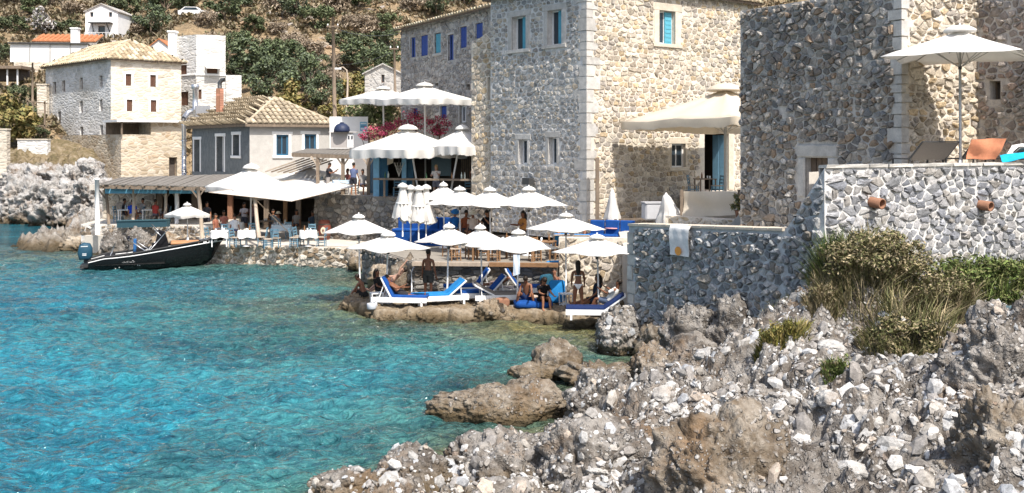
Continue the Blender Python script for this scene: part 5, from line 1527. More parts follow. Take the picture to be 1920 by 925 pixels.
def blue_shutter_house():
    A = Vector((-1.3, 58.0)); L = Face(A, (-.473, .88), (-.88, -.473))
    wl, z0, z1 = 12.4, 3.0, 13.35
    t = thing('blue_shutter_house', 'long grey stone house with bright blue shutters and a shallow tiled roof', 'building', (A.x, A.y, z0))
    hs = [L.rect(x0, y0, x1, y1) for x0, y0, x1, y1 in ((769, 70, 779, 108), (788, 66, 802, 105), (815, 62, 827, 100), (840, 65, 851, 113), (862, 50, 875, 90), (891, 43, 905, 72), (874, 158, 881, 169), (826, 199, 838, 222), (862, 198, 874, 230), (772, 203, 783, 218), (816, 156, 822, 162))]
    mb = MB(); wall_sheet(mb, L, -3, wl, z0, z1, hs, .3)
    e = L.P(wl, 0); e2 = e + Vector((.88, .473, 0)) * 8
    mb.add([(e.x, e.y, z0), (e.x, e.y, z1), (e2.x, e2.y, z1), (e2.x, e2.y, z0)], [(0, 1, 2, 3)])
    mb.build('wall', MAT['rubble_grey'], t, world=True)
    for i, r in enumerate(hs):
        if i in (6, 10): window(t, L, r, .25, MAT['wood'], MAT['interior'], None, None, False, False, .05)
        elif i == 8: window(t, L, r, .2, MAT['white_paint'], MAT['glass'], None, MAT['dressed'], False, True, .1, .15, .15)
        else: window(t, L, r, .2, MAT['shutter_blue'], MAT['glass'], ('both' if i % 3 else 'left', MAT['shutter_teal'] if i == 2 else MAT['shutter_blue']), MAT['dressed'] if i in (2, 3, 7) else None, i == 2, True, .07, .12, .14)
    n = Vector((L.n.x, L.n.y, 0))
    roof_slope(t, L.P(-3, z1, .4), L.P(wl + .3, z1, .4), L.P(-3, z1 + 1.0, -4), L.P(wl - 2.5, z1 + 1.0, -4), pitch=.36, tile_len=.6)
    st = stones(L, cells(0, wl, 7.5, z1 - .1, .36, .22, .5, [(h[0] - .06, h[1] + .06, h[2] - .06, h[3] + .06) for h in hs], seed=81), .026, (.02, .07), [(.40,.37,.34), (.48,.45,.41), (.32,.30,.28), (.46,.41,.36)], 81)
    emit_stones(t, st, 200)
blue_shutter_house()
def pole(name, label, x, y0, y1, d, r, arms=(), lean=0):
    a, b = at(x, y1, d), at(x + lean, y0, d)
    t = thing(name, label, 'pole', tuple(a))
    mb = MB(); mb.tube([a, b], [r, r * .7], 8); mb.build('mast', MAT['wood'], t, world=True)
    for (yy, w) in arms:
        c = at(x + lean * (y1 - yy) / (y1 - y0), yy, d)
        mb = MB(); mb.bar(c + V(-w, -.1, 0), c + V(w, -.1, 0), .1); mb.build('crossarm', MAT['wood'], t, world=True)
        for s in (-.8, .8):
            mb = MB(); mb.lathe(c + V(s * w, -.1, .05), [(.04, 0), (.06, .06), (.03, .16)], 8); mb.build('insulator', MAT['white_paint'], t, world=True)
    return t
pole('utility_pole', 'tall brown timber utility pole behind the grey house', 628, 32, 230, 86, .17, ((50, .5),), -4)
pole('utility_pole', 'thin short pole in front of the small chapel', 741, 78, 180, 82, .11, ((92, .35),), -2)
pole('utility_pole', 'slim pole beside the left corner of the cream house', 61, 118, 200, 99, .12)
def street_lamp():
    d = 84; a = at(650, 215, d)
    t = thing('street_lamp', 'bent yellowish street lamp beside the utility pole', 'street lamp', tuple(a))
    mb = MB(); mb.tube([a, at(652, 150, d), at(650, 132, d), at(643, 126, d), at(636, 128, d)], [.09, .07, .06, .05, .05], 8); mb.build('mast', MAT['wood_pale'], t, world=True)
    mb = MB(); mb.box(at(634, 129, d), (.5, .22, .14)); mb.build('lamp_head', MAT['white_metal'], t, world=True)
street_lamp()
def cable(label, a, b, sag, d0, d1):
    p, q = at(a[0], a[1], d0), at(b[0], b[1], d1)
    mb = MB(); mb.tube([p.lerp(q, k / 10) - V(0, 0, sag * 4 * (k / 10) * (1 - k / 10)) for k in range(11)], .02, 5)
    tag(mb.build('power_cable', MAT['dark_metal']), label, 'cable')
cable('power cable sagging from the tall pole to the blue shuttered house', (626, 52), (752, 62), .4, 86, 69)
cable('power cable between the tall pole and the short one', (626, 122), (741, 96), .3, 86, 82)
def tank_yard():
    d = 61.5
    mb = MB(); f = Face(at(618, 0, 64).xy, (1, .1), (.1, -1)); w = f.uv(690, 240)[0]
    t = thing('yard_wall', 'white yard wall with a faded blue poster behind the cafe', 'wall', tuple(f.P(0, 3.2)))
    wall_sheet(mb, f, 0, w, 3.2, f.uv(650, 219)[1]); z = f.uv(650, 219)[1]
    mb.add([f.P(0, z), f.P(w, z), f.P(w, z, -.3), f.P(0, z, -.3)], [(0, 1, 2, 3)]); mb.build('wall', MAT['plaster_white'], t, world=True)
    a, b, c, e = f.rect(675, 229, 688, 246)
    p = block_px(f, a, b, c, e, -.01, .02, None, .004, (.16, .38, .52)).build('poster', MAT['painted'], t, world=True)
    mb = MB()
    for k in range(3):
        mb2 = block_px(f, a + .04, b - .04, c + .1 + k * .16, c + .17 + k * .16, .012, .024, mb, .002, (.62, .70, .74) if k != 1 else (.07, .16, .24))
    mb.build('printed_band', MAT['painted'], p, world=True)
    k = thing('water_tank', 'dark blue domed tank on the cafe kitchen roof', 'tank', tuple(at(641, 248, d)))
    mb = MB(); mb.lathe(at(641, 248, d), [(.47, 0), (.47, .12), (.43, .28), (.32, .42), (.16, .50), (.05, .52)], 16, (.02, .03, .07)); mb.build('dome', MAT['painted'], k, world=True)
    mb = MB(); mb.lathe(at(641, 248, d) + V(0, 0, .5), [(.12, 0), (.12, .06), (.02, .08)], 10, (.03, .04, .08)); mb.build('lid', MAT['painted'], k, world=True)
    s = thing('kitchen_box', 'grey metal cabinet with a white panel under the domed tank', 'cabinet', tuple(at(645, 280, d)))
    mb = MB(); mb.box(at(641, 263, d + .45), (1.15, .9, .9), 0, (.40, .37, .35)); mb.build('cabinet', MAT['painted'], s, world=True)
    mb = MB(); mb.box(at(657, 264, d - .03), (.36, .06, .8), 0, (.72, .72, .71)); pn = mb.build('panel', MAT['painted'], s, world=True)
    mb = MB()
    for x in (654, 660): mb.box(at(x, 258, d - .07), (.09, .02, .2), 0, (.05, .05, .06))
    mb.build('vent', MAT['painted'], pn, world=True)
    mb = MB(); mb.box(at(645, 248, d + .4), (1.6, 1.1, .05), 0, (.58, .55, .52)); mb.build('lid', MAT['painted'], s, world=True)
tank_yard()
def parked_car():
    d = 150; c = at(364, 62, d)
    c.z = float(hill_z(c.x, d)) + .3
    t = thing('parked_car', 'white car parked high on the hillside track above the white tower', 'car', tuple(c))
    prof = [(-2.0, .25), (2.0, .25), (2.05, .6), (1.9, .78), (1.0, .85), (.55, 1.32), (-1.1, 1.36), (-1.75, .88), (-2.05, .8)]
    mb = MB(); n = len(prof)
    vs = [(x, -.8, z) for x, z in prof] + [(x, .8, z) for x, z in prof]
    mb.add(vs, [tuple(range(n)), tuple(reversed(range(n, 2 * n)))] + [(i, n + i, n + (i + 1) % n, (i + 1) % n) for i in range(n)]); mb.build('body', MAT['white_paint'], t)
    mb = MB(); mb.add([(.85, -.81, .9), (.5, -.81, 1.24), (-1.0, -.81, 1.27), (-1.5, -.81, .92)], [(0, 1, 2, 3)]); mb.build('side_window', MAT['glass'], t)
    for x in (-1.3, 1.3):
        mb = MB(); mb.tube([(x, -.84, .3), (x, -.6, .3)], .3, 14); mb.build('wheel', MAT['dark_metal'], t)
parked_car()
def leaf_mat(name, rough=.75):
    m, nt, b = newmat(name, rough, .25)
    a = nt.nodes.new('ShaderNodeAttribute'); a.attribute_name = 'Col'
    n = noise(nt, pos(nt), 3.0, 3, .6)
    nt.links.new(mixc(nt, 1.0, a.outputs['Color'], ramp(nt, n, [(.3, (.7, .7, .7)), (.7, (1.3, 1.3, 1.3))]), 'MULTIPLY'), b.inputs['Base Color'])
    return m
MAT['leaf'] = leaf_mat('leaves')
MAT['bark'] = plain('bark', (.16, .125, .095), .95, .35, 9, .1, .7, .03)
def leaves(n, radii, size, pal, seed, clumps=22, spread=.34, zmin=-.6, long=1.0):
    rg = np.random.default_rng(seed)
    rad = np.array(radii)
    cs = rg.normal(size=(clumps, 3)); cs /= np.linalg.norm(cs, axis=1)[:, None]
    cs *= rg.uniform(.45, .9, (clumps, 1)); cs[:, 2] = np.maximum(cs[:, 2], zmin)
    k = rg.integers(0, clumps, n)
    off = rg.normal(size=(n, 3)); off /= np.linalg.norm(off, axis=1)[:, None]
    off *= (rg.uniform(0, 1, (n, 1)) ** .45) * spread * rg.uniform(.7, 1.3, (clumps, 1))[k]
    p = (cs[k] + off) * rad
    nrm = off + np.array([0, 0, .35]) + rg.normal(size=(n, 3)) * .35; nrm /= np.linalg.norm(nrm, axis=1)[:, None]
    a = np.cross(nrm, rg.normal(size=(n, 3))); a /= np.linalg.norm(a, axis=1)[:, None]
    b = np.cross(nrm, a)
    s = size * rg.uniform(.6, 1.4, (n, 1))
    a *= s * long; b *= s * .55
    vs = np.stack([p - a, p - b * .9, p + a, p + b], 1).reshape(-1, 3)
    pc = np.array(pal)[rg.integers(0, len(pal), n)] * rg.uniform(.8, 1.2, (n, 1)) * (rg.uniform(.82, 1.22, (clumps, 1))[k])
    return vs, np.arange(4 * n).reshape(n, 4), np.repeat(pc, 4, 0)
def tree_proto(name, label, cat, radii, h, n, size, pal, seed, group, trunk_r=.12, clumps=22, spread=.34, long=1.0):
    t = thing(name, label, cat, (0, 0, 0), 0, group)
    vs, f, c = leaves(n, radii, size, pal, seed, clumps, spread, -.6, long)
    vs = vs + np.array([0, 0, h])
    np_mesh('crown', vs, f, MAT['leaf'], t, c)
    mb = MB(); rg = random.Random(seed)
    mb.tube([(0, 0, -.4), (rg.uniform(-.1, .1), rg.uniform(-.1, .1), h * .5), (rg.uniform(-.2, .2), rg.uniform(-.2, .2), h)], [trunk_r, trunk_r * .8, trunk_r * .4], 7)
    for k in range(5):
        a = k * 1.3 + rg.uniform(0, .6)
        mb.tube([(0, 0, h * .45), (math.cos(a) * radii[0] * .4, math.sin(a) * radii[1] * .4, h * .9), (math.cos(a) * radii[0] * .7, math.sin(a) * radii[1] * .7, h + radii[2] * .3)], [trunk_r * .55, trunk_r * .35, trunk_r * .15], 5)
    mb.build('trunk', MAT['bark'], t)
    return t
G_DARK = [(.075,.092,.045), (.095,.115,.055), (.12,.135,.068), (.06,.072,.038)]
G_MID = [(.10,.13,.06), (.125,.155,.075), (.155,.18,.095), (.08,.105,.05)]
G_OLIVE = [(.085,.11,.065), (.11,.135,.085), (.07,.09,.05), (.13,.15,.10)]
G_YEL = [(.19,.17,.055), (.24,.20,.075), (.14,.14,.05), (.29,.22,.09)]
G_DRY = [(.28,.22,.155), (.22,.175,.125), (.34,.28,.21), (.18,.14,.10)]
G_WHITE = [(.45,.42,.41), (.55,.52,.50), (.30,.28,.26), (.12,.13,.07)]
PROTO = {}
HG = 'shrubs and trees on the dry hillside'
PROTO['dark'] = tree_proto('evergreen_shrub', '', 'shrub', (1, 1, .8), .7, 2000, .08, G_DARK + G_OLIVE[:1], 1, HG, .05, 17, .30)
PROTO['dark2'] = tree_proto('evergreen_shrub', '', 'shrub', (1.1, 1, .9), .8, 2000, .08, G_DARK + G_MID[:2], 2, HG, .05, 18, .28)
PROTO['mid'] = tree_proto('green_tree', '', 'tree', (1, 1, .95), 1.0, 2300, .08, G_MID + G_OLIVE[:2], 3, HG, .06, 19, .29)
PROTO['olive'] = tree_proto('olive_tree', '', 'tree', (1, 1, .9), 1.0, 2000, .075, G_OLIVE + G_MID[:2], 4, HG, .06, 17, .30)
PROTO['yel'] = tree_proto('yellow_shrub', '', 'shrub', (1, 1, .75), .6, 2200, .085, G_YEL, 5, HG, .04, 20, .36)
PROTO['dry'] = tree_proto('dry_shrub', '', 'shrub', (1, 1, .7), .5, 1500, .07, G_DRY, 6, HG, .04, 18, .38, 1.6)
PROTO['white'] = tree_proto('pale_tree', '', 'tree', (1, 1, .9), 1.0, 1300, .085, G_WHITE, 7, HG, .06, 26, .22)
NAMES = {'dark': 'dark evergreen shrub', 'dark2': 'dark bushy evergreen', 'mid': 'leafy mid green tree', 'olive': 'grey green olive tree', 'yel': 'yellow green shrub', 'dry': 'dry brown shrub', 'white': 'whitish bare looking tree'}
MARKS = [(-99, 'at the left edge of the slope'), (25, 'right of the far left sheds'), (0, 'above the far left sheds'), (60, 'behind the orange long roof'), (140, 'beside the high white house'), (240, 'right of the high white house'), (320, 'above the white tower'), (420, 'just right of the white tower'),
         (462, 'behind the grey house chimney'), (492, 'behind the grey house roof'), (530, 'above the grey house ridge'), (552, 'above the right half of the grey house'), (578, 'above the right end of the grey house'), (590, 'left of the tall utility pole'), (634, 'just right of the tall utility pole'), (652, 'right of the street lamp'), (666, 'left of the small chapel'), (690, 'above the small chapel'), (705, 'over the chapel gable'), (728, 'right above the chapel roof'), (760, 'over the blue shuttered roof'), (740, 'against the blue shuttered house')]
def hill_hit(x, y):
    for d in np.arange(84, 420, .4):
        p = at(x, y, d)
        if p.z <= float(hill_z(p.x, d)): return p
    return None
USED = {}
def plant(x, yb, w, kind, d=None):
    p = hill_hit(x, yb) if d is None else at(x, yb, d)
    if p is None: return
    s = w / 2 / F * p.y
    if d is None: p.z = float(hill_z(p.x, p.y)) - .05 * s
    side = max((m for m in MARKS if m[0] <= x), key=lambda m: m[0])[1]
    lv = 'low' if yb > 165 else 'halfway up' if yb > 75 else 'high'
    sz = 'big ' if s > 3.2 else 'small ' if s < 1.5 else ''
    lab = f'{sz}{NAMES[kind]} {lv} on the hill {side}'
    pr = PROTO[kind]
    if kind not in USED: USED[kind] = 1; o = pr; o.location = p; o.scale = (s, s, s * rnd(.9, 1.1)); o['label'] = lab
    else: copy_tree(pr, p, rnd(0, 6.28), lab, None, (s, s, s * rnd(.85, 1.15)))
for q in ((22, 60, 60, 'dark'), (60, 30, 50, 'dark2'), (84, 66, 62, 'white'), (125, 64, 46, 'dark'), (140, 30, 50, 'dry'), (255, 62, 40, 'dry'), (285, 66, 70, 'olive'), (310, 40, 80, 'mid'), (345, 20, 60, 'dark'), (385, 52, 45, 'dry'), (420, 42, 70, 'mid'), (455, 15, 60, 'olive'),
          (480, 66, 46, 'dark2'), (520, 18, 50, 'dry'), (558, 36, 64, 'olive'), (596, 62, 62, 'dark2'), (630, 20, 60, 'dry'), (672, 18, 64, 'dark2'), (655, 52, 40, 'dry'), (700, 100, 70, 'dark'), (728, 62, 50, 'dark2'), (735, 110, 60, 'olive'),
          (450, 92, 40, 'dark2'), (470, 150, 90, 'mid'), (505, 170, 100, 'mid'), (545, 160, 90, 'mid'), (528, 120, 70, 'dark2'), (575, 178, 80, 'olive'), (440, 165, 60, 'olive'), (500, 195, 90, 'olive'), (447, 215, 60, 'yel'), (560, 210, 90, 'yel'), (605, 205, 70, 'olive'),
          (612, 165, 60, 'dry'), (585, 110, 60, 'dry'), (640, 130, 60, 'dry'), (668, 135, 70, 'mid'), (700, 150, 70, 'mid'), (655, 185, 70, 'yel'), (690, 175, 50, 'mid'), (720, 135, 60, 'mid'), (606, 140, 50, 'olive'), (640, 90, 60, 'dark'), (545, 90, 50, 'dry'),
          (430, 120, 50, 'mid'), (620, 225, 60, 'yel'), (520, 65, 40, 'dry'), (775, 25, 60, 'dry'), (820, 30, 60, 'olive'), (870, 10, 60, 'dark2'), (690, 60, 60, 'dry'), (400, 90, 40, 'dry'), (10, 110, 50, 'dark'), (235, 30, 60, 'dark'), (200, 10, 50, 'mid'), (95, 10, 60, 'dry'), (20, 10, 60, 'dry')):
    plant(*q)
for q in ((8, 262, 120, 'yel', 88.5), (38, 255, 80, 'yel', 90), (48, 240, 50, 'mid', 96), (78, 200, 40, 'dark2', 100), (-10, 250, 80, 'yel', 95), (72, 262, 40, 'dark', 93), (40, 190, 50, 'dark', 99)): plant(*q)
def scrub():
    rg = np.random.default_rng(9)
    n = 40000
    x = rg.uniform(-95, 60, n); y = 88 + 90 * rg.uniform(0, 1, n) ** .9
    den = fbm(x * .06, y * .06, oct=3, seed=91)
    ok = (np.abs(x / y + .06) < .45) & (den > -.35)
    x, y, den = x[ok], y[ok], den[ok]
    z = hill_z(x, y); n = len(x)
    pal = np.array(G_DRY + G_DRY + [(.32,.25,.15), (.14,.13,.065), (.11,.115,.06), (.38,.32,.22)])
    base = (pal[rg.integers(0, len(pal), n)] * .6 + np.array([.21, .185, .11]) * .4) * rg.uniform(.8, 1.15, (n, 1))
    K = 8
    sz = rg.uniform(.25, .85, n)
    V_, C_ = [], []
    for k in range(K):
        a = rg.uniform(0, 6.28, n); el = rg.uniform(.1, 1.3, n)
        dr = np.stack([np.cos(a) * np.cos(el), np.sin(a) * np.cos(el), np.sin(el)], 1)
        sd = np.stack([-np.sin(a), np.cos(a), np.zeros(n)], 1)
        o = np.stack([x, y, z], 1)
        l = (sz * rg.uniform(.6, 1.2, n))[:, None]
        V_.append(np.stack([o + dr * l * .15, o + dr * l * .7 + sd * l * .22, o + dr * l, o + dr * l * .6 - sd * l * .22], 1))
        C_.append(np.repeat((base * rg.uniform(.88, 1.12, (n, 1)))[:, None], 4, 1))
    vs = np.concatenate(V_).reshape(-1, 3); cs = np.concatenate(C_).reshape(-1, 3)
    tag(np_mesh('dry_scrub', vs, np.arange(len(vs)).reshape(-1, 4), MAT['leaf'], None, cs), kind='stuff')
    mb = MB(); rr = random.Random(5)
    for i in range(150):
        p = hill_hit(rr.uniform(380, 760), rr.uniform(2, 120)) if i < 120 else hill_hit(rr.choice((530, 560, 660, 690)) + rr.gauss(0, 22), rr.choice((45, 40, 50)) + rr.gauss(0, 8))
        if p is None: continue
        s = rr.uniform(.2, .8); vs, fs = PEB[rr.randrange(14)]
        mb.add([p + Vector(v_) * s for v_ in vs], fs, rr.choice([(.36,.32,.28), (.31,.26,.20), (.34,.24,.16)]))
    tag(mb.build('hillside_stones', MAT['pebble']), kind='stuff')
scrub()
def blades(n, cx, rx, ry, base, h, w, pal, seed, lean=.5, tip=None):
    rg = np.random.default_rng(seed)
    a = rg.uniform(0, 6.28, n); r = np.sqrt(rg.uniform(0, 1, n))
    x = cx[0] + np.cos(a) * r * rx; y = cx[1] + np.sin(a) * r * ry
    z = base(x, y)
    b = rg.uniform(0, 6.28, n); l = rg.uniform(.1, 1, n) * lean
    hh = h * rg.uniform(.45, 1.15, n) * (1 - .45 * r ** 2)
    dx, dy = np.cos(b) * l * hh + np.cos(a) * r * hh * .4, np.sin(b) * l * hh + np.sin(a) * r * hh * .4
    sd = np.stack([-np.sin(b + .6), np.cos(b + .6), np.zeros(n)], 1) * (w * rg.uniform(.6, 1.4, n))[:, None]
    o = np.stack([x, y, z - .03], 1); m = o + np.stack([dx * .35, dy * .35, hh * .6], 1); e = o + np.stack([dx, dy, hh], 1)
    vs = np.stack([o - sd * .6, o + sd * .6, m + sd, m - sd, e], 1).reshape(-1, 3)
    i = np.arange(n) * 5
    f = np.concatenate([np.stack([i, i+1, i+2, i+3], 1), np.stack([i+3, i+2, i+4, i+4], 1)])
    c = np.array(pal)[rg.integers(0, len(pal), n)] * rg.uniform(.6, 1.35, (n, 1))
    return vs, f, np.repeat(c, 5, 0)
def shrub(label, x, y, d, rx, ry, h, n, w, pal, seed, lean=.6, name='shore_shrub', leaf=0, lsize=.05):
    p = at(x, y, d); z0 = shore_h(p.x, p.y)
    t = thing(name, label, 'shrub', (p.x, p.y, z0))
    vs, f, c = blades(n, (p.x, p.y), rx, ry, lambda a, b: shore_z(a, b), h, w, pal, seed, lean)
    q = f[: n]; tri = f[n:, :3]
    vs = vs - np.array([p.x, p.y, z0])
    me_v = np.concatenate([vs, vs]); 
    np_mesh('stems', vs, q, MAT['leaf'], t, c)
    np_mesh('leaf_tips', vs, tri, MAT['leaf'], t, c)
    if leaf:
        lv, lf, lc = leaves(leaf, (rx * 1.05, ry * 1.05, h * .72), lsize, pal, seed + 1, 60, .24, -.75, 1.3)
        lv[:, 2] += h * .45
        np_mesh('foliage', lv, lf, MAT['leaf'], t, lc)
    return t
S_DK = [(.10,.10,.040), (.13,.13,.05), (.07,.075,.032), (.17,.15,.07), (.26,.21,.12), (.14,.145,.055), (.34,.28,.17)]
S_GR = [(.10,.145,.035), (.14,.18,.05), (.075,.11,.03), (.17,.19,.065)]
S_DRY = [(.27,.215,.125), (.19,.16,.085), (.36,.30,.19), (.14,.135,.06)]
shrub('wild grey green bush under the terrace wall with dry stems', 1640, 590, 22.8, 1.2, .8, 1.0, 1500, .009, S_DK + S_DRY, 201, 1.2, leaf=9000, lsize=.034)
shrub('dark dense bush hanging over the pebble slope', 1700, 655, 21.0, .9, .7, .75, 1200, .009, S_DK, 202, 1.2, leaf=7000, lsize=.032)
shrub('bright green bush under the terrace wall at the right edge', 1860, 565, 22.8, 1.35, .8, .8, 1000, .010, S_GR + S_DK[:2], 203, 1.2, leaf=9000, lsize=.038)
shrub('dry brown bush between the two green ones', 1765, 590, 22.2, .7, .6, .75, 1600, .012, S_DRY + S_DK[:2], 204, .8, leaf=1600, lsize=.03)
shrub('feathery green bush at the corner of the terrace wall', 1562, 545, 23.8, .45, .4, 1.15, 1200, .012, S_GR + S_OLV if False else S_GR + G_OLIVE[:2], 205, .5, leaf=700, lsize=.03)
shrub('yellow green succulent clump on the rocks', 1466, 690, 21.4, .52, .4, .42, 900, .016, [(.15,.14,.03), (.20,.17,.045), (.10,.105,.03), (.24,.19,.07)], 206, .7, leaf=900, lsize=.035)
shrub('small green tuft in the middle of the pebble slope', 1585, 722, 19.3, .42, .32, .34, 900, .012, S_GR + S_DRY[:1], 207, .8, leaf=500, lsize=.025)
shrub('straw coloured grass tuft below the shaded wall', 1462, 612, 24.2, .4, .3, .5, 900, .007, [(.42,.38,.26), (.32,.29,.18), (.20,.20,.10)], 208, .6)
shrub('brown thyme bush left of the wild grey green bush', 1545, 640, 22.6, .42, .36, .45, 1000, .010, S_DRY, 209, .8, leaf=700, lsize=.025)
def canopy_mesh(a, zp, ze, sag=.10, nt_=8, nr=6, edge_dip=.04):
    """square tent with ribs to corners and side middles; returns verts, faces in local metres (z absolute)"""
    vs, fs = [(0, 0, zp)], []
    ring = []
    for i in range(1, nr + 1):
        r = i / nr; row = []
        for s in range(4):
            c0 = (math.cos(math.pi/4 + s*math.pi/2), math.sin(math.pi/4 + s*math.pi/2)); c1 = (math.cos(math.pi/4 + (s+1)*math.pi/2), math.sin(math.pi/4 + (s+1)*math.pi/2))
            for k in range(nt_):
                t = k / nt_
                x = (c0[0] * (1 - t) + c1[0] * t) * a * math.sqrt(2) * r; y = (c0[1] * (1 - t) + c1[1] * t) * a * math.sqrt(2) * r
                w = 1 - abs(2 * t - 1)                       # 0 at the corner ribs, 1 mid side
                w2 = math.sin(math.pi * ((2 * t) % 1.0))       # between ribs
                inn = 1 - edge_dip * .6 * (w ** .8) * r ** 2
                z = zp + (ze - zp) * (r ** .93) - sag * w2 * math.sin(math.pi * min(1, r * .85)) * .55 + edge_dip * w * r ** 3
                vs.append((x * inn, y * inn, z + .012 * math.sin(x * 7 + y * 3 + zp * 40) * r)); row.append(len(vs) - 1)
        ring.append(row)
    n = 4 * nt_
    for k in range(n): fs.append((0, ring[0][k], ring[0][(k + 1) % n]))
    for i in range(nr - 1):
        for k in range(n): fs.append((ring[i][k], ring[i+1][k], ring[i+1][(k + 1) % n], ring[i][(k + 1) % n]))
    return vs, fs, ring[-1]
def umbrella(label, c, a, rot, zp, ze, zb, mat='canvas', valance=0.0, pole_r=.03, pole_mat='white_metal', group=None, vent=True, ribs=True, lean=(0, 0), sag=.10, name='umbrella', wavy=.05, base=True):
    """c: ground position, a: half side"""
    t = thing(name, label, 'umbrella', (c[0], c[1], zb), rot, group); t.rotation_euler = (rnd(-.022, .022), rnd(-.022, .022), rot)
    vs, fs, rim = canopy_mesh(a, zp - zb, ze - zb, sag)
    vs = [(x + lean[0], y + lean[1], z) for x, y, z in vs]
    mb = MB(); mb.sheet(vs, fs, .012); can = mb.build('canopy', MAT[mat], t)
    if valance:
        n = len(rim); v2 = []; m = MB()
        rg = random.Random(hash(label) % 1000)
        sub = 3
        for k in range(n):
            p, q = Vector(vs[rim[k]]), Vector(vs[rim[(k + 1) % n]])
            for j in range(sub):
                P = p.lerp(q, j / sub)
                o = Vector((P.x - lean[0], P.y - lean[1], 0)).normalized()
                ph = math.sin((k * sub + j) * .9 + rg.uniform(-.5, .5)) * wavy
                v2.append((P + o * .012, P + o * (.012 + ph * .5) - V(0, 0, valance * .55), P + o * (-.02 + ph) - V(0, 0, valance * (1 + rg.uniform(-.08, .12)))))
        N = len(v2); vv = [x for tri in v2 for x in tri]
        ff = []
        for k in range(N):
            j = (k + 1) % N
            for l in (0, 1): ff.append((3*k + l, 3*k + l + 1, 3*j + l + 1, 3*j + l))
        m.add(vv, ff, None, True); m.build('valance', MAT[mat], t)
    if vent:
        va = a * .20; h = (zp - ze) * .16
        z_ = zp - zb - h * .25; mb = MB(); mb.lathe((lean[0], lean[1], z_), [(va * 1.25, -.02), (va * 1.22, .03), (va * 1.0, h * .75), (va * .55, h * 1.25), (.03, h * 1.42)], 16); mb.build('vent_cap', MAT[mat], can)
        mb = MB(); mb.lathe((lean[0], lean[1], zp - zb + h + .02), [(.025, 0), (.028, .02), (.012, .05)], 8); mb.build('finial', MAT['white_paint'], can)
    mb = MB(); mb.tube([(0, 0, 0), (lean[0] * .5, lean[1] * .5, (zp - zb) * .5), (lean[0], lean[1], zp - zb - .03)], pole_r, 8); mb.build('pole', MAT[pole_mat], t)
    if ribs:
        zh = ze - zb - (zp - ze) * .35
        for k in range(8):
            q = math.pi / 4 * k; rr = a * (math.sqrt(2) if k % 2 else 1.0) * .97
            e = Vector((lean[0] + math.cos(q) * rr, lean[1] + math.sin(q) * rr, ze - zb - .035 + (0 if k % 2 else .03)))
            top = Vector((lean[0], lean[1], zp - zb - .06))
            mb = MB(); mb.bar(top, e, .022); mb.bar(V(lean[0], lean[1], zh), top.lerp(e, .5), .018); mb.build('rib', MAT['pole_grey'], t)
        mb = MB(); mb.lathe((lean[0], lean[1], zh - .05), [(.04, 0), (.05, .03), (.05, .08), (.035, .1)], 8); mb.build('hub', MAT['dark_metal'], t)
    if base:
        mb = MB(); mb.lathe((0, 0, 0), [(.24, -.02), (.24, .03), (.05, .06), (.05, .22)], 12); mb.build('base', MAT['white_paint'], t)
    return t
def umb_px(label, pk, L, R, d, zb, rot=45, px_pole=None, **k):
    """corner towards the viewer: peak, left and right corners in view"""
    c = at(pk[0] if px_pole is None else px_pole, 300, d)
    hd = (R[0] - L[0]) / 2 * d / F
    zp = at(0, pk[1], d).z; ze = at(0, (L[1] + R[1]) / 2, d).z
    xpk = (pk[0] - 960) / F * d
    lx = xpk - c.x
    r = math.radians(rot)
    lean = (lx * math.cos(-r), lx * math.sin(-r))
    return umbrella(label, (c.x, c.y), hd / math.sqrt(2), r, zp, ze, zb, lean=lean, **k)
UG = 'square white umbrellas of the bathing terraces'
LDZ = .38
umb_px('white umbrella at the far left of the bathing platform, partly behind another', (672, 407), (605, 437), (741, 436), 40.1, LDZ, 46, 675, group=UG)
umb_px('white umbrella nearest the water above the white lounger with blue mattress', (728, 440), (648, 463), (809, 467), 37.5, LDZ, 43, 724, group=UG)
umb_px('white umbrella over the man standing by the low wall', (840, 425), (775, 453), (905, 456), 38.0, LDZ, 47, 838, group=UG)
umb_px('white umbrella in the middle of the front row, between two overlapping ones', (902, 427), (842, 456), (965, 460), 38.1, LDZ, 41, 905, group=UG)
umb_px('white umbrella with a towel on its pole above the seated bare chested man', (973, 436), (898, 464), (1053, 468), 36.9, LDZ, 47, 970, group=UG)
umb_px('white umbrella beside the shaded wall over the white bed', (1119, 445), (1033, 474), (1205, 474), 35.4, LDZ, 44, 1123, group=UG)
umb_px('highest white umbrella of the front row over the bright blue cushions', (1060, 404), (985, 431), (1136, 429), 37.3, LDZ, 46, 1061, group=UG)
umb_px('leftmost open white umbrella on the upper terrace beside the furled ones', (832, 347), (785, 373), (880, 376), 46.2, T2_Z, 46, 833, group=UG)
umb_px('second white umbrella on the upper terrace behind two front ones', (864, 355), (800, 380), (930, 384), 44.2, T2_Z, 44, 863, group=UG)
umb_px('white umbrella on the upper terrace over the woman in black', (917, 356), (850, 383), (986, 386), 43.6, T2_Z, 47, 920, group=UG)
umb_px('rightmost white umbrella on the upper terrace against the tall tower house', (991, 355), (918, 384), (1067, 386), 43.0, T2_Z, 45, 990, group=UG)
umb_px('small white umbrella with a straight valance on the quay by the boat', (351, 384), (311, 402), (396, 403), 55.4, Q_Z, 47, 352, valance=.16, wavy=.0)
umb_px('very large white umbrella on the taverna quay above the sail', (468, 314), (380, 354), (560, 350), 57.5, Q_Z, 40, 470, valance=.28, pole_r=.05, wavy=.03)
umb_px('low white umbrella behind the timber pergola', (580, 314), (505, 333), (655, 333), 63, 3.28, 45, 582, valance=.15)
umb_px('huge white cafe umbrella over the bar counter with a draped valance', (765, 241), (657, 281), (873, 281), 54.5, 3.28, 48, 786, valance=.42, pole_r=.05, wavy=.10)
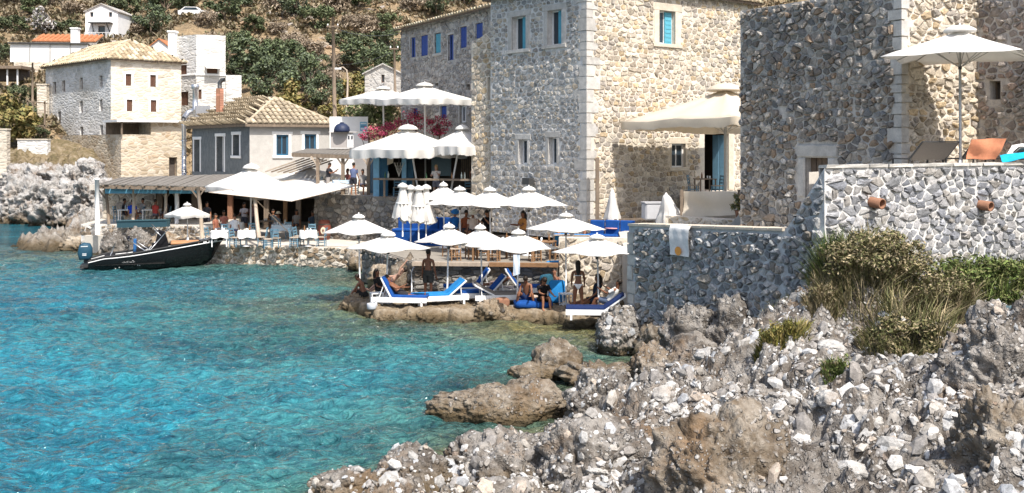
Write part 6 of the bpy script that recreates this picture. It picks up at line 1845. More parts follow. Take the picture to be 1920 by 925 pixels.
umb_px('white cafe umbrella against the tower house with a grey draped edge', (867, 241), (795, 277), (950, 275), 53.6, 3.28, 42, 843, valance=.42, pole_r=.05, wavy=.10)
umb_px('left of the two white umbrellas standing high behind the cafe', (718, 166), (638, 187), (800, 187), 64, 3.28, 47, 722, valance=.30, pole_r=.05, wavy=.08)
umb_px('right of the two white umbrellas standing high behind the cafe', (797, 160), (708, 187), (892, 187), 57, 3.28, 44, 798, valance=.30, pole_r=.05, wavy=.08)
umbrella('huge beige umbrella shading the doorway of the golden stone face', (9.14, 45.7), 3.15, math.atan2(T1R.u.y, T1R.u.x), 8.35, 6.95, 3.72, 'canvas_beige', .34, .06, 'pole_grey', wavy=.02, sag=.25)
u_ = umbrella('white umbrella with open ribs on the roof terrace in front of the sunlit tower', (11.90, 28.3), 1.68, math.radians(-31.6), 9.02, 8.28, 5.36, 'canvas', 0, .035, 'pole_grey', sag=.12)
def furled(label, x, yt, yc, yb, d, w=.17, mat='canvas', lean=0, group='furled umbrellas', seed=0, cap=.62):
    a, b, c = at(x, yb, d), at(x, yc, d), at(x + lean, yt, d)
    t = thing('furled_umbrella', label, 'umbrella', tuple(a), 0, group)
    mb = MB(); mb.tube([a, c], .03, 8); mb.build('pole', MAT['white_metal'], t, world=True)
    rg = random.Random(seed); n = 20; vs, fs = [], []
    H = 9
    for i in range(H + 1):
        q = i / H
        r = w * (.22 + .50 * q ** .6 + .35 * q ** 3)
        for k in range(n):
            an = 2 * math.pi * k / n
            rr = r * (1 + (.28 * (1 if k % 2 else -1)) * min(1, q * 1.6) + rg.uniform(-.06, .06))
            zz = c.z - (c.z - b.z) * q - (rg.uniform(0, .16) + (.10 if k % 4 == 0 else 0) if i == H else 0)
            vs.append((c.x + (b.x - c.x) * q + math.cos(an) * rr, c.y + math.sin(an) * rr, zz))
    for i in range(H):
        for k in range(n): fs.append((i*n + k, (i+1)*n + k, (i+1)*n + (k+1) % n, i*n + (k+1) % n))
    fs.append(tuple(range(n)))
    mb = MB(); mb.add(vs, fs, None, True); cl = mb.build('canopy', MAT[mat], t, world=True)
    mb = MB(); mb.lathe(c + V(0, 0, -.02), [(w * cap, -.10), (w * cap * .97, 0), (w * cap * .5, .08), (.02, .12)], 12); mb.build('vent_cap', MAT[mat], t, world=True)
    if seed % 2 == 0:
        mb = MB(); m_ = c.lerp(b, .62); mb.lathe(m_, [(w * .78, 0), (w * .80, .03), (w * .78, .06)], 14); mb.build('tie_strap', MAT['white_paint'], cl, world=True)
    return t
for i, (x, yt, yc, yb) in enumerate(((755, 347, 404, 444), (770, 351, 412, 455), (785, 352, 410, 450), (799, 350, 414, 448))):
    furled(['leftmost of the four furled umbrellas by the cafe wall', 'second of the four furled umbrellas from the left', 'third of the four furled umbrellas from the left', 'rightmost of the four furled umbrellas by the cafe wall'][i], x, yt, yc, yb, 45.5 + .3 * (i % 2), .36, seed=i)
furled('small furled white umbrella above the blue bench at the sunny wall', 1148, 358, 411, 450, 44.6, .30, seed=5, group=None, cap=.26)
furled('leaning furled white umbrella beside the hanging canvas', 1258, 366, 412, 425, 41.5, .46, lean=-9, seed=7, group=None, cap=.2)
def chair_proto(mat='blue_wood'):
    t = thing('taverna_chair', '', 'chair', (0, 0, 0), 0, None)
    for sx in (-1, 1):
        mb = MB(); mb.bar((sx * .19, -.19, 0), (sx * .18, -.18, .45), .038); mb.build('leg', MAT[mat], t)
        mb = MB(); mb.bar((sx * .18, .19, 0), (sx * .18, .18, .46), .038); mb.bar((sx * .18, .18, .46), (sx * .18, .25, .92), .036); mb.build('leg', MAT[mat], t)
    mb = MB(); mb.box((0, 0, .455), (.42, .41, .035)); mb.build('seat', MAT['wood_pale'], t)
    for z in (.58, .72, .86):
        mb = MB(); mb.bar((-.18, .205 + (z - .5) * .11, z), (.18, .205 + (z - .5) * .11, z), .02, .075); mb.build('slat', MAT[mat], t)
    for z in (.16, .26):
        mb = MB(); mb.bar((-.185, -.19, z), (.185, -.19, z), .025); mb.bar((-.19, .19, z + .02), (-.19, -.19, z + .02), .025); mb.bar((.19, .19, z + .02), (.19, -.19, z + .02), .025); mb.build('stretcher', MAT[mat], t)
    return t
CH = chair_proto(); CH_used = []
CHW = None
def chair(x, yb, z, rz, label, d=None, group='blue taverna chairs'):
    p = onz(x, yb, z) if d is None else at(x, 300, d); p.z = z
    if not CH_used: CH.location = p; CH.rotation_euler = (0, 0, rz); CH['label'] = label; CH['group'] = group; CH_used.append(1); return CH
    return copy_tree(CH, p, rz, label)
def table(x, yb, z, label, cloth=None, sz=.75, round_=False, mat='white_paint', d=None, rz=.2, group='taverna tables', items=True):
    p = onz(x, yb, z) if d is None else at(x, 300, d); p.z = z
    t = thing('taverna_table', label, 'table', p, rz, group)
    mb = MB(); h = .74
    if round_: mb.lathe((0, 0, h - .02), [(sz * .5, -.015), (sz * .52, 0), (sz * .5, .02)], 20)
    else: mb.box((0, 0, h), (sz, sz, .035))
    mb.build('table_top', MAT[mat], t)
    if round_:
        mb = MB(); mb.lathe((0, 0, 0), [(.22, 0), (.2, .03), (.06, .06), (.055, h - .05)], 12); mb.build('leg', MAT[mat], t)
    else:
        for sx in (-1, 1):
            for sy in (-1, 1):
                mb = MB(); mb.bar((sx * sz * .43, sy * sz * .43, 0), (sx * sz * .43, sy * sz * .43, h - .02), .05); mb.build('leg', MAT[mat], t)
    if cloth:
        mb = MB(); n = 24; vs, fs = [], []
        s = sz * .52
        def rim(k, r, zz, wv):
            a_ = 2 * math.pi * (k + .5) / n
            m = max(abs(math.cos(a_)), abs(math.sin(a_)))
            w_ = 1 + wv * math.sin(k * 2.1)
            return (math.cos(a_) / m * r * w_, math.sin(a_) / m * r * w_, zz)
        for (r, zz, wv) in ((s * .98, h + .024, 0), (s, h + .02, 0), (s * 1.03, h - .14, .02), (s * 1.06, h - .30, .05)):
            for k in range(n): vs.append(rim(k, r, zz - (.04 * math.sin(k * 1.3) if zz < h - .2 else 0), wv))
        fs = [tuple(range(n))] + [(i*n + k, i*n + (k+1) % n, (i+1)*n + (k+1) % n, (i+1)*n + k) for i in range(3) for k in range(n)]
        mb.add(vs, fs, cloth, False)
        o = mb.build('tablecloth', MAT['cloth_attr'], None); o.location = p; o.rotation_euler = (0, 0, rz)
        tag(o, 'cloth on ' + label, 'tablecloth', 'tablecloths on the taverna tables')
    if items:
        rg = random.Random(hash(label) % 997)
        for k in range(3):
            q = Vector((p.x + rg.uniform(-.25, .25) * sz, p.y + rg.uniform(-.25, .25) * sz, p.z + h + .028))
            if k == 0:
                mb = MB(); mb.lathe((0, 0, 0), [(.035, 0), (.038, .02), (.038, .16), (.015, .22), (.015, .27)], 10, rg.choice([(.03,.07,.03), (.55,.58,.58), (.2,.1,.04)])); o = mb.build('bottle', MAT['painted']); tag(o, 'bottle on ' + label, 'bottle', 'bottles on the tables')
            else:
                mb = MB(); mb.lathe((0, 0, 0), [(.03, 0), (.03, .005), (.034, .11), (.030, .11), (.026, .01)], 10, (.7, .74, .75)); o = mb.build('drinking_glass', MAT['painted']); tag(o, ('glass on ' if k == 1 else 'second glass on ') + label, 'glass', 'glasses on the tables')
            o.location = q
    return t
W_ = (.78, .77, .74)
table(412, 462, Q_Z, 'white table nearest the boat bow', W_, .8)
table(462, 462, Q_Z, 'white clothed table left of the leaning pole', W_, .8, True)
table(578, 462, Q_Z, 'white table at the right end of the quay', W_, .8, True)
table(528, 448, Q_Z, 'pale blue clothed table behind the empty chair', (.42, .52, .62), 1.0)
table(442, 444, Q_Z, 'white clothed table in the shade behind the leaning pole', W_, .8)
table(236, 0, 1.55, 'white table under the left end of the pergola', None, .8, d=60.0)
table(285, 0, 1.55, 'long white table under the middle of the pergola', None, 1.0, d=60.2)
table(640, 0, 3.28, 'pale blue clothed table by the blue columns', (.45, .56, .66), .9, d=57.6)
table(498, 440, Q_Z, 'dark table in the shade under the sail', None, .9, mat='wood')
table(620, 445, Q_Z, 'wooden trestle table in the shade beside the grey wall', None, .9, mat='wood')
for x, yb, rz, lab in ((441, 463, 1.2, 'blue chair with its side turned beside the second white table'), (492, 462, -1.5, 'blue chair left of the leaning pole facing the table'), (502, 466, -1.2, 'blue chair right behind the leaning pole'), (517, 464, 3.1, 'empty blue chair alone at the quay edge'),
                      (552, 463, 1.6, 'blue chair with slatted back left of the right end table'), (560, 460, 1.3, 'blue chair tucked close to the right end table'), (603, 462, -1.6, 'blue chair at the right of the right end table'), (588, 452, 3.0, 'blue chair behind the right end table'),
                      (395, 461, 1.4, 'blue chair at the quay edge by the boat bow'), (545, 448, 2.8, 'blue chair in the shade by the pale blue table'), (425, 452, 2.9, 'blue chair behind the table nearest the boat bow'), (476, 450, 3.0, 'blue chair in the shade behind the second white table')):
    chair(x, yb, Q_Z, rz, lab)
for x, d, rz, lab in ((222, 60.6, 1.5, 'blue chair at the far left under the pergola'), (262, 60.3, -1.5, 'blue chair between the two pergola tables'), (312, 60.5, -1.4, 'blue chair right of the long pergola table')): chair(x, 0, 1.55, rz, lab, d)
for x, d, rz, lab in ((612, 58.6, 1.5, 'chair behind the timber pergola post'), (665, 58.0, -1.5, 'chair right of the pale blue cafe table'), (745, 55.2, 0, 'bar chair at the left end of the counter'), (880, 53.9, .2, 'bar chair at the right end of the counter')): chair(x, 0, 3.28, rz, lab, d)
for x, d, rz, lab in ((1300, 47.0, 1.2, 'wooden chair in the shade of the beige umbrella'), (1345, 46.5, -1.3, 'wooden chair by the umbrella pole in the shade')): chair(x, 0, 3.72, rz, lab, d)
table(1322, 0, 3.72, 'small dark table in the shade of the beige umbrella', None, .8, mat='wood', d=46.8)
def bed(label, p, rz, back=50, mat='blue_cloth', frame='white_paint', L=1.95, group='beach beds', h=.32, cushion=True):
    t = thing('sun_bed', label, 'sun bed', p, rz, group)
    for sy in (-1, 1):
        mb = MB(); mb.box((0, sy * .31, h - .07), (L, .07, .17)); mb.build('side_rail', MAT[frame], t)
    for k in range(7):
        mb = MB(); mb.box((-L * .42 + k * L * .14, 0, h - .03), (.10, .60, .03)); mb.build('slat', MAT[frame], t)
    for sx in (-.82, .82):
        for sy in (-1, 1):
            mb = MB(); mb.bar((sx * L / 2, sy * .30, 0), (sx * L / 2, sy * .30, h - .10), .09, .07); mb.build('leg', MAT[frame], t)
    bl = .78; b = math.radians(back); x0 = -L / 2 + .70
    e = Vector((x0 - math.cos(b) * bl, 0, h + math.sin(b) * bl))
    mb = MB()
    for sy in (-1, 1): mb.bar((x0, sy * .30, h), (e.x, sy * .30, e.z), .05)
    mb.bar((e.x, -.30, e.z), (e.x, .30, e.z), .05); mb.bar((x0 - math.cos(b) * bl * .7, -.26, h + math.sin(b) * bl * .7), (x0 - .45, -.26, h - .05), .03); mb.bar((x0 - math.cos(b) * bl * .7, .26, h + math.sin(b) * bl * .7), (x0 - .45, .26, h - .05), .03)
    mb.build('back_frame', MAT[frame], t)
    if cushion:
        mb = MB(); d = Vector((-math.cos(b), 0, math.sin(b))); n = Vector((math.sin(b), 0, math.cos(b)))
        c = Vector((x0, 0, h)) + d * bl * .5 + n * .06
        M = Matrix((d, Vector((0, 1, 0)), n)).transposed()
        mb.box((0, 0, 0), (bl, .60, .09)); mb.v = [tuple(M @ Vector(v_) + c) for v_ in mb.v]; o = mb.build('back_cushion', MAT[mat], t); bv = o.modifiers.new('soft', 'BEVEL'); bv.width = .03; bv.segments = 2
        mb = MB(); mb.box(((x0 + L / 2) / 2, 0, h + .05), (L / 2 - x0, .60, .09)); o = mb.build('seat_cushion', MAT[mat], t); bv = o.modifiers.new('soft', 'BEVEL'); bv.width = .03; bv.segments = 2
    return t
def gp(x, y, z): return onz(x, y, z)
BED_A = bed('white lounger with royal blue mattress carrying the reclining man', gp(752, 574, LDZ), math.radians(-8), 62)
BED_B = bed('white lounger with patterned blue back raised at its right end', gp(818, 573, LDZ) + V(.1, .25, 0), math.radians(197), 40, 'blue_bright')
bed('white bed in the shadow beside the grey wall', gp(1118, 598, LDZ), math.radians(176), 35, 'navy')
bed('royal blue lounger with an orange towel in front of the low wall', gp(880, 556, LDZ) + V(0, .3, 0), math.radians(186), 55, 'blue_cloth')
bed('grey white lounger heaped with towels right of the knobbly rock', gp(940, 572, LDZ) + V(0, .35, 0), math.radians(10), 28, 'grey_cloth')
bed('royal blue lounger between the knobbly rock and the orange towel', gp(905, 566, LDZ) + V(0, .1, 0), math.radians(188), 48, 'blue_cloth')
bed('royal blue lounger in the shade behind the seated couple', gp(985, 556, LDZ) + V(0, .1, 0), math.radians(4), 55, 'blue_cloth')
def cushion(label, p, size, rz, tilt, mat, name='floor_cushion', group='blue floor cushions'):
    v_, f = ICO[3]
    s = np.array(size) / 2
    q = np.sign(v_) * np.abs(v_) ** .45 * s
    q[:, 2] *= 1 - .35 * (np.abs(v_[:, 0]) ** 3 + np.abs(v_[:, 1]) ** 3) * .5
    w = .025 * fbm(q[:, 0] * 5 + p[0], q[:, 1] * 5, q[:, 2] * 5, oct=3, seed=3)
    q = q + v_ * w[:, None]
    R = np.array(Matrix.Rotation(rz, 3, 'Z') @ Matrix.Rotation(tilt, 3, 'X'))
    o = np_mesh(name, q @ R.T, f, MAT[mat], None, None, True); o.location = p
    return tag(o, label, 'cushion', group)
cushion('big royal blue floor cushion the couple sits on', gp(1000, 578, LDZ) + V(0, .3, .12), (1.35, .9, .26), .05, 0, 'blue_cloth')
cushion('bright blue cushion standing upright behind the seated woman', gp(1045, 572, LDZ) + V(0, .35, .42), (.62, .28, .82), -.1, -.2, 'blue_bright')
cushion('upper bright blue cushion by the umbrella pole against the low wall', gp(1040, 548, LDZ) + V(0, .2, .75), (.8, .3, .85), .15, -.2, 'blue_bright')
cushion('turquoise blue cushion leaning between the two upright ones', gp(1026, 558, LDZ) + V(0, .4, .55), (.5, .25, .5), .4, -.3, 'shutter_teal')
cushion('dark red bag shaped cushion left of the bare chested man', gp(935, 578, LDZ) + V(.1, .15, .17), (.5, .35, .35), .2, 0, 'terracotta', 'beach_bag', None)
cushion('royal blue cushion pile behind the orange towel', gp(886, 540, LDZ) + V(0, .5, .5), (.75, .35, .6), .3, -.35, 'blue_cloth')
def cloth_item(label, pts, mat, name='towel', cat='towel', th=.012, nx=8, ny=6, wv=.03, seed=0, group=None, col=None):
    """cloth patch across four corner points, softly creased"""
    a, b, c, d = map(Vector, pts); vs, fs = [], []
    n = (b - a).cross(d - a).normalized()
    rg = random.Random(seed); ph = rg.uniform(0, 6)
    for j in range(ny + 1):
        for i in range(nx + 1):
            s, t = i / nx, j / ny
            p = a.lerp(b, s).lerp(d.lerp(c, s), t) + n * wv * (math.sin(s * 9 + ph + t * 3) * .6 + math.sin(t * 7 + s * 2 + ph) * .4)
            vs.append(p)
    for j in range(ny):
        for i in range(nx): q = j * (nx + 1) + i; fs.append((q, q + 1, q + nx + 2, q + nx + 1))
    m = len(vs); v2 = vs + [p - n * th for p in vs]; f2 = fs + [tuple(reversed([k + m for k in f])) for f in fs]
    mb = MB(); mb.add(v2, f2, col, True); o = mb.build(name, MAT[mat] if isinstance(mat, str) else mat)
    return tag(o, label, cat, group)
p = gp(868, 548, LDZ); cloth_item('orange towel bundled on the royal blue lounger', [p + V(-.25, .25, .42), p + V(.2, .25, .45), p + V(.25, .55, .62), p + V(-.2, .6, .6)], 'cloth_attr', seed=2, wv=.07, col=(.75, .22, .12))
p = gp(925, 566, LDZ); cloth_item('pale striped towel spread on the grey lounger', [p + V(-.3, .1, .46), p + V(.7, .2, .46), p + V(.75, .6, .50), p + V(-.25, .6, .50)], 'cloth_attr', seed=3, wv=.05, col=(.55, .47, .42))
p = gp(1000, 552, LDZ); cloth_item('white towel hung over a chair back by the low wall', [p + V(-.3, .6, .35), p + V(.25, .6, .42), p + V(.28, .7, .98), p + V(-.25, .7, .98)], 'cloth_attr', seed=4, wv=.03, col=(.72, .74, .76))
p = at(968, 492, 35.2); cloth_item('pale cloth hanging from the umbrella pole', [p + V(-.1, -.06, -.45), p + V(.12, -.06, -.38), p + V(.12, -.05, .25), p + V(-.10, -.05, .25)], 'cloth_attr', seed=5, wv=.03, col=(.55, .62, .70))
p = gp(990, 574, LDZ); cloth_item('leopard spotted towel on the big blue cushion', [p + V(-.25, .15, .28), p + V(.35, .15, .28), p + V(.35, .5, .30), p + V(-.25, .5, .30)], 'cloth_attr', seed=6, wv=.03, col=(.50, .40, .33))
def ladder():
    p = gp(772, 548, LDZ)
    t = thing('swim_ladder', 'curved steel ladder handles behind the white lounger', 'ladder', p)
    for s in (0, .32):
        mb = MB(); mb.tube([p + V(s, 0, 0), p + V(s, 0, .75), p + V(s + .06, 0, .92), p + V(s + .18, 0, .95), p + V(s + .26, .1, .85), p + V(s + .28, .15, .2)], .022, 8); mb.build('handrail', MAT['steel'], t, world=True)
    for z in (.15, .4):
        mb = MB(); mb.bar(p + V(0, 0, z), p + V(.32, 0, z), .04); mb.build('rung', MAT['steel'], t, world=True)
ladder()
def side_table(label, p):
    t = thing('side_table', label, 'table', p, .3)
    mb = MB(); mb.box((0, 0, .42), (.42, .42, .03)); mb.build('table_top', MAT['white_paint'], t)
    for sx in (-1, 1):
        for sy in (-1, 1):
            mb = MB(); mb.bar((sx * .17, sy * .17, 0), (sx * .19, sy * .19, .41), .035); mb.build('leg', MAT['white_paint'], t)
side_table('little white table between the loungers at the left tip', gp(706, 572, LDZ))
side_table('little white table with drinks beside the woman in the bikini', gp(1062, 576, LDZ) + V(0, .3, 0))
p = gp(703, 572, LDZ) + V(0, 0, .0)
mb = MB(); mb.lathe((0, 0, 0), [(.14, 0), (.16, .03), (.17, .18), (.15, .2), (.14, .05)], 14, (.45, .48, .52)); o = mb.build('basket', MAT['painted']); o.location = gp(697, 580, LDZ); tag(o, 'grey basket at the foot of the left lounger', 'basket')
def bench(label, A, B, z, depth, seat_h, back_h, mat, seed=0, n=4):
    """built-in bench from A to B, cushions facing the viewer"""
    A, B = Vector((A[0], A[1])), Vector((B[0], B[1])); f = Face(A, B - A, ((B - A).y, -(B - A).x))
    if f.n.y > 0: f.n = -f.n
    L = (B - A).length
    t = thing('cushioned_bench', label, 'bench', (A.x, A.y, z))
    mb = MB(); mb.prism([f.P(0, 0).xy[:], f.P(0, 0, depth).xy[:], f.P(L, 0, depth).xy[:], f.P(L, 0).xy[:]], z, z + seat_h - .12); mb.build('plinth', MAT[mat], t, world=True)
    for k in range(n):
        a, b = L * k / n + .02, L * (k + 1) / n - .02
        mb = MB(); mb.prism([f.P(a, 0, .16).xy[:], f.P(a, 0, depth).xy[:], f.P(b, 0, depth).xy[:], f.P(b, 0, .16).xy[:]], z + seat_h - .115, z + seat_h); o = mb.build('seat_cushion', MAT[mat], t, world=True); o.modifiers.new('soft', 'BEVEL').width = .03
        mb = MB(); mb.prism([f.P(a, 0, .0).xy[:], f.P(a, 0, .15).xy[:], f.P(b, 0, .15).xy[:], f.P(b, 0, .0).xy[:]], z + seat_h - .05, z + back_h + rnd(-.03, .03)); o = mb.build('back_cushion', MAT[mat], t, world=True); o.modifiers.new('soft', 'BEVEL').width = .03
    return t
bench('royal blue cushioned bench behind the furled umbrellas', at(748, 0, 48.5).xy, at(850, 0, 47.6).xy, T2_Z, .8, .7, 1.2, 'blue_cloth', n=4)
bench('royal blue cushioned bench against the sunny bar terrace', at(1108, 0, 44.4).xy, at(1192, 0, 43.6).xy, T2_Z, .8, .8, 1.35, 'blue_cloth', n=3)
mb = MB(); p0, p1 = at(842, 0, 45.6), at(996, 0, 44.2); mb.bar((p0.x, p0.y, T2_Z + .62), (p1.x, p1.y, T2_Z + .62), .5, .08)
for s_ in (.05, .5, .95): q_ = p0.lerp(p1, s_); mb.bar((q_.x, q_.y, T2_Z), (q_.x, q_.y, T2_Z + .6), .3, .1)
tag(mb.build('timber_bench', MAT['wood']), 'long dark timber bench under the row of upper umbrellas', 'bench')
mb = MB(); p0, p1 = at(1104, 413, 44.8), at(1240, 411, 43.9); mb.bar(p0, p1, .25, .07); tag(mb.build('timber_ledge', MAT['wood']), 'dark timber ledge behind the blue bench at the sunny wall', 'ledge')
def stand_table(label, x, yt, d, z, r, col):
    c = at(x, yt, d); t = thing('pole_table', label, 'table', (c.x, c.y, z))
    mb = MB(); mb.lathe((0, 0, c.z - z), [(r, -.02), (r, .02), (.02, .025)], 18, col); mb.build('table_top', MAT['painted'], t)
    mb = MB(); mb.lathe((0, 0, 0), [(.2, 0), (.2, .03), (.03, .05), (.03, c.z - z - .02)], 12, (.7, .7, .7)); mb.build('leg', MAT['painted'], t)
stand_table('small round pinkish table round the furled umbrella pole', 1148, 428, 44.0, T2_Z, .30, (.62, .30, .28))
for (x, y, d, rz, lab) in ((1046, 455, 42.6, .2, 'bright blue deck chair with the sunbathing woman on the upper terrace'), (1092, 455, 42.3, -.15, 'bright blue deck chair at the right on the upper terrace')):
    p = at(x, 300, d); p.z = T2_Z
    bed(lab, p + V(0, -.2, 0), math.radians(90) + rz, 52, 'blue_bright', 'wood_pale', 1.7, 'deck chairs on the upper terrace')
for i, (x, d, rz) in enumerate(((868, 41.5, .3), (905, 41.2, -.2), (943, 41.4, .5), (985, 41.0, 0), (1022, 41.1, -.4))):
    table(x, 0, T2_Z, ['leftmost', 'second', 'middle', 'fourth', 'rightmost'][i] + ' of five wooden tables by the timber edge', None, .72, mat='wood_warm', d=d, rz=rz, group='wooden tables along the timber edge')
CW = chair_proto('wood_warm'); CW['group'] = 'wooden chairs on the sun terrace'
for i, (x, d, rz) in enumerate(((852, 41.2, .4), (884, 41.8, -1.2), (925, 41.0, 1.4), (962, 41.9, 2.8), (1003, 40.9, .3), (1040, 41.8, -1.5), (842, 42.6, 2.2), (905, 42.8, .1))):
    p = at(x, 300, d); p.z = T2_Z; lab = 'brown wooden chair on the sun terrace edge, ' + ['third from the left', 'fourth from the left', 'sixth from the left', 'third from the right', 'second from the right', 'rightmost', 'far left at the back', 'back row in the middle'][i]
    if i: copy_tree(CW, p, rz, lab)
    else: CW.location = p; CW.rotation_euler = (0, 0, rz); CW['label'] = lab
def bar_terrace_things():
    t = thing('storage_box', 'pale grey rounded box behind the leaning furled umbrella', 'box', tuple(at(1225, 412, 42.6)))
    mb = MB(); a, b = at(1206, 412, 42.6), at(1246, 382, 42.2)
    mb.box(((a.x + b.x) / 2, 42.6, (a.z + b.z) / 2), (b.x - a.x, .8, b.z - a.z), .1, (.46, .46, .47)); o = mb.build('body', MAT['painted'], t, world=True); o.modifiers.new('round', 'BEVEL').width = .06
    mb = MB(); mb.box(((a.x + b.x) / 2, 42.6, b.z + .02), (b.x - a.x + .04, .84, .05), .1, (.40, .40, .41)); mb.build('lid', MAT['painted'], t, world=True)
    d0, d1 = 41.0, 39.2
    c = cloth_item('cream canvas screen hung between posts above the low parapet', [at(1282, 409, d0), at(1384, 403, d1), at(1382, 359, d1), at(1281, 359, d0)], 'canvas_beige', 'canvas_screen', 'screen', .012, 16, 8, .12, 8)
    for (x, y0, y1, d, lab) in ((1278, 356, 412, d0, 'short brown post at the left of the canvas screen'), (1386, 356, 408, d1, 'short brown post at the right of the canvas screen')):
        q = at(x, y1, d); mb = MB(); mb.bar(q - V(0, 0, .1), at(x, y0, d), .11); tag(mb.build('screen_post', MAT['wood']), lab, 'post')
    mb = MB(); q = [at(1368, 424, 37.6), at(1396, 424, 37.2), at(1396, 388, 37.2)]; n = V(.3, .9, 0)
    mb.add(q + [v_ + n * .08 for v_ in q], [(0, 1, 2), (5, 4, 3), (0, 3, 4, 1), (1, 4, 5, 2), (2, 5, 3, 0)], (.25, .25, .24)); tag(mb.build('sloping_panel', MAT['painted']), 'grey triangular panel at the foot of the dark tower', 'panel')
    p = at(1388, 396, 38.6); pt = thing('flower_pot', 'clay pot with a leafy plant right of the canvas screen', 'plant pot', (p.x, p.y, p.z - .3))
    mb = MB(); mb.lathe((0, 0, 0), [(.14, 0), (.2, .3), (.22, .33), (.19, .33), (.17, .25)], 14); mb.build('pot', MAT['terracotta'], pt)
    vs, f, c = leaves(420, (.34, .34, .36), .055, G_MID + G_YEL, 61, 14, .4, -.5, 1.4); vs = vs + np.array([0, 0, .6]); np_mesh('leaves', vs, f, MAT['leaf'], pt, c)
    q = at(1120, 425, 45.4); mb = MB(); mb.bar(q, at(1120, 296, 45.4), .16); tag(mb.build('timber_post', MAT['wood']), 'tall brown timber post standing at the corner of the golden face', 'post')
    q = at(1345, 357, 47.4)
    k = thing('floodlight', 'black floodlight fixed on the tower house above the umbrellas', 'lamp', tuple(at(998, 350, 47)))
    a, z = T1L.uv(998, 342)
    mb = MB(); mb.bar(T1L.P(a, z, -.02), T1L.P(a, z, .22), .05); mb.build('bracket', MAT['dark_metal'], k, world=True)
    mb = MB(); mb.box(T1L.P(a, z + .05, .26), (.5, .28, .3), T1L.rot()); mb.build('lamp_head', MAT['dark_metal'], k, world=True)
    r = W1F.rect(1264, 424, 1300, 466); zt = W1_ZA + W1_K * r[0]
    mb = MB(); a0, a1 = r[0], r[1]
    vs, fs = [], []; N = 8
    prof = [(-.30, zt + .085), (-.02, zt + .09), (.11, zt + .085), (.165, zt - .02)] + [(.16 + .015 * math.sin(k), zt - .1 - k * .105) for k in range(7)]
    for (o_, z) in prof:
        for i in range(N + 1): vs.append(W1F.P(a0 + (a1 - a0) * i / N, z, o_ + .008 * math.sin(i * 1.7 + z * 4)))
    for j in range(len(prof) - 1):
        for i in range(N): q = j * (N + 1) + i; fs.append((q, q + 1, q + N + 2, q + N + 1))
    m = len(vs); nn = Vector((W1F.n.x, W1F.n.y, .3)) * .012
    mb.add(vs + [Vector(v_) - nn for v_ in vs], fs + [tuple(reversed([i + m for i in f])) for f in fs], (.72, .71, .69), True)
    tw_ = thing('beach_towel', 'white beach towel with an orange round emblem over the shaded wall', 'towel', tuple(W1F.P((a0 + a1) / 2, zt)))
    mb.build('cloth', MAT['cloth_attr'], tw_, world=True)
    mb = MB(); c = ((a0 + a1) / 2, zt - .60); n = 18
    mb.add([W1F.P(c[0] + .14 * math.cos(2 * math.pi * k / n), c[1] + .12 * math.sin(2 * math.pi * k / n), .195) for k in range(n)], [tuple(range(n))], (.70, .32, .08)); mb.build('emblem', MAT['cloth_attr'], tw_, world=True)
bar_terrace_things()
def sling_bed(label, x, y0, y1, d, towel=None, rz=0.0, seed=0, wd=.66):
    a = at(x, y1, d); z = 5.34
    t = thing('sling_lounger', label, 'lounger', (a.x, a.y, z), rz)
    top = at(0, y0, d).z - z
    mb = MB()
    for s in (-1, 1): mb.bar((s * wd / 2, .2, .25), (s * wd / 2 + .24, -.10, top), .035); mb.bar((s * wd / 2, .15, 0), (s * wd / 2, .15, .26), .04); mb.bar((s * wd / 2, 1.4, 0), (s * wd / 2, 1.4, .26), .04); mb.bar((s * wd / 2, .1, .26), (s * wd / 2, 1.5, .26), .035)
    mb.bar((-wd / 2 + .24, -.10, top), (wd / 2 + .24, -.10, top), .035); mb.build('frame', MAT['dark_metal'], t)
    for nm, q in (('back_sling', [(-wd/2 + .02, .18, .25), (wd/2 - .02, .18, .25), (wd/2 + .22, -.10, top - .02), (-wd/2 + .26, -.10, top - .02)]), ('seat_sling', [(-wd/2 + .02, .2, .27), (wd/2 - .02, .2, .27), (wd/2 - .02, 1.45, .27), (-wd/2 + .02, 1.45, .27)])):
        mb = MB(); mb.sheet([Vector(p) for p in q], [(0, 1, 2, 3)], .01, None, False); mb.build(nm, MAT['grey_cloth'], t)
    return t, top
sling_bed('grey sling lounger with its back raised left of the terrace umbrella pole', 1744, 266, 310, 27.9, wd=.95)
sling_bed('sling lounger covered by an orange towel right of the umbrella pole', 1838, 264, 308, 28.3, wd=.85)
sling_bed('sling lounger with a turquoise and white towel at the far right', 1915, 276, 308, 28.2)
d = 28.1
cloth_item('salmon orange towel draped over the second terrace lounger', [at(1811, 298, d), at(1868, 300, d), at(1887, 260, d - .15), at(1822, 262, d - .15)], 'cloth_attr', seed=11, wv=.05, col=(.72, .30, .17))
cloth_item('turquoise half of the towel lying over the terrace wall top', [at(1880, 305, 27.9), at(1945, 292, 27.9), at(1945, 280, 28.1), at(1875, 291, 28.1)], 'cloth_attr', seed=12, wv=.03, col=(.02, .36, .58))
cloth_item('white half of the towel on the right terrace lounger', [at(1888, 290, 28.2), at(1945, 281, 28.2), at(1945, 268, 28.4), at(1898, 272, 28.4)], 'cloth_attr', seed=13, wv=.03, col=(.78, .78, .77))
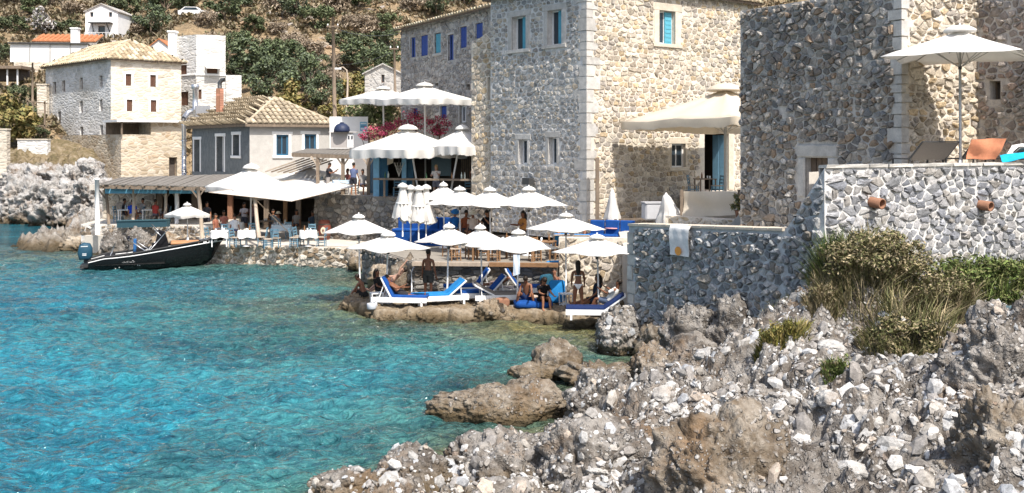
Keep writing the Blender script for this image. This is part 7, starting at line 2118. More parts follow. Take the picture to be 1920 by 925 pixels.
def pergola():
    d = 58.2
    t = thing('pergola', 'flat boarded pergola roof on crooked posts at the left end of the quay', 'pergola', tuple(at(280, 425, d)))
    FL, FR, BR, BL = at(184, 345, 58.2), at(382, 349, 57.6), at(440, 326, 62.5), at(228, 333, 64.5)
    n = 26
    for k in range(n):
        a, b = k / n, (k + 1) / n - .004
        p, q, r, s = FL.lerp(FR, a), FL.lerp(FR, b), BL.lerp(BR, b), BL.lerp(BR, a)
        j = V(0, 0, rnd(-.02, .02)); e = V(0, -1, 0) * rnd(0, .15)
        mb = MB(); mb.sheet([p + j + e, q + j + e, r + j, s + j], [(0, 1, 2, 3)], .05, None, False); mb.build('roof_board', MAT['wood_grey'], t, world=True)
    for (p, q) in ((FL, FR), (BL, BR)):
        mb = MB(); mb.bar(p - V(0, 0, .16), q - V(0, 0, .16), .14, .18); mb.build('beam', MAT['wood'], t, world=True)
    for k in range(8):
        mb = MB(); p = FL.lerp(FR, (k + .5) / 8); q = BL.lerp(BR, (k + .5) / 8); mb.bar(p - V(0, .2, .09), q - V(0, 0, .09), .08, .08); mb.build('rafter', MAT['wood'], t, world=True)
    for (x0, x1, yb, dd, r, m) in ((197, 204, 418, 59.0, .09, 'wood'), (250, 250, 415, 59.0, .10, 'wood_pale'), (311, 309, 414, 59.2, .09, 'wood_pale'), (331, 331, 424, 59.6, .13, 'white_paint'), (371, 379, 448, 56.8, .11, 'wood_pale')):
        mb = MB(); b = at(x1, yb, dd); b.z = max(.9, min(b.z, 1.56)); mb.tube([b, at((x0 + x1) / 2 + 1, (350 + yb) / 2, dd), at(x0, 351, dd)], [r, r * .95, r * .85], 8); mb.build('post', MAT[m], t, world=True)
        for s in (-1, 1):
            mb = MB(); mb.bar(at(x0, 372, dd), at(x0 + s * 14, 353, dd), .07); mb.build('brace', MAT['wood'], t, world=True)
    for i, (x0, x1) in enumerate(((197, 248), (252, 313), (317, 370))):
        q = [at(x0, 363, 58.5), at(x1, 363, 58.5), at(x1, 350, 58.6), at(x0, 350, 58.6)]
        o = cloth_item(['rolled sky blue blind under the pergola eave, left one', 'rolled sky blue blind under the pergola eave, middle one', 'rolled sky blue blind under the pergola eave, right one'][i], q, 'cloth_attr', 'roller_blind', 'blind', .02, 8, 4, .02, i, 'blue blinds of the pergola', (.16, .40, .55))
    w = thing('white_post', 'thick whitewashed post at the water end of the pergola', 'post', tuple(at(182, 436, 57.8)))
    mb = MB(); mb.tube([at(183, 440, 57.8), at(182, 336, 57.8)], [.13, .115], 10); mb.build('shaft', MAT['plaster_white'], w, world=True)
    mb = MB(); mb.lathe(at(182, 337, 57.8), [(.15, -.03), (.15, .05), (.08, .09)], 10); mb.build('cap', MAT['plaster_white'], w, world=True)
    pl = thing('planter_box', 'long dark teal planter box along the edge of the pergola floor', 'planter', tuple(at(268, 428, 58.0)))
    mb = MB(); a, b = at(222, 421, 58.4), at(316, 419, 57.9); mb.bar(a, b, .35, .36, (.03, .075, .095)); mb.build('trough', MAT['painted'], pl, world=True)
    mb = MB(); mb.bar(a + V(0, -.02, .2), b + V(0, -.02, .2), .40, .05, (.05, .11, .13)); mb.build('rim', MAT['painted'], pl, world=True)
pergola()
def taverna():
    """dark open room under the upper terrace"""
    t = thing('taverna_room', 'deep shaded taverna room under the upper terrace behind the tables', 'building', tuple(at(430, 430, 66)))
    x0, x1 = -24.5, -10.2
    def q(m, pts, nm, mt): mb = MB(); mb.add(pts, [(0, 1, 2, 3)]); return mb.build(nm, MAT[mt], t, world=True)
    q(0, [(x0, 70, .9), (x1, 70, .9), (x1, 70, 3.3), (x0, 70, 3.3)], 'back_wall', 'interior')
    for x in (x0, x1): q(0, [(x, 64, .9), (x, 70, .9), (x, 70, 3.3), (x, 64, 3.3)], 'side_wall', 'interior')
    mb = MB(); mb.prism([(x0 - .3, 62.6), (x1 + .3, 62.0), (x1 + .3, 70.2), (x0 - .3, 70.2)], 3.29, 3.6); mb.build('ceiling', MAT['paving'], t, world=True)
    for x in (300, 365, 432, 500, 560):
        mb = MB(); b = at(x, 300, 63); mb.bar((b.x, 63, .95), (b.x, 63, 3.29), .28); mb.build('pillar', MAT['wood' if x != 432 else 'terracotta'], t, world=True)
    a, b = at(192, 0, 63.4), at(292, 0, 63.0)
    low_wall('terrace_retaining_wall', 'sunlit tan rubble wall seen through the left pergola bays', a.xy, b.xy, 1.4, 3.6, 57, PAL_WARM, 'mortar_warm', .45, .3, .03, limit=60)
    p = at(719, 400, 57)
    mb = MB(); mb.bar(at(535, 425, 59), at(535, 372, 59), .2); tag(mb.build('orange_post', MAT['wood_warm']), 'orange brown post under the right side of the sail', 'post')
    br = thing('wine_barrel', 'dark red barrel with a pale round emblem beside the grey wall', 'barrel', (0, 0, Q_Z)); c = at(608, 0, 56.2); br.location = (c.x, c.y, Q_Z)
    mb = MB(); mb.lathe((0, 0, 0), [(.28, 0), (.34, .25), (.37, .5), (.34, .78), (.28, 1.02), (.26, 1.02), (.26, .99)], 18, (.20, .06, .04)); mb.build('body', MAT['painted'], br)
    for z in (.22, .78):
        mb = MB(); mb.lathe((0, 0, z), [(.342, 0), (.352, .03), (.342, .06)], 18, (.08, .07, .06)); mb.build('hoop', MAT['painted'], br)
    mb = MB(); n = 16
    mb.add([(.13 * math.cos(2*math.pi*k/n), -.372 - .003, .5 + .19 * math.sin(2*math.pi*k/n)) for k in range(n)] + [(.13 * math.cos(2*math.pi*k/n), -.34, .5 + .19 * math.sin(2*math.pi*k/n)) for k in range(n)], [tuple(range(n))] + [(k, (k+1) % n, n + (k+1) % n, n + k) for k in range(n)], (.62, .55, .42)); mb.build('emblem', MAT['painted'], br)
    mb = MB()
    mb.lathe((.0, -.376, .5), [(.001, -.08), (.05, -.02), (.04, .05), (.001, .09)], 8, (.16, .05, .04)); mb.build('emblem_motif', MAT['painted'], br)
taverna()
def sail():
    P = [at(392, 361, 54.2), at(546, 378, 53.4), at(668, 349, 55.6), at(585, 332, 60.0)]
    vs, fs = [], []; n = 14
    for j in range(n + 1):
        for i in range(n + 1):
            s, t = i / n, j / n
            p = P[0].lerp(P[1], s).lerp(P[3].lerp(P[2], s), t)
            vs.append(p - V(0, 0, .42 * math.sin(math.pi * s) * math.sin(math.pi * t)) + V(0, .25 * math.sin(math.pi * s) * (1 - 2 * t), 0))
    for j in range(n):
        for i in range(n): q = j * (n + 1) + i; fs.append((q, q + 1, q + n + 2, q + n + 1))
    mb = MB(); mb.sheet(vs, fs, .012); t = thing('shade_sail', 'white shade sail stretched low over the quay tables', 'sail', tuple(P[1])); mb.build('cloth', MAT['canvas'], t, world=True)
    mb = MB()
    for k in range(4): mb.tube([P[k], P[(k + 1) % 4]], .02, 5)
    for k, q in enumerate((at(376, 352, 56.8), at(478, 378, 55.2), at(690, 345, 56.5), at(600, 325, 62))):
        if k != 1: mb.tube([P[k], q], .015, 5)
    mb.build('edge_rope', MAT['wood_pale'], t, world=True)
    m = thing('sail_mast', 'leaning driftwood mast propping the shade sail at the quay edge', 'pole', tuple(onz(487, 462, Q_Z)))
    a = onz(488, 463, Q_Z); b = at(478, 371, 54.6)
    mb = MB(); mb.tube([a, a.lerp(b, .5) + V(-.03, 0, 0), b], [.11, .10, .09], 8); mb.build('shaft', MAT['wood_pale'], m, world=True)
    mb = MB(); mb.tube([b + V(.05, 0, -.1), at(545, 440, 55.8)], .025, 6); mb.build('stay_rope', MAT['wood_pale'], m, world=True)
    for (pts, lab) in (([onz(485, 462, Q_Z), at(460, 478, 54.0), at(430, 476, 53.8), at(398, 463, 52.8)], 'mooring rope sagging along the quay to the boat bow'), ([onz(470, 463, Q_Z), at(452, 480, 54), at(437, 497, 53.4)], 'short rope running down the quay into the water'), ([onz(560, 464, Q_Z), at(585, 480, 54.1), at(607, 495, 53.5)], 'rope hanging off the right end of the quay')):
        mb = MB(); mb.tube(pts, .022, 6); tag(mb.build('mooring_rope', MAT['wood_pale']), lab, 'rope')
sail()
def timber_pergola():
    t = thing('timber_pergola', 'heavy timber pergola with forked braces left of the blue columns', 'pergola', tuple(at(620, 365, 58)))
    A, B, C, D = at(548, 286, 58.5), at(664, 290, 57.0), at(676, 279, 62), at(575, 279, 63)
    for k in range(14):
        a, b = k / 14, (k + 1) / 14 - .01
        mb = MB(); mb.sheet([A.lerp(B, a), A.lerp(B, b), D.lerp(C, b), D.lerp(C, a)], [(0, 1, 2, 3)], .05, None, False); mb.build('roof_board', MAT['wood_grey'], t, world=True)
    mb = MB(); mb.bar(A - V(0, 0, .14), B - V(0, 0, .14), .16, .2); mb.build('beam', MAT['wood'], t, world=True)
    for (x, dd) in ((596, 57.9), (643, 57.4), (691, 56.8)):
        p = at(x, 0, dd); p.z = 3.28; q = at(x, 292, dd)
        mb = MB(); mb.bar(p, q, .17); mb.build('post', MAT['wood'], t, world=True)
        for s in (-1, 1):
            mb = MB(); mb.bar(at(x, 312, dd), at(x + s * 13, 293, dd), .08); mb.build('brace', MAT['wood_pale'], t, world=True)
    s = thing('lean_to_roof', 'brown ribbed lean-to roof sloping beside the grey house wall', 'roof', tuple(at(560, 300, 62)))
    A, B = at(498, 322, 60.5), at(570, 297, 60.5); 
    for k in range(6):
        o = V(.25 * k, .42 * k, -.03 * k); mb = MB(); mb.bar(A + o, B + o, .26, .07); mb.build('roof_board', MAT['wood' if k % 2 else 'wood_pale'], s, world=True)
timber_pergola()
def cafe_bar():
    t = thing('cafe_bar', 'open cafe with blue columns and a dark interior behind the plank counter', 'building', tuple(at(800, 375, 57)))
    z0, z1 = 3.28, 5.75
    a, b = at(694, 0, 59.5), at(925, 0, 56.5)
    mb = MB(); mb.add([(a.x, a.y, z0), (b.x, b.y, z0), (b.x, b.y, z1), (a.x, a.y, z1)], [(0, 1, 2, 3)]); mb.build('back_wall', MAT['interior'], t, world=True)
    c = at(700, 0, 55.3); d_ = at(925, 0, 52.8)
    mb = MB(); mb.prism([c.xy[:], d_.xy[:], (b.x, b.y + .1), (a.x, a.y + .1)], z1, z1 + .2); mb.build('flat_roof', MAT['wood'], t, world=True)
    mb = MB(); mb.add([(a.x, a.y, z0), (c.x + .5, c.y + .6, z0), (c.x + .5, c.y + .6, z1), (a.x, a.y, z1)], [(0, 1, 2, 3)]); mb.build('side_wall', MAT['blue_dark'], t, world=True)
    for (x, dd, w, m) in ((706, 55.0, .30, 'blue_col'), (720, 55.5, .42, 'blue_dark'), (758, 55.2, .24, 'blue_col'), (769, 55.6, .36, 'blue_dark')):
        p = at(x, 0, dd); mb = MB(); mb.box((p.x, p.y, (z0 + z1) / 2), (w, .3, z1 - z0)); mb.build('column', MAT[m], t, world=True)
    p, q = at(809, 290, 57), at(846, 330, 57); mb = MB(); mb.box(((p.x + q.x) / 2, 57, (p.z + q.z) / 2), (q.x - p.x, .08, p.z - q.z), 0, (.20, .30, .36)); mb.build('door_panel', MAT['painted'], t, world=True)
    for k in range(14):
        x = 866 + k * 3.6; mb = MB(); mb.tube([at(x, 340, 55.4), at(x, 282, 55.4)], .035, 6); mb.build('bamboo_cane', MAT['wood'], t, world=True)
    n = thing('bar_counter', 'long weathered plank counter above the furled umbrellas', 'counter', tuple(at(800, 345, 53.4)))
    A, B = at(700, 336, 54.0), at(905, 338, 52.6)
    for k in range(3): mb = MB(); o = V(0, .16 * k, 0); mb.bar(A + o, B + o, .15, .09 + .004 * k); mb.build('plank', MAT['wood' if k != 1 else 'wood_pale'], n, world=True)
    for s in (.1, .37, .63, .9):
        p = A.lerp(B, s) + V(0, .15, 0); mb = MB(); mb.bar((p.x, p.y, 3.28), p - V(0, 0, .05), .1); mb.build('leg', MAT['wood'], n, world=True)
    l = thing('pendant_lamp', 'woven pale cone shaped pendant hanging between the blue columns', 'lamp', tuple(at(748, 300, 55)))
    c = at(748, 305, 55)
    for k in range(10):
        q = 2 * math.pi * k / 10; mb = MB(); mb.tube([c + V(math.cos(q) * .27, math.sin(q) * .27, 0), c + V(math.cos(q + .7) * .13, math.sin(q + .7) * .13, -.36), c + V(0, 0, -.72)], .012, 4, (.6, .56, .5)); mb.build('cane', MAT['painted'], l, world=True)
    mb = MB(); mb.tube([c + V(0, 0, 0), c + V(0, 0, .5)], .01, 4, (.2, .2, .2)); mb.build('cord', MAT['painted'], l, world=True)
    cloth_item('cream cloth banner hanging beside the first blue column', [at(726, 310, 55.2), at(737, 306, 55.2), at(738, 287, 55.2), at(726, 287, 55.2)], 'canvas_beige', 'banner', 'banner', .012, 4, 5, .02, 3)
    rr = random.Random(4)
    for i, x in enumerate((722, 728, 800, 848, 866, 872)):
        q = A.lerp(B, (x - 700) / 205) + V(0, .16, .06); c_ = rr.choice([(.05, .12, .06), (.5, .55, .5), (.3, .14, .05)])
        mb = MB(); mb.lathe((0, 0, 0), [(.04, 0), (.043, .02), (.043, .18), (.016, .26), (.016, .32)], 8, c_); o = mb.build('bottle', MAT['painted']); o.location = q
        tag(o, 'bottle on the plank counter, ' + ['first from the left', 'second from the left', 'just left of the middle', 'just right of the middle', 'second from the right', 'last at the right'][i], 'bottle', 'bottles on the plank counter')
cafe_bar()
def bougainvillea():
    PINK = [(.42, .045, .11), (.50, .07, .14), (.36, .03, .08), (.55, .13, .18), (.06, .08, .03)]
    for i, (x, y, d, rx, rz_, n, lab) in enumerate(((718, 243, 57.5, 1.2, .55, 1700, 'pink flowering bougainvillea left of the cafe umbrella peak'), (778, 228, 58.5, 1.2, .6, 1700, 'pink flowering bougainvillea behind the cafe umbrella peak'), (822, 234, 57.5, .75, .6, 1500, 'brightest pink bougainvillea below the high umbrella'), (690, 255, 58.0, .6, .25, 500, 'trailing end of pink bougainvillea above the cafe roof'))):
        p = at(x, y, d); t = thing('bougainvillea', lab, 'shrub', (p.x, p.y, 3.3), 0, 'bougainvillea bushes')
        vs, f, c = leaves(n, (rx, .6, rz_), .05, PINK, 300 + i, 18, .4, -.8); vs = vs + np.array([0, 0, p.z - 3.3]); np_mesh('blossoms', vs, f, MAT['leaf'], t, c)
        mb = MB(); mb.tube([(0, 0, 0), (.05, .05, (p.z - 3.3) * .6), (.1, 0, p.z - 3.3)], [.05, .04, .02], 6)
        for k in range(4): mb.tube([(.05, .05, (p.z - 3.3) * .6), (math.cos(k * 1.6) * rx * .7, .3 * math.sin(k * 1.6), p.z - 3.3 + .1)], [.03, .012], 5)
        mb.build('stem', MAT['bark'], t)
    FIG = [(.12,.15,.055), (.17,.20,.09), (.08,.11,.04), (.22,.24,.13)]
    for i, (x, y, d, rx, rz_, n, lab) in enumerate(((672, 210, 66, 1.0, .8, 800, 'broad leaved fig bush right of the white yard wall'), (718, 215, 65, 1.1, 1.0, 1100, 'broad leaved fig bush under the left high umbrella'))):
        p = at(x, y, d); t = thing('fig_bush', lab, 'shrub', (p.x, p.y, 3.3), 0, 'fig bushes')
        vs, f, c = leaves(n, (rx, .8, rz_), .12, FIG, 320 + i, 24, .4, -.8, 1.1); vs = vs + np.array([0, 0, p.z - 3.3]); np_mesh('leaves', vs, f, MAT['leaf'], t, c)
        mb = MB(); mb.tube([(0, 0, 0), (.05, .05, (p.z - 3.3) * .6), (.1, 0, p.z - 3.3)], [.08, .06, .03], 6); mb.build('trunk', MAT['bark'], t)
bougainvillea()
def boat():
    Aw, Bw = at(168, 505, 51.0), at(408, 505, 52.8)
    ax = (Bw - Aw).xy; L = 6.35
    rz = math.atan2(ax.y, ax.x)
    t = thing('motor_boat', 'black open motor boat with an outboard engine and tan bow cushions moored at the quay', 'boat', (Aw.x, Aw.y, 0), rz); t.scale = (.9, 1, 1.1)
    N = 22
    def sec(s):
        x = L * s
        bw = .98 * (1 - max(0, (s - .45) / .55) ** 2.3) * (.92 + .08 * min(1, s / .2))
        sheer = .42 + .16 * min(1, s / .12) + .62 * smooth01(.0, 1.0, s) * s ** .3
        keel = -.28 + .55 * max(0, (s - .72) / .28) ** 2.2
        chine = .05 + .42 * max(0, (s - .4) / .6) ** 2
        return x, max(bw, .015), float(sheer), float(keel), float(chine)
    vs, fs = [], []
    for i in range(N + 1):
        s = i / N; x, bw, sh, ke, ch = sec(s)
        rk = .55 * max(0, s - .55) / .45
        for (y, z, k) in ((bw, sh, 1.0), (bw * .97, ch + (sh - ch) * .5, .55), (bw * .84, ch, .2), (0, ke, 0), (-bw * .84, ch, .2), (-bw * .97, ch + (sh - ch) * .5, .55), (-bw, sh, 1.0)):
            vs.append((x + rk * k - .1 * (1 - k) * (s > .9), y, z))
    for i in range(N):
        for k in range(6): fs.append((i*7 + k, (i+1)*7 + k, (i+1)*7 + k + 1, i*7 + k + 1))
    fs.append(tuple(range(7))); fs.append(tuple(reversed(range(N*7, N*7 + 7))))
    m = plain('black gelcoat', (.008, .008, .009), .12, .1, 3, .5, 0)
    MAT['gel'] = m
    mb = MB(); mb.add(vs, fs, None, True); hull = mb.build('hull', m, t)
    P = lambda s, k, out=0: Vector((sec(s)[0] + .55 * max(0, s - .55) / .45 * (.2 + .8 * k), -(sec(s)[1] * (.84 + .16 * k) + out), sec(s)[4] + (sec(s)[2] - sec(s)[4]) * k))
    for side in (1, -1):
        mb = MB(); mb.tube([(P(i / 30, .86).x, P(i / 30, .86, .015).y * side, P(i / 30, .86).z) for i in range(31)], .022, 6, (.75, .75, .75)); mb.build('rub_rail', MAT['painted'], hull)
        mb = MB(); mb.tube([(P(i / 30, 1).x, P(i / 30, 1, -.02).y * side, P(i / 30, 1).z + .01) for i in range(31)], .035, 6, (.03, .03, .03)); mb.build('gunwale', MAT['painted'], hull)
    mb = MB()
    for k in range(8):
        s = .855 + k * .0125
        if k in (2, 5): continue
        a, b = P(s, .97, .012), P(s + .010, .97, .012); h = V(0, 0, -.085)
        mb.add([a, b, b + h, a + h], [(3, 2, 1, 0)], (.75, .75, .74))
    mb.build('registration_marks', MAT['painted'], hull)
    mb = MB(); pr = random.Random(3)
    for k in range(9):
        s = .262 + k * .011; a = P(s, .46 + .06 * (k % 2), .035); b = P(s + .009, .46 + .14 * pr.random(), .035)
        mb.tube([a, b, P(s + .012, .44, .035)], .014, 4, (.7, .7, .7))
    mb.build('script_lettering', MAT['painted'], hull)
    for (s, k) in ((.24, .12), (.21, .02), (.385, .22), (.40, .20)):
        mb = MB(); mb.ball(P(s, k, .005), .03, 8, 5, (.6, .6, .6)); mb.build('hull_fitting', MAT['painted'], hull)
    d = []
    for i in range(N + 1):
        x, bw, sh, ke, ch = sec(i / N); r = .55 * max(0, i / N - .55) / .45
        z = sh - .06 if i / N > .60 else .24
        d += [(x + r, bw * .96, z), (x + r, -bw * .96, z)]
    mb = MB(); mb.add(d, [(2*i, 2*i + 1, 2*i + 3, 2*i + 2) for i in range(N)]); mb.build('deck', MAT['dark_metal'], t)
    mb = MB(); mb.box((4.85, 0, 1.06), (1.5, 1.15, .12), 0, (.42, .22, .11)); o = mb.build('bow_cushion', MAT['cloth_attr'], t); o.modifiers.new('soft', 'BEVEL').width = .04
    mb = MB(); mb.box((3.55, 0, .62), (.85, .9, .85), 0, (.012, .012, .014)); mb.add([(3.3, -.45, 1.05), (3.98, -.45, 1.05), (3.80, -.42, 1.55), (3.45, -.42, 1.62), (3.3, .45, 1.05), (3.98, .45, 1.05), (3.80, .42, 1.55), (3.45, .42, 1.62)], [(0, 1, 2, 3), (7, 6, 5, 4), (1, 5, 6, 2), (2, 6, 7, 3), (3, 7, 4, 0)], (.012, .012, .014)); mb.build('console_cover', MAT['cloth_attr'], t)
    mb = MB(); mb.box((2.45, 0, .55), (.55, .9, .6), 0, (.02, .02, .022)); mb.box((2.28, 0, 1.0), (.14, .9, .5), 0, (.03, .12, .30)); mb.build('helm_seat', MAT['cloth_attr'], t)
    mb = MB(); mb.box((1.0, 0, .45), (.5, 1.5, .3), 0, (.02, .02, .022)); mb.build('stern_seat', MAT['cloth_attr'], t)
    for s in (-1, 1):
        mb = MB(); mb.tube([(2.95, s * .85, .72), (4.05, s * .75, 1.78)], .022, 6); mb.tube([(2.95, s * .85, .72), (1.95, s * .75, 1.32)], .022, 6); mb.tube([(3.1, s * .85, 1.85), (3.6, s * .8, 1.45)], .018, 6); mb.build('bimini_frame', MAT['steel'], t)
        mb = MB(); mb.tube([(1.0, s * .85, .45), (1.25, s * .8, 1.05)], .02, 6); mb.build('stern_bar', MAT['steel'], t)
    mb = MB(); mb.tube([(1.95, -.75, 1.32), (1.95, .75, 1.32)], .05, 8, (.02, .02, .03)); mb.build('bimini_roll', MAT['cloth_attr'], t)
    mb = MB(); mb.tube([(5.6, -.45, 1.14), (6.2, -.2, 1.22), (6.75, 0, 1.24), (6.2, .2, 1.22), (5.6, .45, 1.14)], .018, 6); mb.build('bow_rail', MAT['steel'], t)
    mb = MB(); mb.box((-.18, 0, .18), (.5, 1.3, .08), 0, (.03, .03, .03)); mb.build('swim_platform', MAT['painted'], t)
    mt = MB(); pf = [(-.62, .58), (-.10, .58), (0.02, .72), (.02, 1.05), (-.10, 1.26), (-.42, 1.30), (-.62, 1.20), (-.70, .85)]
    n = len(pf); w = .21
    mt.add([(x - .1, -w, z) for x, z in pf] + [(x - .1, w, z) for x, z in pf] + [(x * .85 - .14, -w - .05, .92 + (z - .92) * .8) for x, z in pf] + [(x * .85 - .14, w + .05, .92 + (z - .92) * .8) for x, z in pf],
           [(i, (i+1) % n, n + (i+1) % n, n + i)[::-1] for i in range(n)] + [(i, (i+1) % n, 2*n + (i+1) % n, 2*n + i) for i in range(n)] + [(n + i, n + (i+1) % n, 3*n + (i+1) % n, 3*n + i)[::-1] for i in range(n)] + [tuple(range(2*n, 3*n)), tuple(reversed(range(3*n, 4*n)))], (.012, .06, .10), True)
    mo = mt.build('outboard_motor', MAT['painted'], t); mo.location = (.22, 0, -.14)
    mb = MB(); mb.box((-.38, 0, .25), (.26, .16, .8), 0, (.02, .03, .04)); mb.box((-.48, 0, -.15), (.5, .1, .12), 0, (.02, .03, .04)); mb.build('motor_leg', MAT['painted'], mo)
    for (z, l) in ((1.16, .34), (.84, .2), (.78, .2)):
        mb = MB(); mb.box((-.46, -.266, z), (l, .012, .035), 0, (.6, .63, .64)); mb.build('decal_stripe', MAT['painted'], mo)
boat()
def skinmat(n, c): return plain(n, c, .5, .1, 14, .35, .1, .004)
SK = {'tan': skinmat('tanned skin', (.33, .155, .085)), 'brown': skinmat('deeply tanned skin', (.20, .085, .045)), 'pale': skinmat('light skin', (.55, .33, .24))}
TMP = bpy.data.scenes.new('workshop')
def person(label, loc, rz, pose, skin='tan', hair=(.02, .014, .01), long=False, top=None, bottom=None, hat=None, h=1.70, fingers=True, bikini=None):
    """pose: dict in degrees. Local frame: the body faces +X, left is +Y. hip: height of the pelvis"""
    k = h / 1.72
    P = dict(hip=.93, lean=0, thigh=(0, 0), knee=(0, 0), spread=(4, 4), arm=(5, 5), elbow=(12, 12), out=(10, 10), nod=0, turn=0)
    P.update(pose)
    t = thing('person', label, 'person', loc, rz)
    J, R, E = [], [], []
    def add(p, r, par):
        J.append(Vector(p) * k); R.append((r[0] * k, r[1] * k) if isinstance(r, tuple) else (r * k, r * k))
        if par is not None: E.append((par, len(J) - 1))
        return len(J) - 1
    ln = math.radians(P['lean'])
    U = Vector((-math.sin(ln), 0, math.cos(ln))); Fw = Vector((math.cos(ln), 0, math.sin(ln))); S = Vector((0, 1, 0))
    hip = Vector((0, 0, P['hip']))
    fem = bikini is not None or long
    pel = add(hip, (.125, .105), None)
    wa = add(hip + U * .17, (.105 if fem else .12, .085), pel)
    ch = add(hip + U * .36, (.125 if fem else .145, .10), wa)
    nk = add(hip + U * .49, (.065, .06), ch)
    nd = math.radians(P['nod']); Hd = (U * math.cos(nd) + Fw * math.sin(nd)).normalized(); Hf = (Fw * math.cos(nd) - U * math.sin(nd)).normalized()
    n2 = add(hip + U * .55 + Fw * .01, (.052, .052), nk)
    hb = add(hip + U * .57 + Hd * .05 + Hf * .02, (.068, .075), n2)
    hc = add(hip + U * .57 + Hd * .14 + Hf * .02, (.078, .095), hb)
    add(hip + U * .57 + Hd * .215 + Hf * .01, (.055, .065), hc)
    add(hip + U * .57 + Hd * .115 + Hf * .118, .014, hb)
    hands, knees, limbs = [], [], []
    for i, s in ((0, 1), (1, -1)):
        sp = math.radians(P['spread'][i]); th = math.radians(P['thigh'][i]); kb = th - math.radians(P['knee'][i])
        d1 = Vector((math.sin(th), s * math.sin(sp), -math.cos(th))).normalized(); d2 = Vector((math.sin(kb), s * math.sin(sp) * .4, -math.cos(kb))).normalized()
        a = hip + S * s * .085 - U * .04
        j0 = add(a, (.092, .095), pel); m1 = add(a + d1 * .22, .078, j0); kn = add(a + d1 * .43, .056, m1)
        m2 = add(a + d1 * .43 + d2 * .15, .056, kn); an = add(a + d1 * .43 + d2 * .42, .036, m2)
        ft = Vector((math.cos(kb), 0, math.sin(kb))); ftz = max(ft.z, -.25); ft = Vector((max(.3, ft.x), s * .12, ftz)).normalized() if P['hip'] > .5 else Vector((ft.x, s * .12, ft.z)).normalized()
        f0 = add(a + d1 * .43 + d2 * .455 + ft * .06, (.036, .03), an); add(a + d1 * .43 + d2 * .465 + ft * .17, (.036, .018), f0)
        limbs.append((a, a + d1 * .22, a + d1 * .43, a + d1 * .43 + d2 * .2, a + d1 * .43 + d2 * .40))
        sh = hip + U * .445 + S * s * .165
        aa = math.radians(P['arm'][i]) ; ou = math.radians(P['out'][i]); eb = math.radians(P['elbow'][i])
        dn = -U * math.cos(aa) + Fw * math.sin(aa); ua = (dn * math.cos(ou) + S * s * math.sin(ou)).normalized()
        bend = (Fw * math.cos(aa) + U * math.sin(aa)).normalized()
        fa = (ua * math.cos(eb) + bend * math.sin(eb) - S * s * math.sin(eb) * .25).normalized()
        c0 = add(hip + U * .44 + S * s * .09, (.075, .07), ch); s0 = add(sh, .056, c0); u1 = add(sh + ua * .15, .046, s0); e0 = add(sh + ua * .29, .038, u1)
        w1 = add(sh + ua * .29 + fa * .12, .036, e0); w0 = add(sh + ua * .29 + fa * .25, .026, w1)
        wp = sh + ua * .29 + fa * .25
        pm = add(wp + fa * .07, (.036, .018), w0)
        limbs.append((sh, sh + ua * .15, sh + ua * .29))
        if fingers:
            sd = fa.cross(bend).normalized() if fa.cross(bend).length > .1 else S
            pn = sd.cross(fa).normalized()
            for q, (o, l) in enumerate(((-.030, .062), (-.010, .078), (.010, .074), (.030, .058))):
                b0 = add(wp + fa * .095 + sd * o, .0095, pm); b1 = add(wp + fa * (.095 + l * .55) + sd * o * 1.1 + pn * .010, .0088, b0); add(wp + fa * (.095 + l * .95) + sd * o * 1.1 + pn * .03, .0075, b1)
            b0 = add(wp + fa * .05 - sd * .040, .011, pm); add(wp + fa * .085 - sd * .062 + pn * .015, .009, b0)
        else: add(wp + fa * .16, (.03, .014), pm)
    me = bpy.data.meshes.new('body'); me.from_pydata([tuple(p) for p in J], E, []); me.update()
    o = bpy.data.objects.new('body', me); TMP.collection.objects.link(o)
    sk = o.modifiers.new('skin', 'SKIN'); sk.use_smooth_shade = True
    lay = me.skin_vertices[0].data
    for i, r in enumerate(R): lay[i].radius = r; lay[i].use_root = (i == 0)
    su = o.modifiers.new('sub', 'SUBSURF'); su.levels = 1; su.render_levels = 1
    BODIES.append((o, t, SK[skin]))
    c = (hip + U * .57 + Hd * .135 + Hf * .02) * k
    M = Matrix((Hf, S, Hd)).transposed()
    def part(nm, mat, fn):
        mb = MB(); fn(mb); return mb.build(nm, MAT[mat], t)
    part('hair', 'hair', lambda m: (m.ball(c + (M @ Vector((-.022, 0, .035))) * k, (.098 * k, .088 * k, .098 * k), 12, 8, hair, M), long and m.tube([c + (M @ Vector((-.07, 0, .04))) * k, c + (M @ Vector((-.105, 0, -.08))) * k, c + (M @ Vector((-.12, 0, -.24))) * k, c + (M @ Vector((-.12, 0, -.36))) * k], [.07 * k, .085 * k, .075 * k, .03 * k], 8, hair)))
    for s in (-1, 1):
        part('eye', 'painted', lambda m: m.ball(c + (M @ Vector((.090, s * .030, .0))) * k, .010 * k, 6, 4, (.03, .025, .02)))
        part('ear', 'skin', lambda m: m.ball(c + (M @ Vector((-.005, s * .082, -.01))) * k, (.018 * k, .010 * k, .028 * k), 6, 5, SKC[skin], M))
    part('mouth', 'painted', lambda m: m.ball(c + (M @ Vector((.088, 0, -.058))) * k, (.008 * k, .022 * k, .006 * k), 8, 4, (.25, .07, .06), M))
    def etube(m, rings, col, n=14):
        vs, fs = [], []
        for (p, ax1, r1, ax2, r2) in rings:
            for q in range(n):
                a = 2 * math.pi * q / n; vs.append((p + ax1 * r1 * math.cos(a) + ax2 * r2 * math.sin(a)) * k)
        for i in range(len(rings) - 1):
            for q in range(n): fs.append((i*n + q, i*n + (q+1) % n, (i+1)*n + (q+1) % n, (i+1)*n + q))
        m.add(vs, fs, col, True)
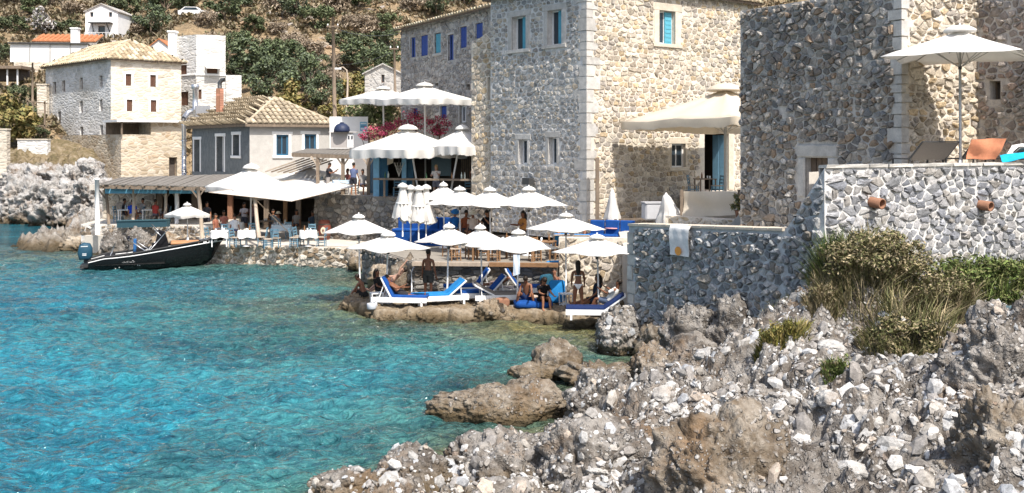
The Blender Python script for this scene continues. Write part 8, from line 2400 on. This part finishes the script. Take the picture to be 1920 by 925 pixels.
    if top:
        def f(m):
            etube(m, [(hip - U * .02, S, .168, Fw, .135), (hip + U * .17, S, .158, Fw, .122), (hip + U * .34, S, .188, Fw, .135), (hip + U * .44, S, .178, Fw, .11), (hip + U * .505, S, .085, Fw, .085)], top)
            for l in (limbs[1], limbs[3]): m.tube([l[0] * k, l[1] * k, l[1].lerp(l[2], .3) * k], [.075 * k, .066 * k, .062 * k], 10, top, True, False)
        part('shirt', 'cloth_attr', f)
    if bottom:
        def f(m):
            etube(m, [(hip - U * .09, S, .165, Fw, .135), (hip - U * .02, S, .172, Fw, .14), (hip + U * .07, S, .155, Fw, .125), (hip + U * .10, S, .14, Fw, .112)], bottom)
            for l in (limbs[0], limbs[2]): m.tube([l[0] * k, l[0].lerp(l[1], .6) * k, l[1].lerp(l[2], .35) * k], [.118 * k, .108 * k, .096 * k], 12, bottom, True, False)
        part('shorts', 'cloth_attr', f)
    if bikini:
        def f(m):
            etube(m, [(hip + U * .055, S, .152, Fw, .125), (hip + U * .02, S, .162, Fw, .132)], bikini)
            for s in (-1, 1):
                a = [hip + U * .05 + Fw * (-.118) + S * y for y in (-.13, -.05, .05, .13)] if s < 0 else [hip + U * .05 + Fw * .118 + S * y for y in (-.12, -.05, .05, .12)]
                b = [hip - U * .03 + Fw * (s * .135) + S * y for y in (-.085, -.04, .04, .085)]; c_ = [hip - U * .115 + Fw * (s * .10) + S * y for y in (-.03, -.012, .012, .03)]
                vs = [p * k for p in a + b + c_]; m.add(vs, [(0, 1, 5, 4), (1, 2, 6, 5), (2, 3, 7, 6), (4, 5, 9, 8), (5, 6, 10, 9), (6, 7, 11, 10)], bikini, True)
        part('bikini_bottom', 'cloth_attr', f)
        part('bikini_strap', 'cloth_attr', lambda m: etube(m, [(hip + U * .345, S, .152, Fw, .118), (hip + U * .325, S, .152, Fw, .119)], bikini))
    if hat:
        def f(m):
            b = c + (M @ Vector((-.01, 0, .075))) * k
            m.add([b + (M @ Vector((r * math.cos(a), r * math.sin(a), z))) * k for (r, z) in ((.19, -.03), (.105, 0), (.098, .07), (.05, .095)) for a in [2 * math.pi * q / 14 for q in range(14)]], [(i*14 + q, i*14 + (q+1) % 14, (i+1)*14 + (q+1) % 14, (i+1)*14 + q) for i in range(3) for q in range(14)] + [tuple(range(42, 56))], hat, True)
        part('hat', 'cloth_attr', f)
    return t
SKC = {'tan': (.33, .155, .085), 'brown': (.20, .085, .045), 'pale': (.55, .33, .24)}
BODIES = []
SIT = dict(thigh=(86, 84), knee=(84, 88), hip=.52)
FLOOR = dict(thigh=(118, 122), knee=(128, 124), hip=.12)
def A(deg): return math.radians(deg)
Pt = lambda x, y, z: onz(x, y, z)
p = Pt(757, 574, LDZ); person('tanned man in dark trunks reclining on the royal blue lounger', p + V(-.12, .02, .36), A(-8), dict(hip=.10, lean=48, thigh=(72, 82), knee=(22, -6), arm=(10, 15), elbow=(35, 50), nod=25), 'brown', bottom=(.03, .03, .035))
p = Pt(803, 562, LDZ); person('broad bare backed man in dark grey shorts standing by the low wall', p, A(75), dict(hip=.92, thigh=(3, -4), knee=(2, 4), arm=(6, -8), out=(10, 14), elbow=(10, 18)), 'brown', bottom=(.05, .05, .045), h=1.80)
p = Pt(1084, 587, LDZ); person('woman in a white bikini bottom standing with her back turned', p, A(88), dict(hip=.92, thigh=(2, -3), knee=(0, 3), arm=(18, 12), out=(9, 9), elbow=(38, 30), spread=(5, 5)), 'brown', long=True, bikini=(.78, .77, .75), h=1.72)
p = Pt(988, 577, LDZ); person('bare chested man sitting on the big blue cushion', p + V(0, .25, .24), A(-100), dict(FLOOR, lean=-18, arm=(50, 45), elbow=(40, 50), nod=30, spread=(22, 22)), 'brown', bottom=(.03, .05, .12))
p = Pt(1014, 578, LDZ); person('dark haired woman in black sitting with pale legs drawn up', p + V(.05, .1, .22), A(-70), dict(FLOOR, hip=.10, thigh=(105, 112), knee=(98, 112), lean=-12, arm=(55, 60), elbow=(30, 40), nod=35), 'tan', long=True, top=(.012, .012, .014), bottom=(.012, .012, .014))
p = Pt(1043, 558, LDZ); person('dark haired man resting behind the upright blue cushions', p + V(0, .35, .12), A(-80), dict(FLOOR, lean=25), 'brown', bottom=(.03, .04, .10), fingers=False)
p = Pt(1110, 585, LDZ); person('dark haired woman sitting with legs stretched towards the bikini woman', p + V(.15, .25, .33), A(198), dict(hip=.10, lean=8, thigh=(80, 84), knee=(4, 10), arm=(20, -30), elbow=(30, 10), nod=10), 'brown', long=True, top=(.02, .03, .05), bottom=(.02, .03, .05))
p = Pt(1140, 590, LDZ); person('person in a loose white shirt lying on the shaded white bed', p + V(.05, .05, .34), A(150), dict(hip=.14, lean=35, thigh=(98, 80), knee=(70, 30), arm=(30, 40), elbow=(50, 40), nod=20), 'brown', top=(.78, .77, .75), bottom=(.10, .13, .20))
p = Pt(681, 562, LDZ); person('dark figure crouching at the left tip behind the umbrella pole', p + V(0, .3, .02), A(160), dict(FLOOR, lean=-20, arm=(50, 50), nod=20), 'brown', bottom=(.02, .02, .02), fingers=False)
p = Pt(705, 560, LDZ); person('bather in black sitting beside the little white table', p + V(.05, .5, .10), A(-30), dict(FLOOR, lean=10, arm=(30, 20), elbow=(60, 50)), 'brown', top=(.02, .02, .02), bottom=(.02, .02, .02), fingers=False, long=True)
p = Pt(722, 560, LDZ); person('pink skinned bather lying behind the raised blue mattress', p + V(.1, .75, .38), A(175), dict(hip=.12, lean=50, thigh=(90, 75), knee=(40, 20), arm=(150, 20), elbow=(20, 20)), 'pale', bottom=(.4, .1, .1), fingers=False)
p = Pt(940, 560, LDZ); person('bather dozing under towels on the grey lounger', p + V(-.1, .45, .40), A(170), dict(hip=.10, lean=62, thigh=(86, 84), knee=(6, 4)), 'brown', bottom=(.5, .35, .3), fingers=False)
def up_(x, d, z=T2_Z): q = at(x, 300, d); q.z = z; return q
for (x, d, rz, dz, pose, kw, lab) in (
    (887, 44.6, -95, .80, dict(SIT, hip=.10, nod=25), dict(top=(.55, .45, .38), hat=(.72, .68, .60), skin='brown', bottom=(.1, .1, .1)), 'seated person in a pale straw hat on the upper terrace'),
    (872, 45.2, -60, .80, dict(SIT, hip=.10, lean=-8), dict(top=(.25, .08, .04), skin='brown', bottom=(.05, .05, .06)), 'seated person in a rust brown top left of the straw hat'),
    (914, 44.6, -120, .82, dict(SIT, hip=.12, nod=20, elbow=(95, 80), arm=(40, 40)), dict(top=(.012, .012, .014), skin='tan', bottom=(.02, .02, .02), long=True), 'long haired woman in black bent over her plate on the upper terrace'),
    (981, 43.6, -150, .82, dict(SIT, hip=.14, arm=(40, 30), elbow=(60, 70)), dict(top=(.50, .22, .07), skin='brown', bottom=(.05, .04, .04), long=True), 'long haired woman in an ochre top against the pale tower wall'),
    (853, 45.4, -80, .80, dict(SIT, hip=.10, nod=30), dict(top=(.02, .12, .36), skin='tan', bottom=(.2, .3, .4), hat=(.03, .16, .42)), 'person in blue with a blue hat by the two umbrella poles'),
    (1050, 42.4, -85, .40, dict(hip=.08, lean=45, thigh=(100, 88), knee=(60, 30), arm=(130, 20), elbow=(60, 20)), dict(skin='tan', bottom=(.5, .2, .12)), 'sunbather with a raised arm on the bright blue deck chair'),
    (1094, 42.1, -100, .40, dict(hip=.08, lean=45, thigh=(88, 86), knee=(20, 20)), dict(skin='brown', bottom=(.35, .1, .12), long=True), 'dark haired sunbather on the right bright blue deck chair')):
    person(lab, up_(x, d) + V(0, 0, dz), A(rz), pose, fingers=False, **kw)
for (x, d, z, rz, pose, kw, lab) in (
    (818, 54.3, 3.28, -100, dict(hip=.86, arm=(50, 40), elbow=(70, 60), nod=15), dict(top=(.72, .68, .66), skin='pale', hair=(.40, .26, .12), long=True, bottom=(.2, .2, .25)), 'blonde woman in white leaning on the plank counter'),
    (907, 52.9, 3.28, 150, dict(hip=.90, arm=(30, 40), elbow=(60, 80)), dict(skin='brown', bottom=(.06, .05, .05)), 'bare backed man at the right end of the plank counter'),
    (663, 57.0, 3.28, 70, dict(hip=.92, arm=(20, 10)), dict(top=(.12, .15, .26), skin='tan', bottom=(.04, .04, .05)), 'man in a slate blue shirt standing under the timber pergola'),
    (616, 57.6, 3.28, -10, dict(hip=.92, arm=(45, 40), elbow=(80, 70), nod=25), dict(top=(.03, .03, .035), skin='brown', bottom=(.30, .27, .25)), 'waiter in black bending by the left timber post'),
    (680, 57.4, 3.75, -60, dict(SIT, hip=.08), dict(top=(.40, .38, .36), skin='tan', bottom=(.1, .1, .15)), 'guest in grey seated beside the blue column'),
    (652, 58.6, 3.75, -120, dict(SIT, hip=.08), dict(top=(.25, .10, .09), skin='brown', bottom=(.1, .1, .15)), 'guest in dark red seated under the timber pergola'),
    (889, 54.2, 3.28, -80, dict(hip=.90, arm=(30, 20), elbow=(50, 50)), dict(top=(.22, .10, .06), skin='brown', bottom=(.06, .05, .05)), 'barman in brown behind the right end of the counter'),
    (233, 60.4, 2.02, 20, dict(SIT, hip=.08), dict(top=(.02, .02, .025), skin='brown', bottom=(.05, .05, .06)), 'guest in black at the left pergola table'),
    (248, 59.4, 2.02, 95, dict(SIT, hip=.08, nod=15), dict(top=(.015, .06, .42), skin='tan', bottom=(.3, .25, .2)), 'guest in a bright blue shirt with his back to the water'),
    (268, 60.8, 2.02, -120, dict(SIT, hip=.08), dict(top=(.35, .33, .32), skin='tan', bottom=(.1, .1, .15)), 'guest in grey between the pergola posts'),
    (291, 59.6, 2.02, 60, dict(SIT, hip=.08), dict(top=(.40, .06, .05), skin='brown', bottom=(.1, .1, .12)), 'guest in red right of the pale pergola post'),
    (312, 61.0, 2.02, -150, dict(SIT, hip=.08), dict(top=(.05, .06, .09), skin='tan', bottom=(.1, .1, .12)), 'guest in navy at the right pergola table'),
    (404, 56.6, 1.42, -20, dict(SIT, hip=.08), dict(top=(.30, .12, .08), skin='tan', bottom=(.1, .1, .12)), 'guest in a rust shirt at the table nearest the boat'),
    (420, 59.2, 1.42, -90, dict(SIT, hip=.08, nod=10), dict(top=(.55, .22, .16), skin='tan', bottom=(.1, .1, .12), long=True), 'guest in coral behind the table nearest the boat'),
    (440, 56.2, 1.42, 100, dict(SIT, hip=.08, nod=20), dict(top=(.70, .72, .76), skin='tan', bottom=(.1, .1, .2)), 'guest in white with back turned at the second white table'),
    (458, 59.6, 1.0, -100, dict(hip=.92, arm=(30, 20), elbow=(70, 60)), dict(top=(.52, .48, .50), skin='tan', bottom=(.06, .06, .08)), 'waiter in a pale mauve shirt standing left of the leaning mast'),
    (474, 59.8, 1.0, -60, dict(hip=.92, arm=(10, 20)), dict(top=(.22, .13, .14), skin='brown', bottom=(.06, .06, .08)), 'standing guest in plum close to the leaning mast'),
    (512, 60.2, 1.42, -80, dict(SIT, hip=.08), dict(top=(.04, .05, .06), skin='tan', bottom=(.1, .1, .12)), 'guest in charcoal under the middle of the sail'),
    (522, 57.6, 1.42, -150, dict(SIT, hip=.08), dict(top=(.18, .20, .22), skin='brown', bottom=(.1, .1, .12), hat=(.6, .55, .45)), 'guest with a straw hat at the pale blue table'),
    (556, 60.0, 1.42, -100, dict(SIT, hip=.08), dict(top=(.30, .28, .26), skin='tan', bottom=(.1, .1, .12), long=True), 'long haired guest in taupe right of the orange post'),
    (586, 58.8, 1.42, -60, dict(SIT, hip=.08), dict(top=(.06, .09, .14), skin='brown', bottom=(.1, .1, .12)), 'guest in dark blue left of the red barrel'),
    (388, 60.6, 1.0, -90, dict(hip=.92), dict(top=(.05, .05, .06), skin='tan', bottom=(.04, .04, .05)), 'waiter in black standing deep under the big quay umbrella')):
    person(lab, up_(x, d, z), A(rz), pose, fingers=False, **kw)
def finish_bodies():
    vl = TMP.view_layers[0]; vl.update(); dg = vl.depsgraph
    for o, t, m in BODIES:
        e = o.evaluated_get(dg); me = bpy.data.meshes.new_from_object(e, depsgraph=dg); me.name = 'body'
        me.polygons.foreach_set('use_smooth', [True] * len(me.polygons))
        me.materials.clear(); me.materials.append(m)
        b = bpy.data.objects.new('body', me); COL.objects.link(b); b.parent = t
    for o, t, m in BODIES: bpy.data.objects.remove(o)
    bpy.data.scenes.remove(TMP)
finish_bodies()
